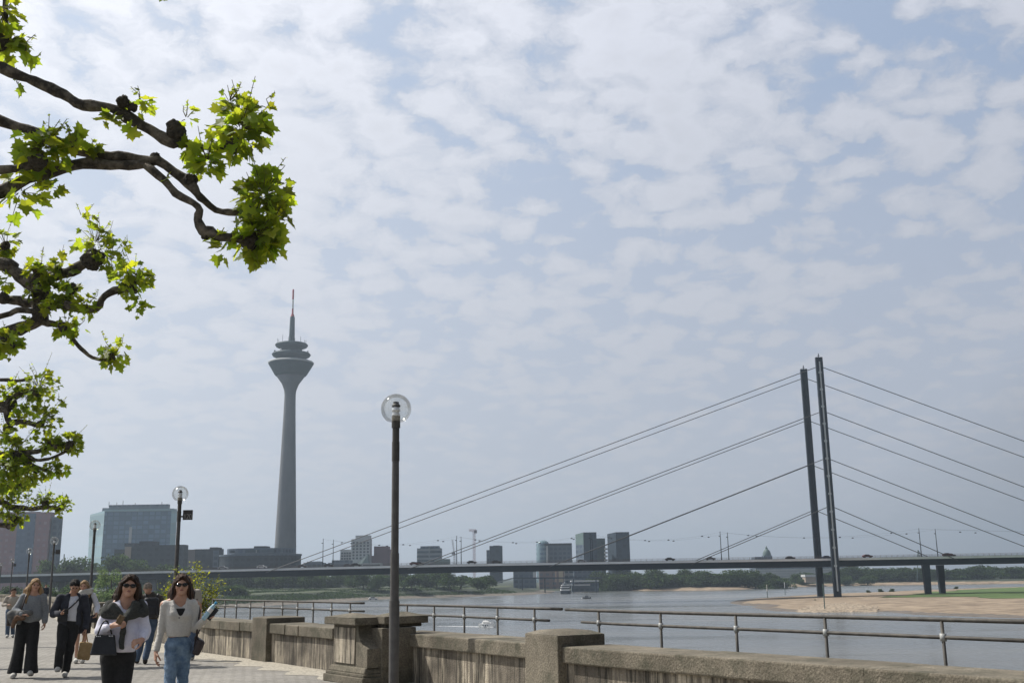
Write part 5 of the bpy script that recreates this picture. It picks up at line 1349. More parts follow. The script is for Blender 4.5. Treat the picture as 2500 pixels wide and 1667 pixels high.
L2 = [
 [(*hub(-11.0, 15.5, 3.0), .19), (-500, 640, 15.8, .15), (-200, 610, 16, .13), (0, 643, 16, .10), (32, 659, 16, .10), (57, 679, 16, .11), (89, 695, 16, .15), (103, 717, 16, .13), (99, 749, 16, .12), (97, 777, 16, .11), (64, 797, 16, .095), (0, 814, 16, .085), (-200, 850, 15.9, .09), (*hub(-11.0, 15.5, 2.8), .15)],
 [(100, 690, 16, .09), (137, 672, 16, .09), (175, 663, 16, .08), (204, 643, 16, .075), (226, 635, 16, .12)],
 [(-200, 740, 16.1, .08), (0, 732, 16.1, .07), (64, 738, 16.05, .075), (100, 745, 16, .08)],
 [(-200, 800, 15.8, .06), (0, 773, 15.9, .045), (41, 758, 15.9, .045), (88, 761, 15.9, .05)],
 [(100, 750, 16, .08), (150, 742, 15.9, .075), (191, 752, 15.8, .07), (236, 752, 15.8, .055), (255, 723, 15.7, .05), (293, 707, 15.7, .055), (332, 712, 15.6, .04)],
 [(97, 785, 16, .06), (143, 793, 16, .045), (165, 806, 16, .05), (175, 825, 16, .035), (204, 857, 16, .028), (226, 873, 16, .028), (255, 879, 16, .03), (272, 876, 16, .04)],
 [(-200, 700, 16, .06), (-20, 610, 16.2, .04), (10, 620, 16.2, .05)],
]
K2 = [(226, 635, 16, .18), (95, 660, 15.8, .11), (318, 690, 15.6, .12), (155, 800, 15.9, .09), (272, 872, 16, .07), (175, 705, 15.8, .10), (18, 842, 15.6, .13), (140, 660, 15.9, .08), (8, 730, 15.9, .1), (12, 600, 16.1, .08)]
C2 = [(232, 595, 16, 62, 44, 5), (270, 640, 15.9, 46, 26, 3), (322, 685, 15.6, 58, 56, 3), (340, 745, 15.6, 32, 12, 0), (150, 715, 15.8, 50, 40, 1), (210, 745, 15.7, 34, 22, 1), (100, 660, 15.7, 42, 34, 3), (75, 715, 15.8, 30, 12, 0), (280, 868, 16, 42, 32, 2), (165, 805, 15.9, 34, 16, 2), (190, 800, 15.9, 28, 7, 1),
      (14, 600, 16.1, 44, 24, 3), (150, 655, 15.9, 36, 18, 1), (20, 838, 15.5, 42, 36, 2), (60, 790, 15.8, 24, 8, 0), (10, 690, 16, 34, 12, 1), (200, 530, 16, 36, 5, 2), (300, 610, 15.9, 30, 8, 1), (120, 740, 15.7, 34, 12, 0)]
plane_tree('second plane tree, thick knobbly limbs and leaf tufts at middle left', (-11.0, 15.5, 3.1), L2, K2, [(a, b, c, d, int(e*1.35), f) for a, b, c, d, e, f in C2], .145, 102, .3)
L3 = [
 [(*hub(-15.6, 23.5, 2.8), .18), (-200, 980, 23.5, .14), (0, 990, 23.5, .09), (30, 975, 23.5, .07), (60, 955, 23.5, .07), (90, 960, 23.5, .06)],
 [(-200, 1060, 23.5, .10), (0, 1000, 23.4, .08), (18, 1015, 23.4, .08), (25, 1030, 23.4, .07), (60, 1030, 23.4, .055), (100, 1040, 23.4, .05)],
 [(-200, 1120, 23, .10), (0, 1110, 23, .08), (45, 1105, 23, .06), (90, 1102, 23, .055), (130, 1090, 23, .05), (160, 1085, 23, .06)],
 [(-200, 1150, 23, .08), (0, 1130, 23, .07), (60, 1130, 23, .055), (90, 1140, 23, .04), (120, 1150, 23, .035)],
 [(-200, 940, 23.5, .06), (0, 927, 23.5, .045), (35, 930, 23.5, .04), (70, 925, 23.5, .035)],
 [(60, 1105, 23, .04), (85, 1122, 23, .04), (125, 1118, 23, .03), (160, 1102, 23, .03)],
]
K3 = [(25, 985, 23.4, .14), (168, 1090, 23, .13), (20, 1045, 23.4, .13), (40, 1115, 23, .14), (88, 965, 23.4, .09), (100, 1035, 23.4, .09), (125, 1080, 23, .08), (88, 1150, 23, .07)]
C3 = [(95, 945, 23.5, 52, 74, 5), (60, 975, 23.4, 44, 40, 2), (20, 955, 23.4, 36, 34, 3), (105, 1032, 23.4, 46, 70, 2), (60, 1015, 23.4, 36, 24, 1), (172, 1085, 23, 34, 60, 3), (125, 1090, 23, 34, 40, 2), (128, 1150, 23, 30, 40, 1), (40, 1100, 23, 46, 80, 2), (10, 1060, 23, 36, 40, 1),
      (20, 1140, 22.8, 44, 70, 2), (70, 1160, 22.8, 34, 50, 1), (10, 1180, 22.8, 36, 40, 1), (145, 985, 23.4, 18, 6, 2), (165, 1148, 23, 10, 3, 0)]
plane_tree('third plane tree, dense leafy branches above the far lamps at left', (-15.6, 23.5, 2.9), L3, K3, [(a, b, c, d, int(e*1.4), f) for a, b, c, d, e, f in C3], .135, 103, .3)
L4 = [
 [(*hub(-19.6, 30.5, 2.6), .17), (-150, 1230, 30.5, .12), (0, 1226, 30.5, .09), (20, 1236, 30.5, .09), (52, 1239, 30.5, .08), (80, 1243, 30.5, .06), (96, 1239, 30.5, .07), (115, 1238, 30.5, .06), (140, 1240, 30.5, .06)],
 [(-150, 1290, 30.3, .09), (0, 1281, 30.3, .08), (20, 1285, 30.3, .07), (38, 1276, 30.3, .07)],
 [(-100, 1200, 30.5, .08), (0, 1185, 30.5, .06), (40, 1190, 30.5, .05), (70, 1180, 30.5, .04)],
]
K4 = [(110, 1230, 30.5, .12), (35, 1270, 30.3, .13), (150, 1238, 30.5, .10), (5, 1195, 30.4, .12), (55, 1182, 30.4, .1)]
C4 = [(112, 1222, 30.5, 28, 60, 3), (152, 1236, 30.5, 27, 60, 3), (66, 1226, 30.5, 20, 22, 2), (38, 1264, 30.3, 28, 66, 1), (10, 1200, 30.4, 36, 80, 1), (55, 1178, 30.4, 36, 90, 2), (30, 1215, 30.4, 24, 30, 1), (8, 1250, 30.3, 18, 18, 0), (20, 1170, 30.4, 30, 50, 0)]
plane_tree('fourth plane tree, low small-leaved branch before the red tower', (-19.6, 30.5, 2.7), L4, K4, [(a, b, c, d, int(e*1.4), f) for a, b, c, d, e, f in C4], .12, 104, .3)

# young shrub tree standing below the wall, between the two women and the river
rgs = random.Random(9)
YS = 27.5
q = atY(462, 1500, YS); s_p, _, _ = fpt(s_at(462), 1.6)
YS = max(YS, s_p.y+1.0); q = atY(462, 1500, YS)
sb = thing('young_tree', 'young yellow-green leafy tree growing behind the parapet wall below the 120 lamp', 'tree', (q.x, YS, -4.6))
b = MB(); b.tube([(q.x, YS, -4.6), tuple(atY(458, 1480, YS)), tuple(atY(440, 1420, YS))], [.07, .045, .02], 7)
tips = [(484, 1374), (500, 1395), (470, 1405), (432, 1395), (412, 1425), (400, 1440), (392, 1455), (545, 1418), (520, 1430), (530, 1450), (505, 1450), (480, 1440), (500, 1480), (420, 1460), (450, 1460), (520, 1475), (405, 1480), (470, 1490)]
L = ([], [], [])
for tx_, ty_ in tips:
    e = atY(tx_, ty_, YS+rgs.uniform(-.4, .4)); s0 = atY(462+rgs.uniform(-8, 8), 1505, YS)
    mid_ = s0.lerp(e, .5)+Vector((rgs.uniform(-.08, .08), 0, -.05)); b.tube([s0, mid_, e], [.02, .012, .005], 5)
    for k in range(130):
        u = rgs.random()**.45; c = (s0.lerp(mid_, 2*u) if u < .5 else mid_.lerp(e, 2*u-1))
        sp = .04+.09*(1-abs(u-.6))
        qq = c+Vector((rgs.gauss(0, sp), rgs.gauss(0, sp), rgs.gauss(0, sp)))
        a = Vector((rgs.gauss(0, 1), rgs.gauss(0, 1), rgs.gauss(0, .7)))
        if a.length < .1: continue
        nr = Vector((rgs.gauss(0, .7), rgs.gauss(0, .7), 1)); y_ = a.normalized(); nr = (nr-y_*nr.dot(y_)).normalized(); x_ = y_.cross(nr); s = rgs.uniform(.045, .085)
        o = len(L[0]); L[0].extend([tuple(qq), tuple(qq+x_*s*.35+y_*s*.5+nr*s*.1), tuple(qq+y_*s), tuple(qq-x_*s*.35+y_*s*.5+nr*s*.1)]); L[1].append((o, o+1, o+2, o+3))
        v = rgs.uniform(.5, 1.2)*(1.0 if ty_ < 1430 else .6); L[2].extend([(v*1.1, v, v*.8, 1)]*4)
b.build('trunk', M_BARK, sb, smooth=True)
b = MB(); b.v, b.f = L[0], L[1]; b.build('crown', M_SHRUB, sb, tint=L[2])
# ------------------------------------------------------------------ people (implicit surfaces meshed with surface nets)
def A3(*v): return np.array(v, float)
def _ev(prims, P):
    D = np.full(len(P), 9.0)
    for pr in prims:
        k = pr[0]; op = pr[1]; bl = pr[2]
        if k == 'cap':
            a, b, ra, rb = pr[3:7]; ba = b-a; pa = P-a
            h = np.clip(pa @ ba/max(ba @ ba, 1e-9), 0, 1); d = np.linalg.norm(pa-h[:, None]*ba, axis=1)-(ra+(rb-ra)*h)
        elif k == 'ell':
            c, r, M = pr[3:6]; q = P-c
            if M is not None: q = q @ M
            k0 = np.linalg.norm(q/r, axis=1); k1 = np.linalg.norm(q/(r*r), axis=1)
            d = k0*(k0-1)/np.maximum(k1, 1e-9)
        elif k == 'pln': d = P @ pr[3]-pr[4]
        elif k == 'box':
            c, r, M, rad = pr[3:7]; q = P-c
            if M is not None: q = q @ M
            q = np.abs(q)-(r-rad); d = np.linalg.norm(np.maximum(q, 0), axis=1)+np.minimum(q.max(1), 0)-rad
        elif k == 'fun': D = pr[3](P, D); continue
        if op == 'u':
            if bl > 0:
                h = np.clip(.5+.5*(D-d)/bl, 0, 1); D = D*(1-h)+d*h-bl*h*(1-h)
            else: D = np.minimum(D, d)
        else:
            e = -d if op == 's' else d
            if bl > 0:
                h = np.clip(.5-.5*(D-e)/bl, 0, 1); D = D*(1-h)+e*h+bl*h*(1-h)
            else: D = np.maximum(D, e)
    return D
def cap(a, b, ra, rb=None, k=.02, op='u'): return ('cap', op, k, A3(*a), A3(*b), ra, ra if rb is None else rb)
def ell(c, r, k=.02, M=None, op='u'): return ('ell', op, k, A3(*c), A3(*r), M)
def rbox(c, r, rad=.01, k=.0, M=None, op='u'): return ('box', op, k, A3(*c), A3(*r), M, rad)
def cut(n, d, k=.004): return ('pln', 'i', k, A3(*n), d)      # keeps n.p < d
def rot(ax, deg):
    return np.array(Matrix.Rotation(R(deg), 3, ax))
def folds(amp, f1=(40, 30, 16), f2=(23, 50, 9), ph=0.0):
    def fn(P, D):
        x, y, z = P.T
        return D+amp*(np.sin(f1[0]*x+f1[2]*z+2*np.sin(f1[1]*y+ph)+ph)*.6+np.sin(f2[0]*y-f2[2]*z*2+1.5*np.sin(f2[1]*x*.5+7*z)+ph)*.4)
    return ('fun', 'u', 0, fn)
def nets(prims, h, lo, hi):
    lo = np.array(lo, float); hi = np.array(hi, float)
    C = 4; n = (np.ceil((hi-lo)/(h*C)).astype(int))*C+1
    ax = [lo[i]+h*np.arange(n[i]) for i in range(3)]
    cx = [a[::C] for a in ax]
    G = np.stack(np.meshgrid(*cx, indexing='ij'), -1).reshape(-1, 3)
    Dc = _ev(prims, G).reshape(len(cx[0]), len(cx[1]), len(cx[2]))
    near = np.abs(Dc) < h*C*2.0
    up = Dc.repeat(C, 0).repeat(C, 1).repeat(C, 2); nu = near.copy()
    for i in range(3):
        nu = nu | np.roll(nu, 1, i) | np.roll(nu, -1, i)
    nu = nu.repeat(C, 0).repeat(C, 1).repeat(C, 2)
    s = C//2
    F = up[s:s+n[0], s:s+n[1], s:s+n[2]]; M_ = nu[s:s+n[0], s:s+n[1], s:s+n[2]]
    if F.shape != tuple(n): 
        pad = [(0, n[i]-F.shape[i]) for i in range(3)]; F = np.pad(F, pad, 'edge'); M_ = np.pad(M_, pad, 'edge')
    F = F.copy(); idx = np.argwhere(M_)
    P = lo+idx*h
    out = np.empty(len(P))
    for k in range(0, len(P), 400000): out[k:k+400000] = _ev(prims, P[k:k+400000])
    F[M_] = out
    S = F < 0
    cs = sum(S[i:n[0]-1+i, j:n[1]-1+j, k:n[2]-1+k].astype(np.int8) for i in (0, 1) for j in (0, 1) for k in (0, 1))
    act = (cs > 0) & (cs < 8)
    ci = np.argwhere(act); vid = np.full(act.shape, -1); vid[act] = np.arange(len(ci))
    acc = np.zeros((len(ci), 3)); cnt = np.zeros(len(ci))
    for axx in range(3):
        for a in (0, 1):
            for b in (0, 1):
                o0 = [0, 0, 0]; oth = [q for q in range(3) if q != axx]; o0[oth[0]] = a; o0[oth[1]] = b
                o1 = list(o0); o1[axx] = 1
                f0 = F[ci[:, 0]+o0[0], ci[:, 1]+o0[1], ci[:, 2]+o0[2]]; f1 = F[ci[:, 0]+o1[0], ci[:, 1]+o1[1], ci[:, 2]+o1[2]]
                m = (f0 < 0) != (f1 < 0); t = np.where(m, f0/np.where(m, f0-f1, 1), 0)
                p = ci+np.array(o0, float); p[:, axx] += t
                acc += p*m[:, None]; cnt += m
    V = lo+(acc/cnt[:, None])*h
    Q = []
    for axx in range(3):
        sl0 = [slice(None)]*3; sl1 = [slice(None)]*3; sl0[axx] = slice(0, -1); sl1[axx] = slice(1, None)
        ch = S[tuple(sl0)] != S[tuple(sl1)]
        e = np.argwhere(ch); u, v = [(1, 2), (2, 0), (0, 1)][axx]
        ok = (e[:, u] > 0) & (e[:, v] > 0) & (e[:, u] < n[u]-1) & (e[:, v] < n[v]-1); e = e[ok]
        def cid(du, dv):
            q = e.copy(); q[:, u] -= du; q[:, v] -= dv; return vid[q[:, 0], q[:, 1], q[:, 2]]
        q = np.stack([cid(1, 1), cid(0, 1), cid(0, 0), cid(1, 0)], 1)
        ins = S[e[:, 0], e[:, 1], e[:, 2]]
        q[~ins] = q[~ins][:, ::-1]; Q.append(q)
    Q = np.concatenate(Q); Q = Q[(Q >= 0).all(1)]
    return V, Q
def sdf_obj(name, prims, h, lo, hi, m, parent, matfn=None):
    V, Q = nets(prims, h, lo, hi)
    me = bpy.data.meshes.new(name)
    me.vertices.add(len(V)); me.vertices.foreach_set('co', V.astype(np.float32).ravel())
    me.loops.add(Q.size); me.loops.foreach_set('vertex_index', Q.astype(np.int32).ravel())
    me.polygons.add(len(Q)); me.polygons.foreach_set('loop_start', np.arange(0, Q.size, 4, dtype=np.int32)); me.polygons.foreach_set('loop_total', np.full(len(Q), 4, dtype=np.int32))
    for mm in (m if isinstance(m, (list, tuple)) else [m]): me.materials.append(mm)
    me.update(calc_edges=True); me.validate()
    me.polygons.foreach_set('use_smooth', [True]*len(me.polygons))
    if matfn is not None:
        c = V[Q].mean(1); me.polygons.foreach_set('material_index', matfn(c).astype(np.int32)[:len(me.polygons)])
    o = bpy.data.objects.new(name, me); col.objects.link(o); o.parent = parent
    return o
M_SKIN = mat('skin_light', (0.46, 0.255, 0.17), (0.54, 0.31, 0.215), 0.5, 12)
M_SKIN2 = mat('skin_tanned', (0.36, 0.20, 0.13), (0.42, 0.24, 0.165), 0.5, 12)
M_LIPS = mat('lips', (0.30, 0.125, 0.10), None, 0.45)
M_SHADE = mat('sunglass_lens', (0.008, 0.007, 0.006), None, 0.12)
def hairmat(n, c1, c2): return mat(n, c1, c2, 0.6, 30, 0.8, 60, stretch=(1, 1, .12), pos=(.4, .6), spec=.15)
H_BROWN = hairmat('hair_dark_brown', (0.012, 0.008, 0.006), (0.055, 0.032, 0.020))
H_BRUN = hairmat('hair_brown', (0.016, 0.009, 0.007), (0.085, 0.045, 0.026))
H_BLACK = hairmat('hair_black', (0.006, 0.005, 0.005), (0.022, 0.019, 0.018))
H_BLOND = hairmat('hair_blond', (0.15, 0.09, 0.045), (0.40, 0.27, 0.14))
H_GREY = hairmat('hair_greying', (0.16, 0.13, 0.10), (0.34, 0.29, 0.24))
def cloth(n, c1, c2, sc=30, b=.4): return mat(n, c1, c2, 0.9, sc, b, sc*4)
C_LAV = cloth('pale_lavender_cotton', (0.68, 0.68, 0.80), (0.78, 0.78, 0.88))
C_KNIT = cloth('dark_green_grey_knit', (0.045, 0.05, 0.045), (0.085, 0.09, 0.08), 60, 1)
C_BLACK = cloth('black_fabric', (0.009, 0.009, 0.010), (0.018, 0.018, 0.019))
C_RIB = cloth('white_ribbed_knit', (0.66, 0.635, 0.59), (0.76, 0.735, 0.68), 50, .8)
C_DENIM = cloth('blue_denim', (0.10, 0.17, 0.27), (0.22, 0.32, 0.44), 14, .5)
C_DENIMD = cloth('dark_denim', (0.05, 0.085, 0.14), (0.09, 0.13, 0.20), 14, .5)
C_NAVY = cloth('navy_jacket_cloth', (0.018, 0.021, 0.032), (0.036, 0.04, 0.055), 12)
C_TEE = cloth('white_tshirt', (0.62, 0.64, 0.70), (0.70, 0.72, 0.78))
C_GREYK = cloth('light_grey_knit', (0.22, 0.24, 0.26), (0.32, 0.34, 0.36), 45, .8)
C_JGREY = cloth('dark_grey_coat', (0.09, 0.09, 0.09), (0.14, 0.14, 0.135), 25)
C_OLIVE = cloth('brown_olive_jacket', (0.055, 0.048, 0.038), (0.10, 0.085, 0.07), 14)
C_TAN = cloth('tan_canvas', (0.30, 0.20, 0.09), (0.38, 0.26, 0.13), 20)
C_LEATH = mat('black_leather', (0.010, 0.011, 0.014), (0.018, 0.019, 0.023), 0.45, 20, .3, 60)
C_BROWNL = mat('dark_brown_leather', (0.030, 0.020, 0.020), (0.05, 0.035, 0.032), 0.5, 20, .3, 60)
C_BEIGE = cloth('beige_cloth', (0.36, 0.33, 0.28), (0.44, 0.40, 0.35))
C_SHOE = cloth('pale_sneaker', (0.46, 0.45, 0.42), (0.55, 0.54, 0.50))
C_SOLE = mat('rubber_sole', (0.14, 0.10, 0.07), None, .8)
C_DSHOE = cloth('dark_shoe', (0.02, 0.018, 0.016), (0.035, 0.03, 0.028))

def head_prims(c, M, neck0, neck1, s=1.0, nr=.055):
    c = A3(*c)
    T = lambda x, y, z: c+M @ (A3(x, y, z)*s)
    E = lambda p, r, k, op='u': ell(T(*p), A3(*r)*s, k, M, op)
    pr = [E((0, .012, .022), (.073, .092, .086), 0), E((0, -.022, -.040), (.056, .062, .066), .035), E((0, -.060, -.085), (.024, .022, .022), .025),
          cap(T(-.032, -.078, .024), T(.032, -.078, .024), .010*s, None, .018),
          E((-.031, -.096, .004), (.019, .014, .011), .010, 's'), E((.031, -.096, .004), (.019, .014, .011), .010, 's'),
          E((-.040, -.060, -.022), (.024, .024, .024), .022), E((.040, -.060, -.022), (.024, .024, .024), .022),
          cap(T(0, -.084, .008), T(0, -.101, -.022), .007*s, .0115*s, .010), E((-.009, -.094, -.026), (.008, .008, .006), .006), E((.009, -.094, -.026), (.008, .008, .006), .006),
          E((0, -.084, -.049), (.022, .010, .005), .005), E((0, -.083, -.057), (.019, .010, .0055), .004),
          E((-.077, .008, -.004), (.010, .019, .030), .006), E((.077, .008, -.004), (.010, .019, .030), .006),
          cap(T(0, .018, -.055), neck0, nr, nr+.001, .025), cap(neck0, neck1, nr+.002, nr+.012, .03)]
    mouth = T(0, -.088, -.053)
    return pr, T, mouth
def hand_prims(w, d, pn, side, curl=25, s=1.0, thumb_in=.5):
    """w wrist, d direction of the fingers, pn palm normal (the way the palm faces), side = where the thumb is"""
    w = Vector(w); d = Vector(d).normalized(); pn = Vector(pn); pn = (pn-d*pn.dot(d)).normalized(); lat = Vector(side); lat = (lat-d*lat.dot(d)-pn*lat.dot(pn)).normalized()
    pr = []
    Ls = (.072, .080, .074, .058)
    for i in range(4):
        off = lat*(.027-.018*i)*s
        kn = w+d*(.088-.004*abs(i-1))*s+off
        pr.append(cap(w+off*.55+d*.01, kn, .0145*s, .0105*s, .012))
        p = kn; dd = d.copy(); ang = R(curl+6*i)
        for j, fr in enumerate((.46, .30, .24)):
            dd = (dd*math.cos(ang)+pn*math.sin(ang)).normalized() if j == 0 else (dd*math.cos(ang*1.1)+(pn*dd.dot(d)-d*dd.dot(pn)).normalized()*math.sin(ang*1.1)).normalized()
            q = p+dd*Ls[i]*fr*s
            pr.append(cap(p, q, (.0092-.0008*j)*s, (.0086-.0010*j)*s, .003)); p = q
    b = w+d*.022*s+lat*.020*s
    t1 = b+(d*.6+lat*.75+pn*thumb_in*.6).normalized()*.042*s
    t2 = t1+(d*.85+lat*.25+pn*thumb_in).normalized()*.032*s
    t3 = t2+(d*.95-lat*.05+pn*thumb_in*1.2).normalized()*.026*s
    pr += [cap(b, t1, .0150*s, .0115*s, .012), cap(t1, t2, .0105*s, .0095*s, .003), cap(t2, t3, .0095*s, .008*s, .003)]
    return pr
def glove_free_body(t, J, M, skin, h, extra=(), s=1.0, lips=True, legs=True, curl=(25, 25), hs=1.0):
    """one continuous body: head, neck, torso, arms with hands, legs"""
    hc = J['head']; nb = J['neck']
    pr, T, mouth = head_prims(hc, M, (nb[0], nb[1]+.004, nb[2]+.035), (nb[0], nb[1]+.01, nb[2]-.03), s)
    pe = J['pelvis']; sl, sr = J['shl'], J['shr']
    ch = [(nb[i]*.6+pe[i]*.4) for i in range(3)]; ch[2] = nb[2]-.17
    pr += [ell((ch[0], ch[1]+.01, ch[2]), (.125*s, .085*s, .17), .04), ell(((ch[0]+pe[0])/2, (ch[1]+pe[1])/2, (ch[2]+pe[2])/2), (.105*s, .075*s, .15), .05), ell((pe[0], pe[1]+.01, pe[2]), (.13*s, .09*s, .11), .05),
           cap(sl, (nb[0]-.02, nb[1], nb[2]), .042, .045, .03), cap(sr, (nb[0]+.02, nb[1], nb[2]), .042, .045, .03)]
    for sd, cu in (('l', curl[0]), ('r', curl[1])):
        sh, el_, wr = J['sh'+sd], J['el'+sd], J['wr'+sd]
        pr += [cap(sh, el_, .040*s, .031*s, .02), cap(el_, wr, .031*s, .0225*s, .01)]
        hd = J['hd'+sd]; pr += hand_prims(wr, hd[0], hd[1], hd[2], cu, hs)
        if legs:
            hi, kn, an, to = J['hi'+sd], J['kn'+sd], J['an'+sd], J['to'+sd]
            pr += [cap(hi, kn, .060*s, .042*s, .02), cap(kn, an, .040*s, .030*s, .02), cap((an[0], an[1]+.02, an[2]-.02), to, .032, .024, .02)]
    pts = np.array([J[k][:3] if not isinstance(J[k][0], (tuple, list)) else J['wrl'] for k in J if k[:2] != 'hd'])
    lo = pts.min(0)-.22; hi_ = pts.max(0)+.22; lo[2] = pts[:, 2].min()-.06; hi_[2] = hc[2]+.14
    lo[:2] -= .02
    fn = None
    if lips:
        mm = A3(*mouth)
        def fn(c):
            q = (c-mm) @ M; return ((np.abs(q[:, 0]) < .019*s) & (np.abs(q[:, 2]) < .0075*s*(1-(q[:, 0]/(.028*s))**2)) & (q[:, 1] < .02) & (q[:, 1] > -.03)).astype(int)
    o = sdf_obj('body', pr, h, lo, hi_, [skin, M_LIPS], t, fn)
    return o, T
def sunglasses(t, T, M, big=1.0):
    pr = []
    c = T(0, 0, 0)
    for sx_ in (-1, 1):
        pr.append(('ell', 'u', .0, A3(*T(.0325*sx_, -.098, .004)), A3(.0270*big, .010, .0190*big), M))
        pr.append(cap(T(.058*sx_, -.090, .012), T(.078*sx_, .0, .010), .0035, None, .004))
    pr.append(cap(T(-.012, -.103, .010), T(.012, -.103, .010), .004, None, .004))
    pts = np.array([T(-.09, -.12, -.04), T(.09, .03, .05), T(.09, -.12, -.04), T(-.09, .03, .05)])
    return sdf_obj('sunglasses', pr, .004, pts.min(0)-.02, pts.max(0)+.02, M_SHADE, t)
def eyes(t, T):
    for sx_ in (-1, 1):
        MB().blob(tuple(T(.031*sx_, -.083, .004)), .011, 8, 6).build('eye', mat('eye_dark', (0.03, .02, .015), None, .2), t, smooth=True)
def shoes(t, J, m, h=.010, up=0.0):
    for sd in 'lr':
        an, to = J['an'+sd], J['to'+sd]
        a = (an[0], an[1]+.03, an[2]-.035); 
        pr = [cap(a, to, .045, .040, .02), cap((an[0], an[1]+.01, an[2]+.02), a, .046, .045, .02), cap(((a[0]+to[0])/2, (a[1]+to[1])/2, (a[2]+to[2])/2+.01), to, .047, .042, .02)]
        dv = Vector(to)-Vector(a); nz = Vector((0, 0, 1)); dn = dv.normalized(); nn = (nz-dn*nz.dot(dn)).normalized()
        pr.append(('pln', 'i', .006, -A3(*nn), -(Vector(a).dot(nn)-.040)))
        p = np.array([a, to, an]); o = sdf_obj('shoe', pr, h, p.min(0)-.08, p.max(0)+.08, m, t)
def place(t, px, Y, rz, zoff=0.0):
    p = atY(px, 1500, Y); t.location = (p.x, Y, zoff); t.rotation_euler = (0, 0, rz)
def face_cam(px): return math.atan((1250-px)/FPX)
def new_person(label, group=None): return thing('person', label, 'person', (0, 0, 0), group)
def follow(t, px, Y, rz, label, name, cat):
    """a thing carried by a person but standing on its own in the scene"""
    o = thing(name, label, cat, (0, 0, 0)); place(o, px, Y, rz); return o

# ---- woman with lavender shirt and knotted jumper
Hh = 0.008
t = new_person('smiling woman in sunglasses, lavender shirt and dark jumper knotted over her shoulders')
M = rot('Y', 5) @ rot('X', -3)
J = dict(head=(.035, -.02, 1.578), neck=(.012, 0, 1.435), pelvis=(-.03, .01, .93), shl=(-.145, .0, 1.385), ell=(-.205, -.03, 1.14), wrl=(-.105, -.22, 1.205), shr=(.165, .0, 1.385), elr=(.195, -.02, 1.12), wrr=(.185, -.205, 1.06),
         hdl=((.85, -.25, .25), (.2, .5, -.6), (.0, -.3, 1)), hdr=((-.75, -.45, -.15), (-.2, .5, -.8), (.1, -.6, .7)),
         hil=(-.11, .01, .88), knl=(-.10, -.02, .48), anl=(-.10, .02, .09), tol=(-.11, -.13, .045), hir=(.045, .01, .88), knr=(.04, -.08, .48), anr=(.03, -.10, .09), tor=(.03, -.26, .045))
body, T = glove_free_body(t, J, M, M_SKIN, .006, curl=(38, 45))
sunglasses(t, T, M, 1.12)
pr = [ell(T(0, .022, .034), (.089, .103, .093), 0, M)]
for sx_ in (-1, 1):
    for k in range(5):
        a = T(.070*sx_+.004*k*sx_, .0+.018*k, .02); b_ = T((.088+.008*k)*sx_, .015+.018*k, -.10); c_ = T((.110 if sx_ < 0 else .085)*sx_+.007*k*sx_, .0+.02*k, -.185-.008*(k % 2))
        pr += [cap(a, b_, .022, .028, .012), cap(b_, c_, .028, .012, .010)]
pr += [cap(T(-.01, -.07, .085), T(-.075, -.045, .02), .018, .020, .012), cap(T(-.01, -.07, .085), T(.075, -.045, .02), .018, .020, .012), cap(T(0, .06, 0), T(0, .08, -.17), .07, .075, .03)]
pr += [('ell', 's', .008, A3(*T(0, -.105, -.012)), A3(.058, .07, .078), M), folds(.005, (150, 90, 22), (110, 140, 18))]
sdf_obj('hair', pr, .006, (-.17, -.16, 1.33), (.22, .17, 1.72), H_BROWN, t)
pr = [ell((0.0, .0, 1.27), (.150, .118, .20), 0), ell((.005, -.02, 1.08), (.155, .130, .20), .05), cap((-.13, 0, 1.385), (.14, 0, 1.385), .055, None, .03),
      cap((-.145, 0, 1.385), (-.205, -.02, 1.16), .054, .062, .02), cap((-.205, -.03, 1.15), (-.125, -.19, 1.195), .058, .034, .02),
      cap((.165, 0, 1.385), (.198, -.01, 1.14), .054, .064, .02), cap((.198, -.02, 1.12), (.195, -.17, 1.075), .064, .036, .02),
      ell((.205, -.03, 1.11), (.052, .06, .06), .02), ell((-.205, -.03, 1.15), (.05, .055, .06), .02),
      ('ell', 's', .01, A3(.025, -.13, 1.44), A3(.062, .12, .10), None), ('cap', 's', .01, A3(.02, -.05, 1.42), A3(.02, -.05, 1.7), .06, .07),
      ('pln', 'i', .006, A3(.10, .0, -1), -.935), folds(.0055, (30, 20, 30), (31, 17, 24))]
sdf_obj('shirt', pr, Hh, (-.38, -.30, .88), (.40, .18, 1.50), C_LAV, t)
pr = [ell((-.035, .02, .92), (.172, .130, .14), 0), cap((-.10, .01, .86), (-.085, -.01, .50), .098, .062, .04), cap((-.085, -.01, .5), (-.10, .02, .10), .062, .075, .02), cap((.035, .01, .86), (.02, -.07, .50), .098, .062, .04), cap((.02, -.07, .5), (.03, -.09, .10), .062, .075, .02),
      cut((0, 0, 1), 1.02), ('pln', 'i', .004, A3(0, 0, -1), -.075), folds(.006, (20, 16, 6), (14, 20, 5))]
sdf_obj('trousers', pr, .010, (-.27, -.26, .05), (.22, .20, 1.06), C_BLACK, t)
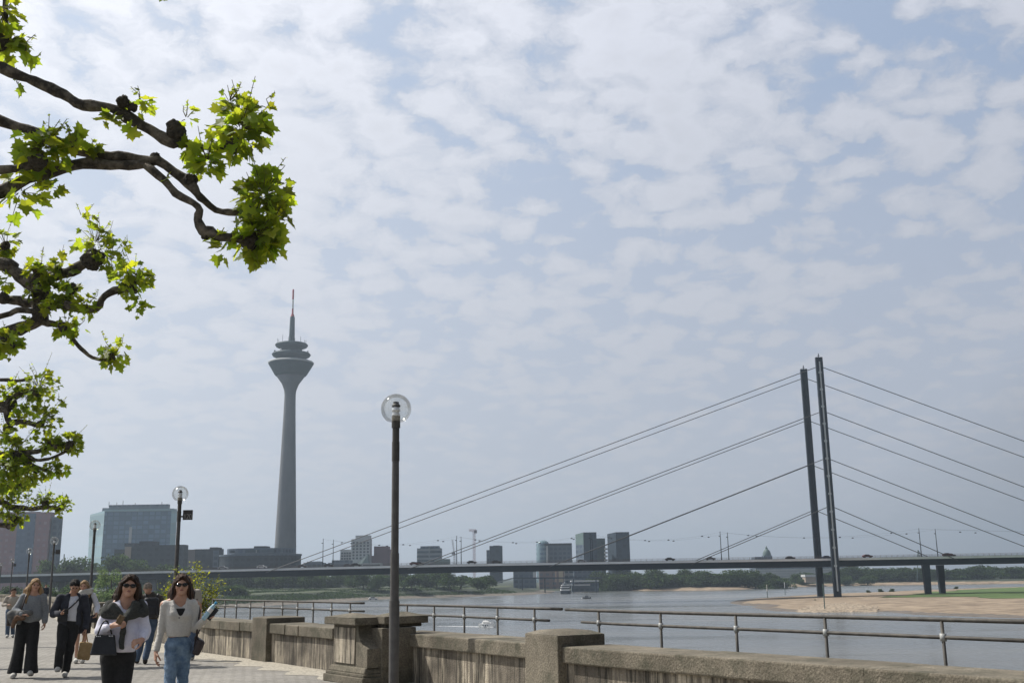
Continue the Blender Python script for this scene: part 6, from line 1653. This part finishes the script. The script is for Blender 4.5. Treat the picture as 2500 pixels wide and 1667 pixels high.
# jumper : drape over both shoulders, knot, hanging sleeve
pr = [cap((.01, .10, 1.42), (-.13, .02, 1.40), .040, .045, .02), cap((-.14, .0, 1.40), (-.175, -.06, 1.32), .052, .050, .02), cap((-.175, -.05, 1.32), (.0, -.15, 1.272), .046, .022, .02), cap((-.19, .0, 1.35), (-.20, -.02, 1.26), .045, .022, .02),
      cap((.02, .10, 1.42), (.15, .02, 1.40), .040, .045, .02), cap((.16, .0, 1.40), (.185, -.05, 1.32), .052, .050, .02), cap((.18, -.06, 1.33), (.04, -.15, 1.275), .048, .024, .02), cap((.195, .0, 1.35), (.21, .0, 1.12), .042, .025, .02), cap((.075, -.12, 1.36), (.045, -.155, 1.30), .032, .028, .02),
      cap((.10, -.09, 1.395), (.03, -.15, 1.285), .048, .028, .02), cap((-.11, -.085, 1.385), (.0, -.15, 1.28), .044, .026, .02),
      ell((.018, -.172, 1.272), (.028, .026, .028), .008),
      cap((.018, -.178, 1.26), (-.005, -.178, 1.13), .018, .028, .01), cap((-.005, -.178, 1.13), (-.008, -.172, .985), .028, .025, .01), cap((.03, .12, 1.40), (.02, .13, 1.15), .12, .11, .04), ('pln', 'i', .01, A3(0, 0, -1), -.975),
      ('cap', 's', .01, A3(.02, -.03, 1.37), A3(.02, -.02, 1.7), .055, .075), folds(.005, (60, 26, 40), (40, 60, 34), 1.0)]
sdf_obj('jumper', pr, Hh, (-.33, -.26, .95), (.33, .28, 1.53), C_KNIT, t)
shoes(t, J, C_DSHOE)
RZ = face_cam(305); place(t, 303, 11.0, RZ)
bag = follow(t, 303, 11.0, RZ, 'black trapezoid leather handbag hanging from the lavender-shirted woman\'s forearm', 'handbag', 'handbag')
MB().hexa([(-.295, -.24, .935), (-.045, -.24, .925), (-.045, -.13, .925), (-.295, -.13, .935)], [(-.255, -.20, 1.125), (-.075, -.20, 1.118), (-.075, -.15, 1.118), (-.255, -.15, 1.125)]).build('bag_body', C_LEATH, bag)
bevel(children(bag)[0], .012, 3)
b = MB(); pts = [(-.235, -.17, 1.12)]+[(-.235+.13*k/8, -.17+.0*k, 1.13+.125*math.sin(math.pi*k/8)) for k in range(1, 8)]+[(-.105, -.17, 1.125)]
b.tube(pts, .008, 7); b.tube([(p[0], p[1]-.025, p[2]) for p in pts], .008, 7); b.build('handle', C_LEATH, bag, smooth=True)
for x in (-.24, -.225, -.21, -.125, -.11, -.095): MB().blob((x, -.205, 1.108), .0055, 7, 5).build('stud', M_REFL, bag)
ph = follow(t, 303, 11.0, RZ, 'small brown bundle held at the chest by the lavender-shirted woman', 'snack', 'snack')
sdf_obj('wrapper', [rbox((-.035, -.262, 1.262), (.030, .012, .045), .010, 0, rot('Y', 25)), folds(.002, (120, 80, 60), (90, 90, 80))], .004, (-.12, -.31, 1.18), (.05, -.2, 1.34), mat('brown_paper', (.13, .085, .045), (.2, .14, .08), .9, 60), ph)

# ---- woman in white ribbed top and blue jeans
t = new_person('woman with long dark hair and sunglasses in a white wrap top and blue jeans')
M = rot('Y', -1)
J = dict(head=(-.012, -.02, 1.582), neck=(-.015, 0, 1.435), pelvis=(-.02, .01, .95), shl=(-.185, .0, 1.375), ell=(-.205, .02, 1.10), wrl=(-.245, -.05, .885), shr=(.14, .0, 1.375), elr=(.155, .0, 1.11), wrr=(.245, -.16, 1.225),
         hdl=((0, -.15, -1), (.9, .2, 0), (.2, -1, .0)), hdr=((.45, -.5, .7), (.55, .3, -.2), (-.5, -.6, .3)),
         hil=(-.095, .01, .90), knl=(-.09, -.10, .50), anl=(-.075, -.12, .09), tol=(-.075, -.28, .045), hir=(.055, .01, .90), knr=(.05, .02, .49), anr=(.04, .16, .11), tor=(.05, .03, .045))
body, T = glove_free_body(t, J, M, M_SKIN, .006, curl=(14, 60))
sunglasses(t, T, M, 1.12)
pr = [ell(T(0, .022, .034), (.086, .100, .091), 0, M)]
for sx_ in (-1, 1):
    for k in range(6):
        a = T(.068*sx_+.002*k*sx_, -.005+.018*k, .02); b_ = T((.080+.007*k)*sx_, .01+.018*k, -.09); e = .020*math.sin(k*2.1+sx_)
        c_ = T((.092 if sx_ > 0 else .108)*sx_+.005*k*sx_+e*.4, -.01+.022*k, -.235+e*.3-.004*k)
        pr += [cap(a, b_, .021, .030, .012), cap(b_, c_, .030, .014, .010)]
pr += [cap(T(.0, -.070, .086), T(-.072, -.045, .02), .016, .019, .012), cap(T(.0, -.070, .086), T(.072, -.045, .02), .016, .019, .012), cap(T(0, .06, 0), T(0, .09, -.22), .07, .07, .03)]
pr += [('ell', 's', .008, A3(*T(0, -.105, -.014)), A3(.056, .07, .080), M), folds(.005, (140, 90, 26), (100, 130, 22))]
sdf_obj('hair', pr, .006, (-.21, -.16, 1.28), (.17, .20, 1.72), H_BRUN, t)
pr = [ell((-.02, .0, 1.28), (.155, .118, .19), 0), ell((-.02, .0, 1.10), (.132, .105, .17), .05), cap((-.15, 0, 1.375), (.11, 0, 1.375), .055, None, .03), ell((-.075, -.075, 1.27), (.06, .055, .06), .03), ell((.035, -.075, 1.27), (.06, .055, .06), .03),
      cap((-.178, 0, 1.37), (-.203, .02, 1.10), .050, .042, .015), cap((-.203, .02, 1.10), (-.243, -.045, .905), .042, .032, .01),
      cap((.135, 0, 1.37), (.152, .0, 1.11), .050, .044, .015), cap((.152, .0, 1.11), (.235, -.145, 1.205), .043, .034, .012),
      ('cap', 's', .006, A3(.0, -.15, 1.225), A3(-.02, -.12, 1.47), .012, .115), ('cap', 's', .01, A3(-.015, -.02, 1.42), A3(-.015, -.02, 1.7), .065, .07),
      ('fun', 'u', 0, lambda P, D: np.where((P[:, 2] < 1.045) & (P[:, 0] > -.165) & (P[:, 0] < .118), np.maximum(D, 1.035-P[:, 2]), D)),
      folds(.0045, (22, 18, 26), (24, 20, 18), 2.0), folds(.0015, (5, 5, 160), (160, 5, 0))]
sdf_obj('wrap_top', pr, Hh, (-.32, -.25, .86), (.31, .18, 1.48), C_RIB, t)
pr = [ell((-.02, -.005, 1.28), (.13, .118, .12), 0), cut((0, 0, 1), 1.335), ('pln', 'i', .004, A3(0, 0, -1), -1.2)]
sdf_obj('camisole', pr, .008, (-.18, -.18, 1.18), (.14, .14, 1.36), C_BLACK, t)
pr = [ell((-.018, .02, .955), (.138, .112, .12), 0), cap((-.080, .01, .90), (-.085, -.10, .50), .080, .056, .03), cap((-.085, -.10, .50), (-.075, -.11, .12), .055, .055, .02), cap((.048, .01, .90), (.045, .02, .49), .080, .056, .03), cap((.045, .02, .49), (.04, .155, .13), .055, .053, .02),
      cut((0, 0, 1), 1.055), folds(.005, (22, 18, 48), (18, 24, 40))]
sdf_obj('jeans', pr, .009, (-.22, -.22, .05), (.18, .25, 1.09), C_DENIM, t)
shoes(t, J, C_SHOE)
RZ = face_cam(445); place(t, 443, 12.0, RZ)
bag = follow(t, 443, 12.0, RZ, 'slouchy dark brown shoulder bag at the hip of the woman in jeans', 'shoulder_bag', 'bag')
sdf_obj('bag_body', [rbox((.195, -.03, .915), (.042, .09, .085), .03, 0, rot('Y', 22)), cap((.165, -.03, 1.02), (.19, -.03, .95), .02, .04, .04), folds(.004)], .008, (.06, -.17, .78), (.34, .12, 1.08), C_BROWNL, bag)
b = MB(); b.tube([(.155, .03, 1.425), (.195, -.02, 1.3), (.175, -.07, 1.12), (.165, -.05, 1.0)], .010, 7); b.tube([(.16, -.05, 1.0), (.20, -.06, 1.10), (.19, .02, 1.15), (.18, .06, 1.0)], .007, 6); b.build('strap', C_BROWNL, bag, smooth=True)
bo = follow(t, 443, 12.0, RZ, 'clear blue water bottle held up by the woman in jeans', 'water_bottle', 'bottle')
ax0 = Vector((.225, -.235, 1.215)); ax1 = Vector((.36, -.25, 1.40)); dd = (ax1-ax0).normalized()
M_BOT = mat('blue_water_bottle', (0.30, 0.50, 0.62), (0.45, 0.66, 0.76), 0.15, 30)
MB().tube([ax0, ax0+dd*.02, ax0+dd*.06, ax0+dd*.075, ax0+dd*.09, ax0+dd*.155, ax0+dd*.185, ax0+dd*.205], [.023, .027, .027, .025, .027, .026, .016, .010], 14).build('bottle_body', M_BOT, bo, smooth=True)
MB().tube([ax0+dd*.203, ax0+dd*.228], [.015, .014], 12).build('cap', mat('blue_cap', (0.04, 0.30, 0.55), None, .4), bo)
MB().tube([ax0+dd*.095, ax0+dd*.145], [.0278, .0272], 14, cap=False).build('bottle_label', M_WHITE, bo, smooth=True)
pn = follow(t, 443, 12.0, RZ, 'dark phone held beside the water bottle by the woman in jeans', 'phone', 'phone')
sdf_obj('phone_body', [rbox((.315, -.225, 1.275), (.036, .005, .072), .004, 0, rot('Y', 38))], .004, (.23, -.26, 1.17), (.40, -.19, 1.38), C_LEATH, pn)

# ---- generic walkers
def walker(t, J, skin, h, M, hairp, hair_m, top_p, top_m, bot_p, bot_m, shoe_m, top_name='jacket', bot_name='trousers', curl=(25, 25), lips=True, s=1.0, look=True):
    body, T = glove_free_body(t, J, M, skin, h, curl=curl, lips=lips, s=s)
    if look: eyes(t, T)
    hc = J['head']
    if hairp: sdf_obj('hair', hairp(T, M), h, (hc[0]-.24, hc[1]-.2, hc[2]-.42), (hc[0]+.24, hc[1]+.24, hc[2]+.16), hair_m, t)
    pts = np.array([J[k] for k in ('shl', 'shr', 'ell', 'elr', 'wrl', 'wrr', 'pelvis', 'neck')])
    if top_p: sdf_obj(top_name, top_p, h+.001, pts.min(0)-(.14, .16, .24), pts.max(0)+(.14, .2, .12), top_m, t)
    pts = np.array([J[k] for k in ('hil', 'hir', 'knl', 'knr', 'anl', 'anr', 'pelvis')])
    if bot_p: sdf_obj(bot_name, bot_p, h+.002, pts.min(0)-(.2, .2, .12), pts.max(0)+(.2, .2, .18), bot_m, t)
    shoes(t, J, shoe_m, h+.002)
    return T
def short_hair(curly=0.0):
    def f(T, M):
        pr = [ell(T(0, .020, .045), (.084, .098, .082), 0, M), ('ell', 's', .008, A3(*T(0, -.110, -.020)), A3(.070, .075, .075), M), ('ell', 's', .01, A3(*T(0, -.03, -.10)), A3(.11, .13, .07), M)]
        pr.append(folds(.004+curly, (120, 110, 90), (140, 100, 60)))
        return pr
    return f
def sleeves(J, r0, r1, r2, k=.015, end=.9):
    o = []
    for sd in 'lr':
        sh, e, w_ = A3(*J['sh'+sd]), A3(*J['el'+sd]), A3(*J['wr'+sd])
        o += [cap(sh, e, r0, r1, k), cap(e, e+(w_-e)*end, r1, r2, k)]
    return o
def legs(J, r0, r1, r2, hem=.10, k=.03, rs=None):
    o = []
    for sd in 'lr':
        hi, kn, an = A3(*J['hi'+sd]), A3(*J['kn'+sd]), A3(*J['an'+sd])
        e = kn+(an-kn)*(1-hem)
        o += [cap(hi, kn, r0, r1, k), cap(kn, e, r1, r2, .02)]
    return o
# man looking at his phone
t = new_person('man with dark curly hair in an open navy jacket looking down at his phone')
M = rot('X', 24)
J = dict(head=(.04, -.06, 1.575), neck=(.02, 0, 1.415), pelvis=(-.02, .01, .92), shl=(-.195, .0, 1.37), ell=(-.29, .0, 1.10), wrl=(-.16, -.24, 1.10), shr=(.215, .0, 1.37), elr=(.275, .03, 1.08), wrr=(.275, -.03, .83),
         hdl=((.8, -.35, .25), (.1, .2, 1), (-.1, -1, .2)), hdr=((0, -.1, -1), (-.9, .2, 0), (-.1, -1, 0)),
         hil=(-.10, .01, .88), knl=(-.125, -.16, .52), anl=(-.145, -.10, .17), tol=(-.15, -.27, .15), hir=(.06, .01, .88), knr=(.03, -.03, .48), anr=(-.02, .06, .085), tor=(-.02, -.10, .045))
top_p = [ell((.01, .01, 1.22), (.20, .135, .22), 0), ell((0, .01, .98), (.20, .135, .20), .05), cap((-.17, 0, 1.37), (.19, 0, 1.37), .065, None, .03)]+sleeves(J, .078, .066, .052)+\
    [cap((-.06, -.03, 1.43), (.10, -.03, 1.43), .035, None, .02), ('box', 's', .012, A3(.03, -.13, 1.15), A3(.075, .09, .40), rot('Y', 3), .03), ('pln', 'i', .008, A3(0, 0, -1), -.80), folds(.008, (24, 18, 14), (18, 22, 16), .5)]
bot_p = [ell((-.02, .015, .93), (.16, .12, .12), 0)]+legs(J, .105, .078, .070, .06)+[cut((0, 0, 1), 1.03), folds(.008, (20, 18, 12), (16, 22, 14))]
T = walker(t, J, M_SKIN2, .008, M, short_hair(.006), H_BLACK, top_p, C_NAVY, bot_p, C_BLACK, C_SHOE, curl=(50, 40))
sdf_obj('tshirt', [ell((.02, .0, 1.22), (.165, .115, .21), 0), ell((.015, .0, 1.04), (.15, .11, .15), .04), cap((-.10, 0, 1.37), (.14, 0, 1.37), .05, None, .03), ('pln', 'i', .006, A3(0, 0, -1), -.955), folds(.004)], .010, (-.2, -.2, .92), (.24, .18, 1.46), C_TEE, t)
RZ = face_cam(172); place(t, 172, 19.75, RZ)
o = follow(t, 172, 19.75, RZ, 'dark phone in the raised hand of the man in navy jacket', 'phone', 'phone')
sdf_obj('phone_body', [rbox((-.075, -.315, 1.14), (.036, .006, .072), .005, 0, rot('X', 50))], .005, (-.15, -.42, 1.04), (0, -.22, 1.24), C_LEATH, o)
o = follow(t, 172, 19.75, RZ, 'black crossbody bag worn diagonally by the man in navy jacket', 'crossbody_bag', 'bag')
MB().tube([(.17, -.02, 1.44), (.14, -.12, 1.37), (.0, -.155, 1.22), (-.14, -.15, 1.10), (-.20, -.10, 1.03)], .014, 7).build('strap', C_LEATH, o, smooth=True)
sdf_obj('bag_body', [rbox((-.13, -.165, 1.03), (.085, .035, .065), .02)], .009, (-.26, -.25, .93), (0, -.08, 1.13), C_LEATH, o)
o = follow(t, 172, 19.75, RZ, 'tan canvas tote bag hanging from the hand of the man in navy jacket', 'tote_bag', 'bag')
sdf_obj('bag_body', [rbox((.285, .0, .44), (.11, .06, .15), .03, 0, rot('Y', 8)), ('cap', 's', .03, A3(.18, 0, .66), A3(.40, 0, .66), .06, .06), folds(.009, (22, 18, 20), (18, 22, 24))], .010, (.1, -.14, .22), (.48, .14, .70), C_TAN, o)
MB().tube([(.22, 0, .56), (.255, -.02, .70), (.275, -.04, .765), (.30, -.02, .70), (.33, 0, .56)], .010, 6).build('handle', C_TAN, o, smooth=True)

# blonde girl with a grey jumper
t = new_person('woman with long blond hair in grey jumper and wide black trousers')
M = rot('Y', 4) @ rot('Z', 8)
J = dict(head=(.02, -.02, 1.61), neck=(.005, 0, 1.455), pelvis=(-.05, .01, .95), shl=(-.16, .0, 1.40), ell=(-.275, .03, 1.17), wrl=(-.16, -.20, 1.10), shr=(.165, .0, 1.40), elr=(.215, .02, 1.13), wrr=(.225, -.04, .95),
         hdl=((.85, -.35, .1), (.1, .5, -.6), (.1, -.3, .9)), hdr=((.0, -.1, -1), (-.9, .2, 0), (-.1, -1, 0)),
         hil=(-.13, .01, .90), knl=(-.17, -.02, .49), anl=(-.215, .03, .085), tol=(-.23, -.17, .045), hir=(.04, .01, .90), knr=(.04, -.10, .50), anr=(.06, -.12, .10), tor=(.04, -.28, .09))
top_p = [ell((0, .0, 1.27), (.175, .125, .20), 0), ell((-.01, -.01, 1.08), (.185, .135, .17), .05), cap((-.14, 0, 1.395), (.14, 0, 1.395), .055, None, .03)]+sleeves(J, .066, .066, .050)+\
    [('cap', 's', .01, A3(0, -.02, 1.46), A3(0, -.02, 1.7), .07, .07), ('pln', 'i', .02, A3(0, 0, -1), -.895), folds(.006, (22, 18, 14), (18, 22, 16), .5)]
top_p = [p for p in top_p]
bot_p = [ell((-.05, .015, .94), (.165, .125, .12), 0)]+legs(J, .115, .092, .120, .02)+[cut((0, 0, 1), 1.0), ('pln', 'i', .004, A3(0, 0, -1), -.085), folds(.009, (20, 18, 5), (16, 22, 4))]
def long_blond(T, M):
    pr = [ell(T(0, .022, .034), (.088, .102, .093), 0, M)]
    for sx_ in (-1, 1):
        for k in range(6):
            a = T(.070*sx_, .0+.018*k, .02); b_ = T((.10+.008*k)*sx_, .01+.018*k, -.10); c_ = T((.12)*sx_+(.012*k*sx_), -.05+.025*k, -.32+.02*math.sin(k*2))
            pr += [cap(a, b_, .022, .034, .012), cap(b_, c_, .034, .016, .012)]
    pr += [cap(T(.0, -.070, .086), T(-.072, -.045, .02), .016, .019, .012), cap(T(.0, -.070, .086), T(.072, -.045, .02), .016, .019, .012), cap(T(0, .06, 0), T(0, .10, -.28), .07, .08, .03),
           ('ell', 's', .008, A3(*T(0, -.105, -.014)), A3(.054, .07, .080), M), folds(.004, (80, 50, 30), (60, 80, 26))]
    return pr
walker(t, J, M_SKIN, .008, M, long_blond, H_BLOND, top_p, C_GREYK, bot_p, C_BLACK, C_SHOE, top_name='jumper', curl=(40, 22))
RZ = face_cam(75); place(t, 78, 19.8, RZ)
o = follow(t, 78, 19.8, RZ, 'dark grey coat with brown lining draped over the blond woman\'s arm', 'folded_coat', 'coat')
sdf_obj('coat_cloth', [cap((-.34, -.06, 1.10), (-.04, -.21, 1.13), .075, .055, .02), cap((-.34, -.06, 1.10), (-.30, -.08, .95), .07, .05, .04), cap((-.22, -.14, 1.08), (-.20, -.15, .98), .07, .05, .03), folds(.010, (26, 22, 18), (24, 20, 22))], .010, (-.50, -.34, .84), (.08, .08, 1.26), C_JGREY, o)
sdf_obj('lining', [cap((-.24, -.20, 1.05), (-.14, -.24, 1.03), .05, .035, .02), cap((-.27, -.16, 1.0), (-.30, -.14, .90), .045, .03, .03), folds(.008)], .009, (-.40, -.32, .82), (-.05, -.08, 1.14), mat('brown_lining', (.11, .06, .035), (.17, .10, .06), .9, 20), o)
o = follow(t, 78, 19.8, RZ, 'brown shoulder strap bag of the blond woman', 'shoulder_bag', 'bag')
MB().tube([(-.10, .02, 1.50), (-.13, -.10, 1.40), (-.165, -.15, 1.25), (-.19, -.13, 1.15)], .014, 7).build('strap', C_BROWNL, o, smooth=True)
sdf_obj('bag_body', [rbox((-.35, .06, 1.0), (.06, .09, .10), .03)], .010, (-.46, -.08, .86), (-.24, .20, 1.14), C_BROWNL, o)

# woman with white sleeves behind the man
t = new_person('blond woman in dark vest with white collar and sleeves half hidden behind the phone man')
M = rot('Z', -12)
J = dict(head=(-.02, -.02, 1.575), neck=(-.01, 0, 1.43), pelvis=(0, .01, .93), shl=(-.17, .0, 1.38), ell=(-.22, .0, 1.12), wrl=(-.18, -.16, .98), shr=(.17, .0, 1.38), elr=(.27, .02, 1.16), wrr=(.27, -.14, 1.02),
         hdl=((0, -.3, -1), (.9, .2, 0), (.1, -1, 0)), hdr=((-.2, -.5, -.8), (-.9, .2, 0), (-.1, -1, 0)),
         hil=(-.08, .01, .88), knl=(-.08, -.08, .48), anl=(-.08, -.02, .085), tol=(-.08, -.17, .045), hir=(.08, .01, .88), knr=(.06, -.02, .48), anr=(.04, -.04, .085), tor=(.05, -.2, .045))
top_p = [ell((0, .0, 1.24), (.17, .125, .20), 0), ell((0, 0, 1.04), (.16, .125, .17), .05), cap((-.10, 0, 1.39), (.10, 0, 1.39), .055, None, .03), ('pln', 'i', .01, A3(0, 0, -1), -.88), folds(.006)]
bot_p = [ell((0, .015, .90), (.165, .125, .14), 0)]+[cap((-.08, 0, .86), (-.08, -.03, .62), .10, .10, .03), cap((.08, 0, .86), (.07, -.01, .62), .10, .10, .03)]+[cut((0, 0, 1), 1.0), ('pln', 'i', .004, A3(0, 0, -1), -.60)]
walker(t, J, M_SKIN, .010, M, long_blond, H_BLOND, top_p, C_BLACK, bot_p, C_BLACK, C_SHOE, top_name='vest', bot_name='shorts')
sdf_obj('sleeves', sleeves(J, .060, .058, .045)+[folds(.006)], .010, (-.36, -.26, .90), (.38, .14, 1.47), C_TEE, t)
sdf_obj('collar', [rbox((.03, -.05, 1.455), (.12, .07, .062), .03, 0, rot('Y', -12)), cap((-.09, -.05, 1.42), (.1, .04, 1.44), .04, .05, .03), folds(.010)], .010, (-.2, -.18, 1.32), (.25, .14, 1.56), C_SHOE, t)
RZ = face_cam(200); place(t, 203, 23.2, RZ)
o = follow(t, 203, 23.2, RZ, 'small black handbag at the elbow of the half hidden woman behind the man', 'handbag', 'handbag')
MB().hexa([(.10, -.12, .82), (.30, -.12, .82), (.30, -.02, .82), (.10, -.02, .82)], [(.16, -.09, .98), (.24, -.09, .98), (.24, -.05, .98), (.16, -.05, .98)]).build('bag_body', C_LEATH, o)
MB().tube([(.17, -.07, .97), (.20, -.06, 1.14), (.25, -.03, 1.15), (.235, -.07, .97)], .008, 6).build('handle', C_LEATH, o)

# backpacker seen from behind
t = new_person('grey-haired man seen from behind in brown jacket and blue jeans walking away')
M = rot('Z', 180) @ rot('X', 6)
J = dict(head=(-.07, -.02, 1.50), neck=(-.03, .0, 1.355), pelvis=(-.01, .0, .88), shl=(-.19, .0, 1.30), ell=(-.25, -.02, 1.04), wrl=(-.23, .10, .84), shr=(.185, .0, 1.30), elr=(.255, -.02, 1.02), wrr=(.275, .06, .80),
         hdl=((0, .3, -1), (.9, .2, 0), (.1, 1, 0)), hdr=((0, .2, -1), (-.9, .2, 0), (-.1, 1, 0)),
         hil=(-.09, .0, .84), knl=(-.13, .12, .47), anl=(-.20, .16, .085), tol=(-.20, .30, .05), hir=(.07, .0, .84), knr=(.02, -.02, .46), anr=(-.04, -.12, .12), tor=(-.04, -.0, .045))
top_p = [ell((-.01, .01, 1.18), (.20, .135, .20), 0), ell((0, .0, .98), (.185, .13, .17), .05), cap((-.16, 0, 1.32), (.16, 0, 1.32), .07, None, .03), cap((-.08, -.02, 1.385), (.04, -.02, 1.385), .05, None, .02)]+sleeves(J, .070, .062, .048)+[('pln', 'i', .01, A3(0, 0, -1), -.82), folds(.007)]
bot_p = [ell((-.01, .0, .88), (.155, .115, .12), 0)]+legs(J, .095, .070, .062, .06)+[cut((0, 0, 1), .98), folds(.006)]
walker(t, J, M_SKIN, .010, M, short_hair(.004), H_GREY, top_p, C_OLIVE, bot_p, C_DENIMD, C_DSHOE)
RZ = face_cam(366); place(t, 366, 22.6, RZ)
o = follow(t, 366, 22.6, RZ, 'black backpack on the back of the man in brown jacket', 'backpack', 'backpack')
sdf_obj('bag_body', [rbox((.01, -.20, 1.13), (.15, .075, .20), .06), rbox((.01, -.275, 1.06), (.11, .035, .10), .03, .01), folds(.004)], .010, (-.2, -.36, .88), (.22, -.1, 1.38), C_LEATH, o)
for sx_ in (-1, 1): MB().tube([(.01+.10*sx_, -.15, 1.31), (.01+.13*sx_, -.06, 1.405), (.01+.14*sx_, .09, 1.36), (.01+.15*sx_, .15, 1.18)], .016, 6).build('strap', C_LEATH, o, smooth=True)

# person behind the woman in jeans
t = new_person('fair-haired person in pale t-shirt mostly hidden behind the woman in jeans, walking away')
M = rot('Z', 180)
J = dict(head=(-.08, .0, 1.62), neck=(-.03, .0, 1.47), pelvis=(.0, .0, .96), shl=(-.20, .0, 1.41), ell=(-.25, .0, 1.13), wrl=(-.23, .06, .90), shr=(.14, .0, 1.41), elr=(.20, .0, 1.14), wrr=(.22, .06, .92),
         hdl=((0, .1, -1), (.9, .2, 0), (.1, 1, 0)), hdr=((0, .1, -1), (-.9, .2, 0), (-.1, 1, 0)),
         hil=(-.09, .0, .90), knl=(-.10, .10, .50), anl=(-.10, .12, .09), tol=(-.1, .26, .05), hir=(.06, .0, .90), knr=(.07, -.04, .49), anr=(.085, -.08, .10), tor=(.085, .06, .045))
top_p = [ell((-.02, .01, 1.27), (.18, .125, .20), 0), ell((-.01, .0, 1.08), (.17, .125, .17), .05), cap((-.17, 0, 1.41), (.11, 0, 1.41), .065, None, .03)]+[cap(J['sh'+s_], tuple(A3(*J['sh'+s_])*.35+A3(*J['el'+s_])*.65), .068, .066, .015) for s_ in 'lr']+[('pln', 'i', .01, A3(0, 0, -1), -.93), folds(.006)]
bot_p = [ell((-.01, .0, .94), (.15, .115, .12), 0)]+legs(J, .095, .070, .062, .06)+[cut((0, 0, 1), 1.02)]
walker(t, J, M_SKIN, .012, M, short_hair(.003), H_BLOND, top_p, C_BEIGE, bot_p, C_DENIMD, C_SHOE, top_name='tshirt')
place(t, 464, 23.4, face_cam(464))

# far left small walker
t = new_person('small distant walker in cream top and dark trousers at the left edge')
M = rot('Z', 5)
J = dict(head=(.02, -.02, 1.42), neck=(.01, 0, 1.28), pelvis=(0, .01, .84), shl=(-.16, .0, 1.23), ell=(-.25, -.02, 1.02), wrl=(-.14, -.20, 1.02), shr=(.16, .0, 1.23), elr=(.22, .0, 1.0), wrr=(.20, -.12, .84),
         hdl=((.8, -.3, .1), (.1, .3, -.8), (0, -1, .3)), hdr=((0, -.3, -1), (-.9, .2, 0), (-.1, -1, 0)),
         hil=(-.08, .01, .80), knl=(-.07, -.08, .44), anl=(-.06, -.08, .085), tol=(-.07, -.22, .05), hir=(.08, .01, .80), knr=(.07, -.04, .44), anr=(.10, .10, .10), tor=(.10, -.03, .045))
top_p = [ell((0, .0, 1.12), (.17, .12, .17), 0), ell((0, 0, .96), (.16, .12, .14), .05), cap((-.13, 0, 1.235), (.13, 0, 1.235), .055, None, .03)]+sleeves(J, .062, .056, .044)+[('pln', 'i', .01, A3(0, 0, -1), -.86), folds(.006)]
bot_p = [ell((0, .015, .85), (.15, .115, .12), 0)]+legs(J, .09, .070, .062, .06)+[cut((0, 0, 1), .93)]
walker(t, J, M_SKIN2, .012, M, short_hair(.003), H_BROWN, top_p, C_BEIGE, bot_p, C_DENIMD, C_SHOE, top_name='top')
place(t, 27, 34.9, face_cam(27))
# tiny one far off
t = new_person('tiny far-off figure in dark clothes near the blond woman\'s shoulder')
M = rot('Z', 30)
J = dict(head=(.0, -.02, 1.60), neck=(.0, 0, 1.45), pelvis=(0, .01, .93), shl=(-.17, .0, 1.40), ell=(-.21, .0, 1.12), wrl=(-.2, -.10, .9), shr=(.17, .0, 1.40), elr=(.22, .0, 1.12), wrr=(.20, -.10, .9),
         hdl=((0, -.2, -1), (.9, .2, 0), (.1, -1, 0)), hdr=((0, -.2, -1), (-.9, .2, 0), (-.1, -1, 0)),
         hil=(-.08, .01, .88), knl=(-.09, -.08, .48), anl=(-.10, -.10, .085), tol=(-.1, -.24, .05), hir=(.08, .01, .88), knr=(.08, .02, .48), anr=(.10, .12, .10), tor=(.10, 0, .045))
top_p = [ell((0, .0, 1.24), (.19, .13, .20), 0), ell((0, 0, 1.04), (.18, .13, .17), .05), cap((-.14, 0, 1.40), (.14, 0, 1.40), .06, None, .03)]+sleeves(J, .066, .06, .05)+[('pln', 'i', .01, A3(0, 0, -1), -.88)]
bot_p = [ell((0, .015, .92), (.15, .115, .12), 0)]+legs(J, .09, .070, .062, .06)+[cut((0, 0, 1), 1.0)]
walker(t, J, M_SKIN, .016, M, short_hair(0), H_BROWN, top_p, C_NAVY, bot_p, C_NAVY, C_SHOE, look=False)
place(t, 107, 90.0, face_cam(107))
